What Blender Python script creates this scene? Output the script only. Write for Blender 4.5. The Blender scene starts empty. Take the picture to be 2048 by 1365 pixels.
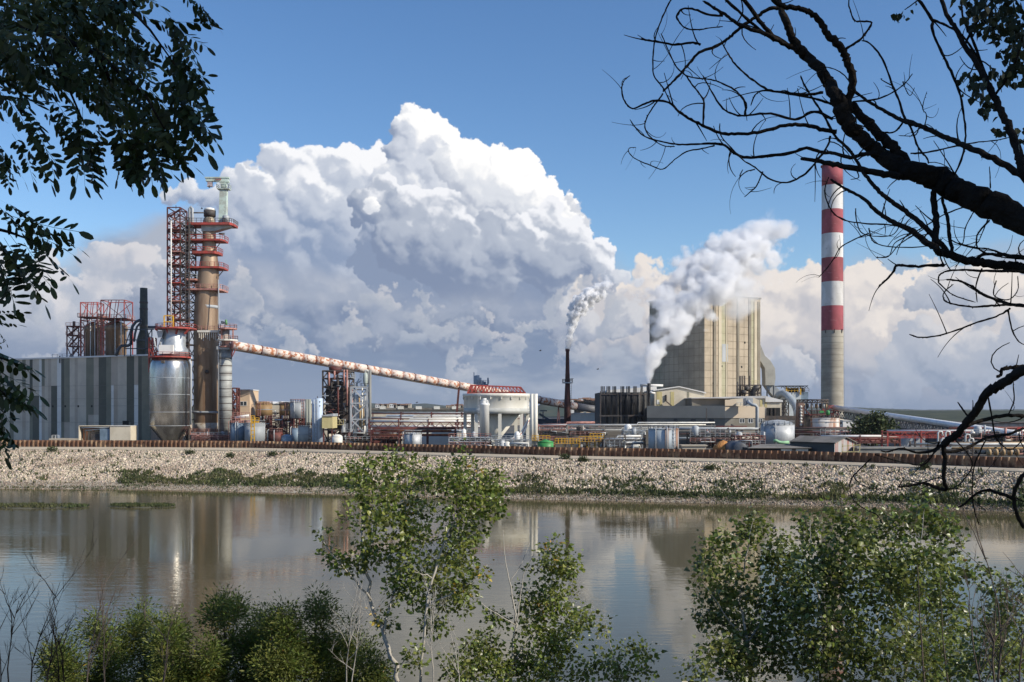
import bpy, bmesh, math, random
import numpy as np
from mathutils import Vector, Matrix

# ---------------------------------------------------------------- camera, world, sun, exposure
SC = bpy.context.scene
COL = SC.collection
EYE, FPX, HZ = 17.0, 1991.0, 823.0            # eye height over the river, focal length and horizon row of a 2048 px wide frame
R = math.radians
cd = bpy.data.cameras.new('camera')
cam = bpy.data.objects.new('camera', cd)
COL.objects.link(cam)
cam.location = (0, 0, EYE)
cam.rotation_euler = (R(90), 0, 0)
cd.sensor_width = 36.0
cd.lens = 35.0
cd.shift_y = (HZ - 682.5) / 2048.0
cd.clip_start = 0.1
cd.clip_end = 30000
SC.camera = cam
SUN_EL, SUN_AZ = R(33), R(116)                # azimuth clockwise from +Y
SUNV = Vector((math.sin(SUN_AZ) * math.cos(SUN_EL), math.cos(SUN_AZ) * math.cos(SUN_EL), math.sin(SUN_EL)))
sl = bpy.data.lights.new('sun', 'SUN')
sl.energy = 4.9
sl.angle = R(0.5)
sl.color = (1.0, 0.92, 0.79)
sun = bpy.data.objects.new('sun', sl)
COL.objects.link(sun)
sun.location = (0, 0, 300)
sun.rotation_euler = SUNV.to_track_quat('Z', 'Y').to_euler()
vs = SC.view_settings
vs.view_transform = 'Standard'
vs.look = 'None'
vs.exposure = 0.0
vs.gamma = 1.0
vs.use_curve_mapping = False
SC.render.engine = 'CYCLES'
cy = SC.cycles
cy.use_denoising = True
cy.max_bounces = 10
cy.diffuse_bounces = 3
cy.glossy_bounces = 3
cy.transmission_bounces = 4
cy.transparent_max_bounces = 12
cy.volume_bounces = 7
cy.volume_step_rate = 0.45
cy.caustics_reflective = False
cy.caustics_refractive = False
cy.sample_clamp_indirect = 6.0


class Ex:
    """a node socket with arithmetic, so that shader formulas can be written as formulas"""
    def __init__(s, nt, sock): s.nt, s.s = nt, sock
    def op(s, name, *others, clamp=False):
        n = s.nt.nodes.new('ShaderNodeMath')
        n.operation = name
        n.use_clamp = clamp
        for i, o in enumerate((s,) + others):
            if isinstance(o, Ex): s.nt.links.new(o.s, n.inputs[i])
            else: n.inputs[i].default_value = o
        return Ex(s.nt, n.outputs[0])
    def __add__(s, o): return s.op('ADD', o)
    __radd__ = __add__
    def __mul__(s, o): return s.op('MULTIPLY', o)
    __rmul__ = __mul__
    def __sub__(s, o): return s.op('SUBTRACT', o)
    def __rsub__(s, o): return s.op('MULTIPLY', -1.0).op('ADD', o)
    def __truediv__(s, o): return s.op('DIVIDE', o)
    def clamp(s): return s.op('ADD', 0.0, clamp=True)


def val(nt, v):
    n = nt.nodes.new('ShaderNodeValue'); n.outputs[0].default_value = v
    return Ex(nt, n.outputs[0])


def vec(nt, x, y, z=0.0):
    n = nt.nodes.new('ShaderNodeCombineXYZ')
    for i, o in enumerate((x, y, z)):
        if isinstance(o, Ex): nt.links.new(o.s, n.inputs[i])
        else: n.inputs[i].default_value = o
    return n.outputs[0]


def noise(nt, v, scale, detail=3, rough=0.5, dim='2D', dist=0.0, out=0):
    n = nt.nodes.new('ShaderNodeTexNoise')
    n.noise_dimensions = dim
    nt.links.new(v, n.inputs['Vector'])
    n.inputs['Scale'].default_value = scale
    n.inputs['Detail'].default_value = detail
    n.inputs['Roughness'].default_value = rough
    n.inputs['Distortion'].default_value = dist
    return Ex(nt, n.outputs[out])


def voro(nt, v, scale, detail=2, rough=0.5, lac=2.1, smooth=0.35, dim='2D', rnd=1.0):
    n = nt.nodes.new('ShaderNodeTexVoronoi')
    n.voronoi_dimensions = dim
    n.feature = 'SMOOTH_F1' if smooth > 0 else 'F1'
    nt.links.new(v, n.inputs['Vector'])
    n.inputs['Scale'].default_value = scale
    n.inputs['Detail'].default_value = detail
    n.inputs['Roughness'].default_value = rough
    n.inputs['Lacunarity'].default_value = lac
    if smooth > 0: n.inputs['Smoothness'].default_value = smooth
    n.inputs['Randomness'].default_value = rnd
    return Ex(nt, n.outputs['Distance'])


def mixc(nt, f, a, b):
    n = nt.nodes.new('ShaderNodeMix')
    n.data_type = 'RGBA'
    for k, o in ((0, f), (6, a), (7, b)):
        if isinstance(o, Ex): nt.links.new(o.s, n.inputs[k])
        elif isinstance(o, (tuple, list)): n.inputs[k].default_value = tuple(o) + ((1,) if len(o) == 3 else ())
        else: n.inputs[k].default_value = o
    return Ex(nt, n.outputs[2])


def sstep(x, a, b):
    n = x.nt.nodes.new('ShaderNodeMapRange')
    n.interpolation_type = 'SMOOTHSTEP'
    x.nt.links.new(x.s, n.inputs[0])
    n.inputs[1].default_value = a
    n.inputs[2].default_value = b
    return Ex(x.nt, n.outputs[0])

# ---------------------------------------------------------------- clouds: heaps of puffs worked out with numpy, kept as the sky's cloud map
CX0, CX1, CY0, CY1, CS = -320.0, 2368.0, -120.0, 830.0, 0.75


def vnoise(x, y, seed):
    """smooth value noise on arrays"""
    rs = np.random.RandomState(seed)
    T = rs.rand(256, 256).astype(np.float32)
    xi, yi = np.floor(x).astype(np.int32), np.floor(y).astype(np.int32)
    fx, fy = (x - xi).astype(np.float32), (y - yi).astype(np.float32)
    fx = fx * fx * (3 - 2 * fx); fy = fy * fy * (3 - 2 * fy)
    a = T[yi & 255, xi & 255]; b = T[yi & 255, (xi + 1) & 255]
    c = T[(yi + 1) & 255, xi & 255]; d = T[(yi + 1) & 255, (xi + 1) & 255]
    return (a * (1 - fx) + b * fx) * (1 - fy) + (c * (1 - fx) + d * fx) * fy


def fbm(x, y, seed, octv=5, gain=0.5):
    s, a, t = 0, 1.0, 0
    for i in range(octv):
        s = s + a * vnoise(x * 2.03 ** i + 17.3 * i, y * 2.03 ** i + 9.1 * i, seed + i); t += a; a *= gain
    return s / t


def ss(x, a, b):
    t = np.clip((x - a) / (b - a), 0, 1)
    return t * t * (3 - 2 * t)


def blur(a, r):
    for _ in range(2):
        for ax in (0, 1):
            p = np.pad(a, [(r, r) if k == ax else (0, 0) for k in (0, 1)] + [(0, 0)] * (a.ndim - 2), mode='edge')
            c = np.cumsum(p, axis=ax, dtype=np.float64)
            c = np.concatenate([np.zeros_like(np.take(c, [0], ax)), c], ax)
            n = a.shape[ax]
            a = ((np.take(c, range(2 * r + 1, 2 * r + 1 + n), ax) - np.take(c, range(n), ax)) / (2 * r + 1)).astype(np.float32)
    return a


def heap(shape, blobs, seed, levels=((26, 0.36), (14, 0.36)), squash=0.92, flat=None):
    """z-buffer of a hierarchy of round puffs -> height, normal x / y, cover"""
    rnd = random.Random(seed)
    H = np.full(shape, -1e6, np.float32); NX = np.zeros(shape, np.float32); NY = np.zeros(shape, np.float32)

    def splat(cx, cy, r, z):
        gx, gy, gr = (cx - CX0) * CS, (cy - CY0) * CS, r * CS
        x0, x1 = int(gx - gr), int(gx + gr) + 2
        y0, y1 = int(gy - gr), int(gy + gr) + 2
        x0, y0, x1, y1 = max(x0, 0), max(y0, 0), min(x1, shape[1]), min(y1, shape[0])
        if x1 <= x0 or y1 <= y0: return
        yy, xx = np.mgrid[y0:y1, x0:x1]
        dx, dy = (xx - gx) / gr, (yy - gy) / gr
        q = dx * dx + dy * dy
        h = z + r * np.sqrt(np.clip(1 - q, 0, 1))
        m = (q < 1) & (h > H[y0:y1, x0:x1])
        H[y0:y1, x0:x1][m] = h[m]; NX[y0:y1, x0:x1][m] = dx[m]; NY[y0:y1, x0:x1][m] = dy[m]

    def grow(cx, cy, r, z, lv):
        splat(cx, cy, r, z)
        if lv >= len(levels) or r < 5: return
        n, f = levels[lv]
        for _ in range(n):
            a = rnd.uniform(0, 2 * math.pi); e = rnd.random() ** 0.6 * 1.0
            rr = r * f * rnd.uniform(0.55, 1.25)
            px = cx + math.cos(a) * e * r; py = cy + math.sin(a) * e * r * squash
            pz = z + r * math.sqrt(max(0, 1 - e * e)) * 0.85
            grow(px, py, rr, pz - rr * 0.3, lv + 1)
    for b in blobs:
        grow(b[0], b[1], b[2], b[3] if len(b) > 3 else 0.0, 0)
    return H, NX, NY, (H > -1e5).astype(np.float32)


def cloud_map():
    W_, H_ = int((CX1 - CX0) * CS), int((CY1 - CY0) * CS)
    yy, xx = np.mgrid[0:H_, 0:W_].astype(np.float32)
    X, Y = xx / CS + CX0, yy / CS + CY0
    wx = (fbm(X / 46, Y / 46, 11, 5, 0.55) - 0.5) * 34 + (fbm(X / 11, Y / 11, 31, 3, 0.6) - 0.5) * 9
    wy = (fbm(X / 46 + 50, Y / 46, 12, 5, 0.55) - 0.5) * 34 + (fbm(X / 11, Y / 11, 37, 3, 0.6) - 0.5) * 9

    def warp(a, k=1.0):
        sx = np.clip(((X + wx * k) - CX0) * CS, 0, W_ - 1.01); sy = np.clip(((Y + wy * k) - CY0) * CS, 0, H_ - 1.01)
        x0, y0 = sx.astype(int), sy.astype(int); fx, fy = sx - x0, sy - y0
        return (a[y0, x0] * (1 - fx) + a[y0, x0 + 1] * fx) * (1 - fy) + (a[y0 + 1, x0] * (1 - fx) + a[y0 + 1, x0 + 1] * fx) * fy
    n_lo = fbm(X / 330, Y / 170, 3, 5)
    n_md = fbm(X / 120, Y / 60, 5, 5)
    n_st = fbm(X / 210 + 9, Y / 70, 8, 6, 0.55)
    rgb = np.zeros((H_, W_, 3), np.float32); al = np.zeros((H_, W_), np.float32)
    C = lambda *t: np.array(t, np.float32)
    lerp = lambda a, b, t: a + (b - a) * t[..., None]

    def over(c, a):
        nonlocal rgb, al
        out = a + al * (1 - a)
        rgb = (c * a[..., None] + rgb * (al * (1 - a))[..., None]) / np.maximum(out, 1e-4)[..., None]
        al = out
    # thin veil low down
    # far deck; stops short of the blue gap above the right-hand bank
    edge = 500 - 130 * np.exp(-((X - 560) / 330) ** 2) + 70 * ss(X, 1150, 1300) - 30 * ss(X, 1500, 2000) + 60 * ss(-X, -320, -100)
    a = ss(Y + (n_lo - 0.5) * 260 + (n_md - 0.5) * 90, edge - 30, edge + 90) * 0.97
    t = ss(n_st + (n_md - 0.5) * 0.5 + (650 - Y) / 900, 0.36, 0.72)
    deck = lerp(lerp(np.broadcast_to(C(.200, .262, .40), rgb.shape), C(.42, .46, .55), t), C(.27, .34, .47), ss(Y, 690, 850) * 0.6)
    over(deck, a)

    def layer(blobs, seed, hi, mid, lo, L=(0.50, -0.70, 0.45), wk=1.15, soft=1, fade=None, amax=1.0, bias=0.0, base=None, contrast=1.0, edge_n=0.7, **kw):
        Hh, nx, ny, cv = heap((H_, W_), blobs, seed, **kw)
        # heights of the big masses give the broad light, puffs the small relief
        Hc = np.where(cv > 0, Hh, 0)
        broad = blur(cv, 22); broad2 = blur(cv, 60)
        gy_, gx_ = np.gradient(broad); gy2, gx2 = np.gradient(broad2)
        hs = blur(Hc, 5); hy, hx = np.gradient(hs)
        nz = np.sqrt(np.clip(1 - nx * nx - ny * ny, 0, 1))
        fine = nx * L[0] + ny * L[1] + nz * L[2]
        medium = -(hx * L[0] + hy * L[1]) * 0.35
        big = -(gx_ * L[0] + gy_ * L[1]) * 26 - (gx2 * L[0] + gy2 * L[1]) * 60
        s = np.clip(fine, -1, 1) * 0.34 + np.clip(medium, -.6, .6) * 0.42 + np.clip(big, -1.2, 1.2) * 0.42 + 0.30 + bias
        if base is not None: s = s - ss(Y + (n_md - .5) * 60, base[0], base[1]) * base[2]
        s = 0.45 + (s - 0.45) * contrast
        s = warp(blur(s.astype(np.float32), soft), wk)
        a = warp(blur(cv, soft), wk)
        s = s + (fbm(X / 16, Y / 14, 77, 4, 0.6) - 0.5) * 0.10
        a = ss(a + (fbm(X / 26, Y / 20, 91 + seed, 5, 0.62) - 0.5) * edge_n * np.minimum(1, a * 6), 0.30, 0.80) * amax
        c = lerp(lerp(np.broadcast_to(lo, rgb.shape), mid, ss(s, -0.42, 0.46)), hi, ss(s, 0.42, 0.92))
        if fade is not None:
            c = lerp(c, deck, np.clip(fade, 0, 1)); a = a * (1 - 0.6 * np.clip(fade * 1.0, 0, 1))
        over(c, a)
    fy = lambda y0, y1, k=1.0: ss(Y + (n_lo - .5) * 120 + (n_md - .5) * 70, y0, y1) * k
    left = [(60, 640, 80), (190, 590, 60), (290, 530, 45), (215, 530, 45), (90, 560, 45), (-80, 600, 90), (-250, 560, 110), (130, 690, 90), (300, 640, 90), (-20, 520, 30)]
    layer(left, 5, C(.74, .72, .74), C(.47, .51, .60), C(.25, .32, .45), soft=5, wk=1.6, fade=fy(600, 780, .9), amax=.85, levels=((16, .4), (6, .4)))
    right = [(1560, 600, 60), (1640, 575, 50), (1720, 585, 56), (1800, 600, 60), (1900, 620, 80), (1990, 600, 70), (1480, 590, 60), (1400, 575, 44),
             (1300, 590, 56), (1220, 620, 56), (1350, 650, 90), (1500, 680, 110), (1700, 680, 120), (1880, 730, 120), (2060, 680, 140),
             (2240, 640, 160), (1180, 660, 60), (1150, 590, 30), (1290, 535, 18)]
    layer(right, 6, C(.84, .78, .735), C(.60, .585, .61), C(.32, .37, .475), L=(0.35, -0.62, 0.55), soft=4, wk=1.7, fade=fy(660, 830, .85), bias=.0, contrast=1.2, levels=((16, .38), (9, .4)))
    mid2 = [(1850, 700, 60), (1800, 740, 56), (1920, 720, 60), (1990, 740, 60), (1760, 780, 40), (1500, 750, 50), (1580, 745, 40), (2080, 700, 90), (1840, 590, 36), (1900, 575, 44), (1960, 600, 40)]
    layer(mid2, 9, C(.66, .66, .69), C(.42, .47, .57), C(.22, .29, .42), soft=4, wk=1.7, fade=fy(740, 850, .8), amax=.85, levels=((16, .4), (9, .4)), bias=-.02)
    under = [(420, 590, 50), (520, 600, 60), (620, 590, 60), (720, 600, 60), (820, 610, 50), (920, 600, 60), (1020, 620, 60), (1100, 600, 50), (480, 540, 60), (600, 530, 60),
             (360, 560, 50), (760, 660, 40), (660, 680, 40), (480, 680, 40), (900, 680, 40), (1140, 650, 44), (1240, 640, 40), (300, 600, 40), (960, 540, 60)]
    layer(under, 61, C(.66, .67, .71), C(.37, .42, .53), C(.20, .26, .39), soft=4, wk=1.6, amax=.85, fade=fy(680, 810, .85), levels=((14, .42), (8, .4)), bias=-.03, contrast=1.25)
    back = [(340, 395, 16), (375, 388, 22), (420, 392, 24), (470, 376, 30), (490, 430, 50), (530, 400, 60), (560, 312, 34), (610, 340, 50), (655, 330, 38),
            (700, 335, 44), (750, 322, 38), (770, 350, 50), (640, 410, 90), (560, 480, 80), (700, 470, 90), (620, 400, 50, 60), (700, 350, 44, 50), (450, 520, 70), (400, 570, 50), (570, 560, 70), (700, 570, 80)]
    layer(back, 21, C(.96, .965, .99), C(.57, .62, .72), C(.27, .345, .50), fade=fy(470, 660, .9), soft=3, bias=-.09, levels=((15, .40), (9, .38)), base=(370, 560, .40), contrast=1.3)
    main = [(815, 262, 40), (855, 270, 34), (890, 292, 44), (860, 320, 66), (935, 318, 46), (905, 360, 80), (1000, 322, 34), (1046, 350, 44), (1078, 396, 44), (1000, 390, 80),
            (820, 400, 70), (1120, 405, 12), (1137, 388, 9), (1146, 402, 8), (1100, 440, 44), (1145, 455, 26), (1060, 470, 80), (930, 470, 110), (790, 460, 70), (1060, 560, 70), (860, 560, 80), (770, 530, 60)]
    layer(main, 33, C(1.04, 1.03, 1.02), C(.66, .70, .785), C(.25, .315, .455), fade=fy(560, 690, .85), soft=2, bias=-.03, base=(370, 540, .50), levels=((15, .40), (10, .38)), contrast=1.3)
    shelf = [(740, 410, 36, 0), (770, 375, 26, 0), (830, 420, 50, 10), (900, 430, 56, 10), (960, 415, 50, 20), (1030, 420, 46, 20), (1085, 445, 46, 20), (1140, 490, 44, 20), (1190, 510, 36, 10),
             (1010, 490, 70, 30), (900, 500, 80, 20), (1110, 540, 50, 20), (820, 490, 70, 10), (1200, 545, 36, 40), (960, 550, 60, 40)]
    layer(shelf, 41, C(.92, .93, .97), C(.47, .52, .62), C(.225, .285, .42), fade=fy(560, 660, .9), soft=2, bias=-.10, base=(430, 590, .15), levels=((13, .44), (9, .38)), contrast=1.2)
    smalls = [(1135, 395, 10), (1150, 415, 9), (1165, 432, 8), (1240, 545, 14), (1270, 560, 12), (350, 385, 10), (330, 392, 7), (500, 330, 9)]
    layer(smalls, 81, C(.95, .94, .94), C(.66, .69, .76), C(.40, .45, .55), soft=3, wk=1.5, levels=((10, .5), (5, .4)), edge_n=1.2, amax=.9)
    lit = [(930, 345, 36), (985, 365, 40), (900, 330, 34), (1040, 385, 30), (955, 385, 34), (745, 405, 18), (1010, 400, 24)]
    layer(lit, 71, C(1.04, 1.03, 1.02), C(.74, .77, .83), C(.42, .47, .58), soft=2, bias=.12, levels=((13, .44), (9, .38)))
    # small lit scraps low over the plant
    scraps = [(835, 640, 20), (870, 660, 18), (1040, 650, 22), (1085, 640, 18), (860, 590, 20), (555, 640, 14), (500, 620, 24), (1180, 580, 24), (1120, 610, 18), (1230, 600, 30), (200, 640, 22), (130, 660, 18), (60, 600, 26), (600, 705, 26), (700, 650, 30), (760, 600, 26), (960, 660, 34), (1010, 700, 30), (1150, 690, 30), (910, 735, 26), (470, 570, 28), (330, 700, 30), (1225, 660, 30), (90, 720, 30)]
    layer(scraps, 51, C(.64, .635, .67), C(.44, .48, .56), C(.29, .345, .46), soft=7, wk=2.8, amax=.75, edge_n=1.6, levels=((10, .5), (5, .4)))
    img = np.concatenate([rgb, np.clip(al, 0, 1)[..., None]], -1)
    return img.astype(np.float32)


def build_world():
    w = bpy.data.worlds.new('World')
    SC.world = w
    w.use_nodes = True
    nt = w.node_tree
    for n in list(nt.nodes): nt.nodes.remove(n)
    out = nt.nodes.new('ShaderNodeOutputWorld')
    mix = nt.nodes.new('ShaderNodeMixShader')
    b1 = nt.nodes.new('ShaderNodeBackground'); b2 = nt.nodes.new('ShaderNodeBackground')
    sky = nt.nodes.new('ShaderNodeTexSky')
    sky.sky_type = 'NISHITA'
    sky.sun_disc = False
    sky.sun_elevation = SUN_EL
    sky.sun_rotation = SUN_AZ
    sky.altitude = 0
    sky.air_density = 1.0
    sky.dust_density = 0.4
    sky.ozone_density = 3.0
    b1.inputs[1].default_value = 0.145
    hs = nt.nodes.new('ShaderNodeHueSaturation'); hs.inputs['Saturation'].default_value = 1.17; hs.inputs['Hue'].default_value = 0.504; hs.inputs['Value'].default_value = 1.0
    nt.links.new(sky.outputs[0], hs.inputs['Color']); nt.links.new(hs.outputs[0], b1.inputs[0])
    a = cloud_map()
    h, w_ = a.shape[:2]
    im = bpy.data.images.new('cloud_map', w_, h, alpha=True, float_buffer=True)
    im.colorspace_settings.name = 'Non-Color'
    im.alpha_mode = 'CHANNEL_PACKED'
    im.pixels.foreach_set(np.ascontiguousarray(a[::-1]).ravel())
    im.update()
    im.pack()
    tc = nt.nodes.new('ShaderNodeTexCoord')
    sep = nt.nodes.new('ShaderNodeSeparateXYZ')
    nt.links.new(tc.outputs['Generated'], sep.inputs[0])
    dx, dy, dz = (Ex(nt, sep.outputs[i]) for i in range(3))
    ady = dy.op('ABSOLUTE').op('MAXIMUM', 0.15)
    U = (dx / ady * FPX + (1024 - CX0)) / (CX1 - CX0)
    V = (dz.op('MAXIMUM', -0.002) / ady * FPX + (CY1 - HZ)) / (CY1 - CY0)
    ti = nt.nodes.new('ShaderNodeTexImage')
    ti.image = im
    ti.interpolation = 'Linear'
    ti.extension = 'MIRROR'
    nt.links.new(vec(nt, U, V.op('MINIMUM', 0.995)), ti.inputs[0])
    nt.links.new(ti.outputs[0], b2.inputs[0])
    nt.links.new(ti.outputs[1], mix.inputs[0])
    nt.links.new(b1.outputs[0], mix.inputs[1]); nt.links.new(b2.outputs[0], mix.inputs[2])
    nt.links.new(mix.outputs[0], out.inputs[0])
    w.cycles.sampling_method = 'MANUAL'
    w.cycles.sample_map_resolution = 1024


build_world()

# ---------------------------------------------------------------- helpers
RND = random.Random(7)
GZ = 6.3                                        # level of the works behind the sheet piling
MATS = {}
ORG = {}


def P(px, py, D): return Vector(((px - 1024) / FPX * D, D, EYE + (HZ - py) / FPX * D))
def gx(px, D): return (px - 1024) / FPX * D
def gz(py, D): return GZ if py is None else EYE + (HZ - py) / FPX * D


def pm(name, c, c2=None, scale=0.3, lo=0.4, hi=0.62, rough=0.75, metal=0.0, bump=0.0, bscale=None, stretch=(1, 1, 1), detail=5, c3=None, s3=0.1, lo3=.5, hi3=.7, st3=(1, 1, 1), island=0.0, trans=0.0, spec=0.5):
    """a procedural principled material: base colour broken up by one or two noises, optional bump and per-piece tint"""
    if name in MATS: return MATS[name]
    m = bpy.data.materials.new(name); m.use_nodes = True
    nt = m.node_tree; b = nt.nodes['Principled BSDF']
    b.inputs['Roughness'].default_value = rough
    b.inputs['Metallic'].default_value = metal
    b.inputs['Specular IOR Level'].default_value = spec
    tc = nt.nodes.new('ShaderNodeTexCoord')

    def co(st):
        mp = nt.nodes.new('ShaderNodeMapping'); mp.inputs['Scale'].default_value = st
        nt.links.new(tc.outputs['Object'], mp.inputs[0]); return mp.outputs[0]
    col = None
    if c2 is not None:
        f = sstep(noise(nt, co(stretch), scale, detail=detail, rough=0.6, dim='3D'), lo, hi)
        col = mixc(nt, f, c, c2)
    else:
        f = noise(nt, co(stretch), scale, detail=detail, rough=0.6, dim='3D')
        col = mixc(nt, f, tuple(x * 0.85 for x in c), tuple(min(1, x * 1.12) for x in c))
    if c3 is not None:
        f = sstep(noise(nt, co(st3), s3, detail=4, rough=0.6, dim='3D'), lo3, hi3)
        col = mixc(nt, f, col, c3)
    if island:
        g = nt.nodes.new('ShaderNodeNewGeometry')
        r = Ex(nt, g.outputs['Random Per Island'])
        h = nt.nodes.new('ShaderNodeHueSaturation')
        nt.links.new(col.s, h.inputs['Color'])
        nt.links.new((r * island + (1 - island / 2)).s, h.inputs['Value'])
        r2 = (r * 37.7).op('FRACT')
        nt.links.new((r2 * 0.05 + 0.475).s, h.inputs['Hue'])
        col = Ex(nt, h.outputs[0])
    nt.links.new(col.s, b.inputs['Base Color'])
    if bump:
        bn = nt.nodes.new('ShaderNodeBump'); bn.inputs['Strength'].default_value = 1.0
        bn.inputs['Distance'].default_value = bump
        nz = noise(nt, co((1, 1, 1)), bscale or scale * 4, detail=4, dim='3D')
        nt.links.new(nz.s, bn.inputs['Height']); nt.links.new(bn.outputs[0], b.inputs['Normal'])
    if trans:
        t = nt.nodes.new('ShaderNodeBsdfTranslucent'); mx = nt.nodes.new('ShaderNodeMixShader')
        h = nt.nodes.new('ShaderNodeHueSaturation'); h.inputs['Value'].default_value = 1.4; h.inputs['Saturation'].default_value = 1.1
        nt.links.new(col.s, h.inputs['Color']); nt.links.new(h.outputs[0], t.inputs[0])
        mx.inputs[0].default_value = trans
        nt.links.new(b.outputs[0], mx.inputs[1]); nt.links.new(t.outputs[0], mx.inputs[2])
        nt.links.new(mx.outputs[0], nt.nodes['Material Output'].inputs[0])
    MATS[name] = m
    return m


class MB:
    def __init__(s): s.v, s.f, s.m, s.sm = [], [], [], []

    def add(s, vs_, fs, mi=0, smooth=False):
        b = len(s.v)
        s.v.extend([tuple(v) for v in vs_])
        for f in fs:
            s.f.append(tuple(i + b for i in f)); s.m.append(mi); s.sm.append(smooth)
        return s

    def box(s, a, b, mi=0):
        x0, y0, z0 = a; x1, y1, z1 = b
        if x0 > x1: x0, x1 = x1, x0
        if y0 > y1: y0, y1 = y1, y0
        if z0 > z1: z0, z1 = z1, z0
        return s.add([(x0, y0, z0), (x1, y0, z0), (x1, y1, z0), (x0, y1, z0), (x0, y0, z1), (x1, y0, z1), (x1, y1, z1), (x0, y1, z1)],
                     [(0, 3, 2, 1), (4, 5, 6, 7), (0, 1, 5, 4), (1, 2, 6, 5), (2, 3, 7, 6), (3, 0, 4, 7)], mi)

    def prism(s, poly, z0, z1, mi=0):
        n = len(poly)
        z1s = z1 if isinstance(z1, (list, tuple)) else [z1] * n
        vs_ = [(x, y, z0) for x, y in poly] + [(p[0], p[1], z) for p, z in zip(poly, z1s)]
        fs = [tuple(range(n - 1, -1, -1)), tuple(range(n, 2 * n))] + [(i, (i + 1) % n, n + (i + 1) % n, n + i) for i in range(n)]
        return s.add(vs_, fs, mi)

    def tube(s, pts, r, n=8, mi=0, smooth=True, caps=True):
        pts = [Vector(p) for p in pts]
        rs = r if isinstance(r, (list, tuple)) else [r] * len(pts)
        t0 = (pts[1] - pts[0]).normalized()
        u = t0.cross(Vector((0, 0, 1)))
        if u.length < 1e-3: u = t0.cross(Vector((1, 0, 0)))
        u.normalize(); vs_ = []; k = len(pts)
        for i, p in enumerate(pts):
            t = (pts[min(i + 1, k - 1)] - pts[max(i - 1, 0)])
            if t.length < 1e-9: t = t0
            t = t.normalized()
            u = (u - t * u.dot(t)); u = u.normalized() if u.length > 1e-6 else t.orthogonal().normalized()
            w = t.cross(u)
            for j in range(n):
                a = 2 * math.pi * (j + 0.5) / n
                vs_.append(p + (u * math.cos(a) + w * math.sin(a)) * rs[i])
        fs = [(i * n + j, i * n + (j + 1) % n, (i + 1) * n + (j + 1) % n, (i + 1) * n + j) for i in range(k - 1) for j in range(n)]
        if caps: fs += [tuple(range(n - 1, -1, -1)), tuple((k - 1) * n + j for j in range(n))]
        return s.add(vs_, fs, mi, smooth)

    def beam(s, a, b, w, mi=0): return s.tube([a, b], w * 0.7071, 4, mi, smooth=False)

    def lathe(s, c, prof, n=32, mi=0, smooth=True, cap=True):
        """prof: (radius, z) from bottom to top round the vertical through c"""
        vs_ = [(c[0] + r * math.cos(2 * math.pi * j / n), c[1] + r * math.sin(2 * math.pi * j / n), z) for r, z in prof for j in range(n)]
        k = len(prof)
        b = len(s.v)
        s.add(vs_, [], mi)
        for i in range(k - 1):
            flat = abs(prof[i + 1][1] - prof[i][1]) < 1e-4
            for j in range(n):
                s.f.append((b + i * n + j, b + i * n + (j + 1) % n, b + (i + 1) * n + (j + 1) % n, b + (i + 1) * n + j)); s.m.append(mi); s.sm.append(smooth)
        if cap:
            s.f.append(tuple(b + j for j in range(n - 1, -1, -1))); s.m.append(mi); s.sm.append(False)
            s.f.append(tuple(b + (k - 1) * n + j for j in range(n))); s.m.append(mi); s.sm.append(False)
        return s

    def rail(s, pts, h=1.1, step=2.2, w=0.10, mi=0, mid=True):
        for a, b in zip(pts[:-1], pts[1:]):
            a, b = Vector(a), Vector(b); L = (b - a).length
            if L < 1e-3: continue
            k = max(1, int(round(L / step))); up = Vector((0, 0, h))
            s.beam(a + up, b + up, w, mi)
            if mid: s.beam(a + up * 0.5, b + up * 0.5, w * 0.8, mi)
            for i in range(k + 1): s.beam(a.lerp(b, i / k), a.lerp(b, i / k) + up, w, mi)
        return s

    def ring(s, c, r0, r1, z0, z1, n=32, mi=0): return s.lathe(c, [(r0, z0), (r1, z0), (r1, z1), (r0, z1), (r0, z0)], n, mi, smooth=False, cap=False)

    def ladder(s, a, b, w=0.6, mi=0, t=0.10, step=0.9):
        a, b = Vector(a), Vector(b); d = Vector((w / 2, 0, 0))
        s.beam(a - d, b - d, t, mi); s.beam(a + d, b + d, t, mi)
        k = max(1, int((b - a).length / step))
        for i in range(k + 1):
            p = a.lerp(b, i / k); s.beam(p - d, p + d, t * 0.8, mi)
        return s

    def lattice(s, x0, x1, y0, y1, zs, w=0.25, bw=0.16, mi=0, posts=True, faces='xy'):
        cs = [(x0, y0), (x1, y0), (x1, y1), (x0, y1)]
        if posts:
            for x, y in cs: s.beam((x, y, zs[0]), (x, y, zs[-1]), w, mi)
        for k in range(len(zs) - 1):
            for i in range(4):
                (xa, ya), (xb, yb) = cs[i], cs[(i + 1) % 4]
                s.beam((xa, ya, zs[k + 1]), (xb, yb, zs[k + 1]), w * 0.8, mi)
                if k % 2: xa, ya, xb, yb = xb, yb, xa, ya
                s.beam((xa, ya, zs[k]), (xb, yb, zs[k + 1]), bw, mi)
        return s

    def build(s, name, mats, parent=None, label=None):
        me = bpy.data.meshes.new(name)
        o = bpy.data.objects.new(name, me)
        org = Vector((0, 0, 0))
        if parent is not None:
            org = ORG[parent.name]; o.parent = parent
        ORG[o.name] = org
        me.from_pydata([(x - org.x, y - org.y, z - org.z) for x, y, z in s.v], [], s.f)
        mats = mats if isinstance(mats, (list, tuple)) else [mats]
        for m in mats: me.materials.append(m)
        me.polygons.foreach_set('material_index', s.m)
        me.polygons.foreach_set('use_smooth', s.sm)
        me.update()
        COL.objects.link(o)
        if label: o['label'] = label
        return o


def auto_smooth(o, deg=35):
    me = o.data
    try: me.set_sharp_from_angle(angle=R(deg))
    except Exception: pass
    return o


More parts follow.
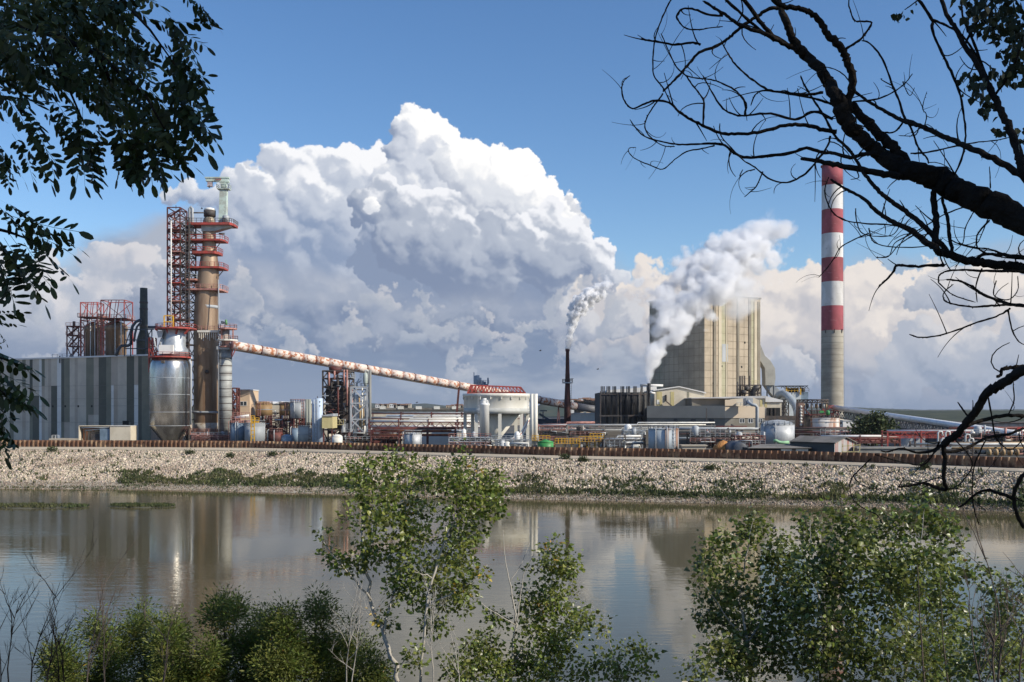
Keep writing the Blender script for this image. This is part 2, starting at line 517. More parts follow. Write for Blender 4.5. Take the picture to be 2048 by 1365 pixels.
def tag(o, label=None, cat=None, group=None, kind=None):
    for k, v in (('label', label), ('category', cat), ('group', group), ('kind', kind)):
        if v: o[k] = v
    return o


def thing(name, label, cat, loc, group=None):
    o = bpy.data.objects.new(name, None)
    o.empty_display_size = 0.5
    o.location = Vector(loc)
    COL.objects.link(o)
    ORG[o.name] = Vector(loc)
    return tag(o, label, cat, group)


def root_mesh(name, mb, mats, loc, label=None, cat=None, group=None, kind=None):
    """a top-level thing that is one mesh, with its origin at loc"""
    loc = Vector(loc)
    mb.v = [(x - loc.x, y - loc.y, z - loc.z) for x, y, z in mb.v]
    o = mb.build(name, mats); o.location = loc; ORG[o.name] = loc
    return tag(o, label, cat, group, kind)


def copy_thing(o, loc, label, group=None):
    c = o.copy(); COL.objects.link(c); c.location = loc; c['label'] = label
    if group: c['group'] = group
    for ch in o.children:
        d = ch.copy(); COL.objects.link(d); d.parent = c
        for g in ch.children:
            e = g.copy(); COL.objects.link(e); e.parent = d
    return c


def inst_mesh(name, T, F, pos, rot, scl, mat):
    """many copies of one small template merged into one mesh; every face of the template has the same corner count"""
    T = np.asarray(T, np.float64); F = np.asarray(F, np.int64)
    N, k = len(pos), len(T)
    V = np.einsum('nij,kj->nki', rot, T) * np.asarray(scl)[:, None, None] + np.asarray(pos)[:, None, :]
    V = V.reshape(-1, 3)
    FF = (F[None] + (np.arange(N) * k)[:, None, None]).reshape(-1)
    nf, fc = N * len(F), F.shape[1]
    me = bpy.data.meshes.new(name)
    me.vertices.add(len(V)); me.vertices.foreach_set('co', V.astype(np.float32).ravel())
    me.loops.add(len(FF)); me.loops.foreach_set('vertex_index', FF.astype(np.int32))
    me.polygons.add(nf)
    me.polygons.foreach_set('loop_start', (np.arange(nf) * fc).astype(np.int32))
    me.materials.append(mat)
    me.update(calc_edges=True)
    me.validate()
    o = bpy.data.objects.new(name, me)
    COL.objects.link(o); ORG[o.name] = Vector((0, 0, 0))
    return o


def rots(dirs, rs, roll=None):
    """rotation matrices that send +Y to dirs with a random roll"""
    d = np.asarray(dirs, float); d /= np.linalg.norm(d, axis=1, keepdims=True) + 1e-9
    r = rs.normal(size=d.shape)
    if roll is not None: r = r * roll + np.array([0, 0, 1.0])
    x = np.cross(d, r); x /= np.linalg.norm(x, axis=1, keepdims=True) + 1e-9
    z = np.cross(x, d)
    return np.stack([x, d, z], axis=2)


LEAF_POPLAR = ([(0, 0, 0), (-.42, .28, .10), (-.30, .60, .06), (0, 1, -.08), (.30, .60, .06), (.42, .28, .10)], [(0, 5, 4, 3), (0, 3, 2, 1)])
LEAF_LANCE = ([(0, 0, 0), (-.15, .45, .05), (0, 1, -.05), (.15, .45, .05)], [(0, 3, 2), (0, 2, 1)])

# ---------------------------------------------------------------- materials
STEEL = pm('brushed_steel', (.50, .49, .47), (.30, .29, .27), scale=.35, rough=.27, metal=.93, stretch=(1, 1, .25), bump=.02, bscale=.9)
GALV = pm('galvanised_steel', (.50, .51, .51), (.36, .375, .38), scale=.4, rough=.55, metal=.15)
GREYP = pm('grey_paint', (.42, .44, .45), (.30, .32, .33), scale=.3, rough=.55, stretch=(1, 1, .3))
BLUEG = pm('blue_grey_paint', (.20, .27, .34), (.13, .18, .23), scale=.3, rough=.5)
PALEB = pm('pale_blue_paint', (.52, .62, .73), (.44, .52, .62), scale=.3, rough=.55)
RED = pm('red_paint', (.42, .06, .045), (.24, .06, .045), scale=.8, rough=.6)
DRED = pm('dark_red_paint', (.15, .04, .032), (.07, .028, .025), scale=.5, rough=.7)
PINK = pm('faded_pink_paint', (.48, .24, .20), (.30, .14, .11), scale=.6, rough=.7)
RUSTB = pm('brown_rusted_steel', (.33, .235, .155), (.19, .115, .065), scale=.18, lo=.42, hi=.6, rough=.5, metal=.25, stretch=(1, 1, .12), c3=(.42, .37, .30), s3=.25, lo3=.6, hi3=.75, st3=(1, 1, .1))
RUSTO = pm('orange_rust', (.40, .15, .06), (.22, .08, .04), scale=.8, rough=.85)
DKSTEEL = pm('dark_sooty_steel', (.055, .05, .048), (.10, .075, .06), scale=.5, rough=.7)
DKBLUE = pm('dark_blue_steel', (.06, .075, .10), (.035, .04, .05), scale=.4, rough=.55)
OLIVE = pm('olive_dark_paint', (.065, .07, .05), (.04, .042, .032), scale=.4, rough=.6)
WHITE = pm('white_paint', (.80, .79, .75), (.66, .64, .58), scale=.3, rough=.55, stretch=(1, 1, .3))
CREAM = pm('cream_cladding', (.64, .57, .44), (.56, .49, .37), scale=.3, rough=.7)
OFFW = pm('off_white_steel', (.78, .75, .66), (.68, .65, .56), scale=.25, rough=.55, stretch=(1, 1, .4))
YEL = pm('yellow_paint', (.72, .42, .03), (.55, .30, .03), scale=1, rough=.6)
YELP = pm('pale_yellow_cladding', (.58, .50, .24), (.50, .42, .20), scale=.4, rough=.7, stretch=(3, 3, .3))
GREEN = pm('green_paint', (.05, .28, .07), (.04, .20, .05), scale=.6, rough=.5)
GRNP = pm('pale_green_pipe', (.28, .52, .28), None, rough=.5)
TAN = pm('tan_tank_paint', (.40, .27, .13), (.27, .17, .08), scale=.25, rough=.6, stretch=(1, 1, .25), lo=.4, hi=.65)
CONC = pm('grey_concrete', (.30, .285, .25), (.20, .19, .17), scale=.15, rough=.9, stretch=(1, 1, .4))
CONCB = pm('beige_concrete', (.46, .40, .31), (.38, .33, .25), scale=.2, rough=.9)
DARK = pm('dark_opening', (.018, .018, .018), None, rough=.9)
GLASS = pm('window_glass', (.05, .06, .07), None, rough=.12)
ROOFG = pm('grey_roof_sheet', (.22, .20, .175), (.14, .13, .11), scale=.2, rough=.85)
ROOFW = pm('white_roof_sheet', (.74, .73, .70), (.62, .60, .56), scale=.15, rough=.6)
TUBE = pm('rusty_white_tube', (.72, .62, .54), (.42, .16, .07), scale=.8, lo=.49, hi=.60, rough=.75, c3=(.30, .10, .05), s3=.9, lo3=.60, hi3=.68, detail=7)
STREAK = pm('rust_streaked_white', (.68, .64, .58), (.34, .16, .09), scale=.55, lo=.48, hi=.64, rough=.75, stretch=(1, 1, .10))
STREAKG = pm('rust_streaked_grey', (.42, .47, .50), (.26, .13, .07), scale=.45, lo=.45, hi=.66, rough=.7, stretch=(1, 1, .10))
PALEG = pm('pale_green_paint', (.55, .66, .58), (.40, .42, .36), scale=.5, rough=.6)
BLACKP = pm('black_paint', (.02, .02, .022), None, rough=.6)
ORANGE = pm('orange_heap', (.60, .28, .08), (.40, .16, .05), scale=1.2, rough=.9, bump=.2)

# ---------------------------------------------------------------- ground, river, bank
def interp(tab, x):
    xs, ys = zip(*tab)
    return float(np.interp(x, xs, ys))
WALLB = [(0, 893.8), (300, 894.6), (500, 896), (600, 898), (740, 901.5), (900, 906), (1100, 911), (1330, 915), (1600, 921), (1800, 927.5), (2048, 937)]
SHORE = [(0, 978), (300, 980), (650, 988), (1000, 998), (1200, 1002), (1500, 1009), (1800, 1016), (2048, 1025)]
ZB = 6.1
def wallD(px): return (EYE - ZB) * FPX / (interp(WALLB, px) - HZ)
def roadD(px): return (EYE - ZB + .05) * FPX / (interp(WALLB, px) + 6.5 + px / 900 - HZ)
def shoreD(px): return EYE * FPX / (interp(SHORE, px) - HZ)
COLS = list(range(-1500, -100, 60)) + list(range(-100, 2160, 12)) + list(range(2160, 3600, 60))


def strip(rows, cols, z=None):
    """rows: functions px -> (D, z); a sheet between them"""
    mb = MB(); nr = len(rows); vs_ = []
    for c in cols:
        for r in rows:
            D, zz = r(c); vs_.append((gx(c, D), D, zz))
    fs = [(i * nr + j, (i + 1) * nr + j, (i + 1) * nr + j + 1, i * nr + j + 1) for i in range(len(cols) - 1) for j in range(nr - 1)]
    return mb.add(vs_, fs, 0, True)

GROUND = pm('works_ground', (.105, .095, .08), (.065, .06, .05), scale=.06, rough=.95)
rows = [lambda c: (wallD(c) + 0.55, ZB - .4), lambda c: (wallD(c) + 0.56, GZ)] + [(lambda c, k=k: (wallD(c) + k, GZ)) for k in (40, 140, 400, 1200, 3000, 9500)]
o = strip(rows, COLS).build('ground', GROUND); tag(o, kind='structure')
ROADM = pm('bank_road_dust', (.50, .42, .31), (.42, .35, .25), scale=.12, rough=.95, bump=.03, bscale=1.2)
o = strip([lambda c: (wallD(c) + .5, ZB), lambda c: (roadD(c) + .6, ZB - .02), lambda c: (roadD(c) + .59, ZB - .32)], COLS).build('bank_road', ROADM); tag(o, kind='structure')
mb = MB()   # concrete kerb that edges the bank road
for a, b in zip(COLS[:-1], COLS[1:]):
    for c0, c1 in ((a, b),):
        d0, d1 = roadD(c0), roadD(c1)
        mb.add([(gx(c0, d0), d0, ZB - .35), (gx(c1, d1), d1, ZB - .35), (gx(c1, d1), d1, ZB + .18), (gx(c0, d0), d0, ZB + .18),
                (gx(c0, d0 + .5), d0 + .5, ZB - .35), (gx(c1, d1 + .5), d1 + .5, ZB - .35), (gx(c1, d1 + .5), d1 + .5, ZB + .18), (gx(c0, d0 + .5), d0 + .5, ZB + .18)],
               [(0, 1, 2, 3), (3, 2, 6, 7), (7, 6, 5, 4)])
o = mb.build('kerb', CONCB); tag(o, kind='structure')


def bankpt(c, t):
    """point of the stone slope at column c, t = 0 at the road, 1 at the waterline"""
    D = roadD(c) * (1 - t) + shoreD(c) * t
    z = (ZB - .05) * (1 - t)
    if t > 0.72: z = (ZB - .05) * .28 * (1 - (t - .72) / .28) ** 0.8
    return D, z
ts = [0, .06, .12, .2, .28, .36, .44, .52, .6, .68, .76, .84, .92, 1.0]
BANKM = pm('stony_bank', (.46, .40, .31), (.34, .29, .21), scale=.8, rough=.95, bump=.15, bscale=1.5)
def brow(t):
    def f(c):
        D, z = bankpt(c, min(t, 1.0))
        if t > 1: return (D - (t - 1) * 40, -(t - 1) * 6)
        return (D, z - .12)
    return f
o = strip([brow(t) for t in ts + [1.1, 1.4]], COLS).build('embankment', BANKM); tag(o, kind='structure')

# river
WM = bpy.data.materials.new('river_water'); WM.use_nodes = True
nt = WM.node_tree
for n in list(nt.nodes): nt.nodes.remove(n)
out = nt.nodes.new('ShaderNodeOutputMaterial')
tc = nt.nodes.new('ShaderNodeTexCoord')
def wco(s):
    mp = nt.nodes.new('ShaderNodeMapping'); mp.inputs['Scale'].default_value = s
    nt.links.new(tc.outputs['Object'], mp.inputs[0]); return mp.outputs[0]
n_a = noise(nt, wco((.28, 1.0, 1)), .9, detail=3, rough=.55, dim='2D')
n_b = noise(nt, wco((.5, 1.0, 1)), 3.2, detail=2, rough=.5, dim='2D')
n_p = noise(nt, wco((.35, 1.6, 1)), .018, detail=4, rough=.55, dim='2D')
patch = sstep(n_p, .42, .62)
hgt = (n_a * .015 + n_b * .004) * (patch * .75 + .35)
bn = nt.nodes.new('ShaderNodeBump'); bn.inputs['Strength'].default_value = 1.0; bn.inputs['Distance'].default_value = 1.0
nt.links.new(hgt.s, bn.inputs['Height'])
gl = nt.nodes.new('ShaderNodeBsdfGlossy'); df = nt.nodes.new('ShaderNodeBsdfDiffuse'); mx = nt.nodes.new('ShaderNodeMixShader')
gl.inputs['Color'].default_value = (.95, .92, .86, 1)
nt.links.new((patch * .055 + .025).s, gl.inputs['Roughness'])
df.inputs['Color'].default_value = (.105, .088, .046, 1)
fr = nt.nodes.new('ShaderNodeFresnel'); fr.inputs['IOR'].default_value = 1.33
nt.links.new(bn.outputs[0], gl.inputs['Normal']); nt.links.new(bn.outputs[0], fr.inputs['Normal'])
nt.links.new(fr.outputs[0], mx.inputs[0]); nt.links.new(df.outputs[0], mx.inputs[1]); nt.links.new(gl.outputs[0], mx.inputs[2])
nt.links.new(mx.outputs[0], out.inputs[0])
mb = MB().add([(-1500, 8, 0), (1500, 8, 0), (1500, 330, 0), (-1500, 330, 0)], [(0, 1, 2, 3)])
o = mb.build('river', WM); tag(o, kind='structure')
mb = MB().add([(-1500, 8, -3), (1500, 8, -3), (1500, 330, -3), (-1500, 330, -3)], [(0, 1, 2, 3)])
o = mb.build('riverbed', BANKM); tag(o, kind='structure')

# near bank: falls from the camera's feet to the water, out of the frame
NEARM = pm('near_bank_soil', (.10, .085, .05), (.05, .055, .025), scale=.5, rough=.95, bump=.1)
mb = MB(); vs_ = []; xs = list(range(-60, 61, 3)); ysd = [(-60, 15.6), (-4, 15.4), (0, 15.3), (3, 14.2), (6, 12.3), (10, 10.2), (14, 8.0), (18, 5.8), (22, 3.6), (27, 1.2), (30, -.4), (36, -3)]
for x in xs:
    for yv, zv in ysd: vs_.append((x * (1 if abs(x) < 50 else 12), yv + .6 * math.sin(x * .21), zv + .18 * math.sin(x * 1.1 + yv)))
n = len(ysd)
mb.add(vs_, [(i * n + j, (i + 1) * n + j, (i + 1) * n + j + 1, i * n + j + 1) for i in range(len(xs) - 1) for j in range(n - 1)], 0, True)
o = mb.build('near_bank', NEARM); tag(o, kind='structure')
def nearz(x, y): return float(np.interp(y, [a for a, b in ysd], [b for a, b in ysd]))

# islets of mud with grass on the left
mb = MB(); ISL = []
for (a, b, y0, y1) in ((-60, 200, 1008, 1019), (205, 362, 1008.5, 1017)):
    d0, d1 = EYE * FPX / (y1 - HZ), EYE * FPX / (y0 - HZ); k = 22; top = []; rs_ = random.Random(a)
    for i in range(k):
        th = 2 * math.pi * i / k; cx = (a + b) / 2 + (b - a) / 2 * math.cos(th) * rs_.uniform(.85, 1.05); D = (d0 + d1) / 2 + (d1 - d0) / 2 * math.sin(th) * rs_.uniform(.75, 1.1)
        top.append((gx(cx, D), D)); ISL.append((a, b, d0, d1))
    n = len(top); cxm = sum(p[0] for p in top) / n; cym = sum(p[1] for p in top) / n
    v2 = [(x, y, -.15) for x, y in top] + [((x - cxm) * .8 + cxm, (y - cym) * .7 + cym, .16) for x, y in top]
    mb.add(v2, [(i, (i + 1) % n, n + (i + 1) % n, n + i) for i in range(n)] + [tuple(range(n, 2 * n))], 0, True)
o = mb.build('mud_bank', pm('wet_mud', (.10, .09, .055), (.06, .06, .03), scale=.7, rough=.8)); tag(o, kind='structure')

# stones of the embankment
rs = np.random.RandomState(4)
pos = []; scl = []
for _ in range(72000):
    c = rs.uniform(-60, 2110); t = rs.uniform(0.0, 1.02)
    D, z = bankpt(c, min(t, 1.0))
    s = rs.uniform(.11, .32) * (1.0 if t < .8 else .7) * (1.7 if rs.rand() < .04 else 1)
    pos.append((gx(c, D) + rs.normal() * .2, D, z + s * .12 - .05)); scl.append(s)
Tc = np.array([(-1, -1, -.8), (1, -1, -.8), (1, 1, -.8), (-1, 1, -.8), (-.7, -.7, .7), (.8, -.6, .6), (.6, .8, .75), (-.7, .65, .55)]) * .62
Fc = [(0, 3, 2, 1), (4, 5, 6, 7), (0, 1, 5, 4), (1, 2, 6, 5), (2, 3, 7, 6), (3, 0, 4, 7)]
N = len(pos)
GRAVEL = pm('wet_gravel', (.30, .235, .17), (.21, .165, .12), scale=.9, rough=.7, island=1.0)
STONE = pm('limestone_blocks', (.56, .475, .365), (.45, .36, .265), scale=.9, rough=.9, island=1.0, c3=(.36, .28, .21), s3=.05, lo3=.48, hi3=.66)
N = len(pos); pos = np.array(pos); scl = np.array(scl); low_ = pos[:, 2] < .95
o = inst_mesh('gravel', Tc, Fc, pos[low_], rots(rs.normal(size=(int(low_.sum()), 3)), rs), scl[low_] * .8, GRAVEL); tag(o, kind='stuff', label='dark wet gravel in a narrow band along the waterline', cat='gravel')
pos, scl = pos[~low_], scl[~low_]; N = len(pos)
o = inst_mesh('stones', Tc, Fc, np.array(pos), rots(rs.normal(size=(N, 3)), rs), np.array(scl), STONE); tag(o, kind='stuff', label='pale limestone blocks covering the river embankment', cat='stones')

# grass on the bank and on the islets
def veg_density(c, y):
    n = math.sin(c * .031) * .5 + math.sin(c * .083 + 1.3) * .3 + math.sin(c * .19 + y * .3) * .3
    if c < 240: return .9 if 974 < y < 981 else (.03 + (.12 if n > .6 else 0))
    if c < 700:
        lo = 946 + 6 * math.sin(c * .04); return .6 + .35 * (n > -.1) if lo + 8 * (n < .1) < y < 974 else (.35 if y > 974 and n > 0 else .02)
    sh = interp(SHORE, c)
    base = sh - 6
    if y > base - 14 and y < base - 2: return .62
    if y > base - 40: return .07 + .30 * (n > .25)
    return .03 + .05 * (n > .7)
pos = []; dr = []; scl = []
rs = np.random.RandomState(9)
while len(pos) < 21000:
    c = rs.uniform(-60, 2110); t = rs.uniform(0, 1.0); D, z = bankpt(c, t); y = HZ + (EYE - z) / D * FPX
    if rs.rand() > veg_density(c, y): continue
    h = rs.uniform(.3, .8) * (1.25 if y < interp(SHORE, c) - 12 else .6)
    p0 = np.array((gx(c, D), D, z))
    for k in range(3):
        pos.append(p0 + rs.normal(size=3) * (.35, .35, 0)); dr.append((rs.normal() * .45, rs.normal() * .45, 1)); scl.append(h)
for (a, b, d0, d1) in [ISL[0], ISL[-1]]:
    for _ in range(2200):
        th = rs.uniform(0, 6.28); r_ = math.sqrt(rs.rand()) * .85; c = (a + b) / 2 + (b - a) / 2 * r_ * math.cos(th); D = (d0 + d1) / 2 + (d1 - d0) / 2 * r_ * math.sin(th) * .9
        if rs.rand() < .45 * (math.sin(c * .07) > .2): continue
        pos.append((gx(c, D), D, .1)); dr.append((rs.normal() * .5, rs.normal() * .5, 1)); scl.append(rs.uniform(.2, .55))
Tg = [(-.22, 0, 0), (.22, 0, 0), (.13, .55, .06), (0, 1, -.1), (-.16, .5, .05)]
GRASS = pm('bank_grass', (.055, .075, .022), (.10, .10, .035), scale=.05, rough=.8, island=.9, trans=.2)
o = inst_mesh('bank_grass', Tg, [(0, 1, 2, 3, 4)], np.array(pos), rots(np.array(dr), rs), np.array(scl), GRASS); tag(o, kind='stuff', label='tufts of rough green grass along the foot of the embankment', cat='grass')

# ---------------------------------------------------------------- sheet pile wall
PILE = pm('rusty_sheet_pile', (.20, .105, .06), (.11, .055, .032), scale=.6, rough=.8, stretch=(1, 1, .25), c3=(.34, .23, .14), s3=.35, lo3=.50, hi3=.66)
mb = MB(); cap = MB()
xy = []; c = -420.0
while c < 2480:
    D = wallD(c); xy.append(Vector((gx(c, D), D))); c += 2.0
# walk the line at even spacing
path = [xy[0]]; acc = 0; per = 1.42; pts = []
cum = [0]
for a, b in zip(xy[:-1], xy[1:]): cum.append(cum[-1] + (b - a).length)
Ltot = cum[-1]; xs_ = [p.x for p in xy]; ys_ = [p.y for p in xy]
def along(s):
    x = float(np.interp(s, cum, xs_)); y = float(np.interp(s, cum, ys_))
    x2 = float(np.interp(s + .5, cum, xs_)); y2 = float(np.interp(s + .5, cum, ys_))
    t = Vector((x2 - x, y2 - y)).normalized() if (x2 - x) ** 2 + (y2 - y) ** 2 > 1e-9 else Vector((1, 0))
    return Vector((x, y)), t, Vector((t.y, -t.x))
s_ = 0.0; prof = [(0, 0), (.10, .42), (.52, .42), (.66, 0), (1.22, 0)]
line = []
while s_ < Ltot - 3:
    for u, w in ((0, 0), (.10, .58), (.40, .58), (.50, 0)):
        p, t, nn = along(s_ + u); line.append(p + nn * w)
    s_ += per
zb, zt = ZB - .8, ZB + 2.05
vs_ = [(p.x, p.y, zb) for p in line] + [(p.x, p.y, zt) for p in line] + [(p.x, p.y + .06, zt) for p in line]
n = len(line)
mb.add(vs_, [(i, i + 1, n + i + 1, n + i) for i in range(n - 1)] + [(n + i, n + i + 1, 2 * n + i + 1, 2 * n + i) for i in range(n - 1)])
o = mb.build('sheet_pile_wall', PILE); tag(o, 'long brown rusty sheet pile wall between the works and the bank road', 'wall')

# ---------------------------------------------------------------- striped hall on the left
STR = [pm('cladding_grey', (.64, .555, .44), (.56, .485, .385), scale=.2, rough=.6), pm('cladding_beige', (.50, .42, .33), (.44, .36, .28), scale=.2, rough=.6),
       pm('cladding_olive', (.23, .215, .155), (.19, .18, .13), scale=.2, rough=.6), pm('cladding_dark', (.10, .10, .075), (.08, .08, .06), scale=.2, rough=.6),
       pm('cladding_pale', (.80, .765, .70), (.72, .685, .62), scale=.2, rough=.6)]
HD = lambda px: 345 + (300 - px) * .110
HR = gx(300, 345); ZR = gz(712, 345)
A = Vector((gx(302, HD(302)), HD(302))); B = Vector((gx(-140, HD(-140)), HD(-140)))
hall = thing('striped_hall', 'long hall clad in vertical grey, beige and olive stripes beside the steel silo', 'building', (A.x, A.y, GZ))
dirn = (B - A).normalized(); nrm = Vector((-dirn.y, dirn.x)); nrm = nrm if nrm.y < 0 else -nrm
mb = MB()
back = -nrm * 20
mb.prism([tuple(A + back * .004), tuple(A + back), tuple(B + back), tuple(B + back * .004)], GZ, ZR - .2, 1)
strip_px = [(302, 284, 2), (284, 277, 3), (277, 269, 4), (269, 262, 3), (262, 254, 2), (254, 246, 0), (246, 236, 0), (236, 228, 1), (228, 223, 4), (223, 213, 2), (213, 198, 3), (198, 188, 0), (188, 177, 1), (177, 173, 2), (173, 156, 0),
            (156, 150, 1), (150, 140, 0), (140, 129, 1), (129, 123, 2), (123, 115, 4), (115, 103, 3), (103, 97, 1), (97, 90, 0), (90, 84, 1), (84, 79, 4), (79, 66, 3), (66, 60, 2), (60, 52, 0), (52, 45, 1), (45, 28, 0), (28, 20, 2), (20, 8, 0), (8, -8, 1),
            (-8, -20, 3), (-20, -40, 0), (-40, -60, 2), (-60, -85, 0), (-85, -110, 3), (-110, -140, 1)]
rr = random.Random(3)
def hp(px):
    k = (px - 1024) / FPX; u_ = (k * A.y - A.x) / ((B.x - A.x) - k * (B.y - A.y)); return A.lerp(B, u_)
for a, b, k in strip_px:
    zs = [GZ, ZR]
    if rr.random() < .4 and abs(a - b) < 14: zs = [GZ, gz(rr.choice([845, 830, 790, 770]), 350), ZR]
    for i in range(len(zs) - 1):
        p, q = hp(a), hp(b); off = nrm * (.12 + .006 * (i + k))
        kk = k if i == 0 else (k + 1) % 4
        mb.prism([tuple(p + off), tuple(p), tuple(q), tuple(q + off)], zs[i], zs[i + 1] - (.0 if i == len(zs) - 2 else .03), kk)
mb.build('wall', STR, hall)
m2 = MB()
for zj in (770, 797, 812, 846): m2.beam(tuple(hp(300) + nrm * .16) + (gz(zj, 345),), tuple(hp(-138) + nrm * .16) + (gz(zj, 345),), .06)
m2.build('sheet_joint', pm('joint_line', (.16, .16, .15), rough=.8), hall)
mb = MB()
p, q = A + nrm * .5, B + nrm * .5
mb.prism([tuple(p), tuple(p + back * 1.02), tuple(q + back * 1.02), tuple(q)], ZR, ZR + .55)
mb.build('roof', ROOFW, hall)
for i, px in enumerate((105, 130, 156, 183, 53)):
    c0, c1 = hp(px), hp(px + 2.6); mb = MB(); off = nrm * .22
    mb.prism([tuple(c0 + off), tuple(c0), tuple(c1), tuple(c1 + off)], gz(815, 360), gz(811, 360)); mb.build('vent_opening', DARK, hall)
for a, b in ((258, 246),):
    c0, c1 = hp(a), hp(b); mb = MB(); off = nrm * .22
    mb.prism([tuple(c0 + off), tuple(c0), tuple(c1), tuple(c1 + off)], gz(850, 350), gz(842, 350)); mb.build('window', DARK, hall)
mb = MB(); mb.rail([tuple(hp(140) + back * .05) + (ZR + .5,), tuple(hp(100) + back * .05) + (ZR + .5,)], 1.2, 2.5, .14); mb.build('roof_railing', GREYP, hall)
mb = MB().beam(tuple(hp(121) + nrm * .3) + (gz(727, 365),), tuple(hp(121) + nrm * .3) + (gz(713, 365),), .35); mb.build('roof_post', DKSTEEL, hall)

# roof-top reactors behind the hall's roof line
def reactor(cx, r, top, ytank, xl, xr, ylow, mat, label, D=365, frame_top=605):
    t = thing('roof_reactor', label, 'vessel', (gx(cx, D), D, ZR), 'brown reactors standing on the hall roof')
    c = (gx(cx, D), D); s = D / FPX
    prof = [(r * s, ZR - 4), (r * s, gz(ytank + 14, D)), (r * 1.12 * s, gz(ytank + 12, D)), (r * 1.12 * s, gz(ytank + 4, D)), (r * .9 * s, gz(ytank - 2, D)), (r * .35 * s, gz(ytank - 7, D))]
    MB().lathe(c, prof, 28).build('vessel_shell', mat, t)
    x0, x1 = gx(xl, D), gx(xr, D); y0, y1 = D - r * s * 1.1, D + r * s * 1.1
    zf0, zf1 = gz(ytank + 6, D), gz(top, D)
    mb = MB(); mb.lattice(x0, x1, y0, y1, [zf0, zf0 + (zf1 - zf0) * .3, zf1], .3, .17)
    for k in (.33, .66):
        xm = x0 + (x1 - x0) * k
        mb.beam((xm, y0, zf0 + (zf1 - zf0) * .3), (xm + (x1 - x0) * .12, y0, zf1), .22); mb.beam((xm, y0, zf1), (xm - (x1 - x0) * .12, y0, zf0 + (zf1 - zf0) * .3), .16)
    for x in (x0, x1): mb.beam((x, y1, ZR), (x, y1, zf0), .32)
    mb.beam((x0, y0, ZR), (x0, y0, zf0), .32)
    mb.build('frame', RED, t)
    zp = gz(ylow, D)
    pl = MB().box((x0 - .8, y0 - .8, zp), (x1 + .8, y1 + .8, zp + .3)).build('platform', DRED, t)
    MB().rail([(x0 - .8, y1, zp + .3), (x0 - .8, y0 - .8, zp + .3), (x1 + .8, y0 - .8, zp + .3), (x1 + .8, y1, zp + .3)], 1.2, 1.8, .12).build('railing', PINK, pl)
    for dx in (.18, .55):
        xx = x0 + (x1 - x0) * (.5 + dx * .7); MB().tube([(xx, y0 - .4, ZR), (xx, y0 - .4, zf0 + 3)], .16, 6).build('pipe', WHITE, t)
    MB().ladder((x0 + 1, y0 - .5, ZR), (x0 + 1, y0 - .5, zp), .9, t=.14).build('ladder', PINK, t)
    return t
reactor(186, 14.5, 607, 652, 168, 201, 637, RUSTB, 'narrower brown reactor in a red frame, left of the pair on the hall roof', 368)
reactor(232, 20, 603, 650, 211, 257, 640, RUSTB, 'wider brown reactor in a red frame, nearer the dark stack on the hall roof', 362)
t = thing('stair_tower', 'open dark red stair tower at the far left of the roof reactors', 'stair tower', (gx(153, 372), 372, ZR))
x0, x1, D = gx(140, 372), gx(163, 372), 372
zs = [ZR, gz(694, D), gz(672, D), gz(654, D)]
MB().lattice(x0, x1, D - 2.5, D + 2.5, zs, .36, .24).build('frame', DRED, t)
for i, z in enumerate(zs[1:]):
    pl = MB().box((x0 - .3, D - 2.8, z), (x1 + .3, D + 2.8, z + .2)).build('landing', DRED, t)
    MB().rail([(x0 - .3, D - 2.8, z + .2), (x1 + .3, D - 2.8, z + .2)], 1.1, 1.5, .12).build('railing', PINK, pl)
    MB().beam((x0 + .3, D - 1.5, zs[i]), (x1 - .3, D - 1.5, z), .5).build('stair_flight', DRED, t)
MB().beam((gx(160, D), D, zs[-1]), (gx(160, D), D, gz(640, D)), .16).build('antenna', DKSTEEL, t)
MB().tube([(gx(154, D), D - 2.5, zs[-1] + .2), (gx(154, D), D - 2.5, zs[-1] + 1.8)], .5, 8).build('floodlight', DKSTEEL, t)
t = thing('access_tower', 'rust brown ladder tower between the two roof reactors', 'stair tower', (gx(204, 366), 366, ZR))
MB().lattice(gx(200, 366), gx(210, 366), 364, 368, [ZR, gz(690, 366), gz(668, 366), gz(648, 366), gz(634, 366)], .28, .2).build('frame', PINK, t)
MB().ladder((gx(206, 366), 363.6, ZR), (gx(206, 366), 363.6, gz(636, 366)), .9, t=.14).build('ladder', TAN, t)

# dark stack with its cone and ducts
D = 352; s = D / FPX
t = thing('dark_stack', 'dark olive exhaust stack with cone base rising behind the hall roof', 'chimney', (gx(287.5, D), D, ZR))
c = (gx(287.5, D), D)
MB().lathe(c, [(14 * s, GZ), (14 * s, gz(690, D)), (14 * s, gz(682, D)), (8 * s, gz(662, D)), (7.2 * s, gz(577, D)), (6.6 * s, gz(576.6, D)), (6.4 * s, gz(579, D))], 24).build('flue', OLIVE, t)
for y in (607, 620, 655): MB().ring(c, 7.2 * s, 8.2 * s, gz(y, D), gz(y, D) + .5, 24).build('flange', DKSTEEL, t)
for j, (pts, r) in enumerate([([(282, 640), (272, 644), (265, 653), (262, 668), (262, 690)], 3.0), ([(282, 645), (274, 654), (270, 668), (268, 684)], 2.2), ([(262, 688), (256, 692), (243, 692), (236, 700), (232, 712)], 3.0)]):
    MB().tube([P(a, b, D - 3 - j * .6) for a, b in pts], r * s, 10).build('duct', DKBLUE, t)
mb = MB(); x0, x1 = gx(258, D), gx(316, D)
for y in (661, 682, 699): mb.beam((x0, D - 4, gz(y, D)), (x1, D - 4, gz(y, D)), .35)
for px in (258, 270, 300, 312): mb.beam((gx(px, D), D - 4, ZR), (gx(px, D), D - 4, gz(661, D)), .3)
mb.beam((x0, D - 4, gz(699, D)), (gx(270, D), D - 4, gz(661, D)), .25); mb.beam((gx(300, D), D - 4, gz(682, D)), (gx(312, D), D - 4, gz(661, D)), .25)
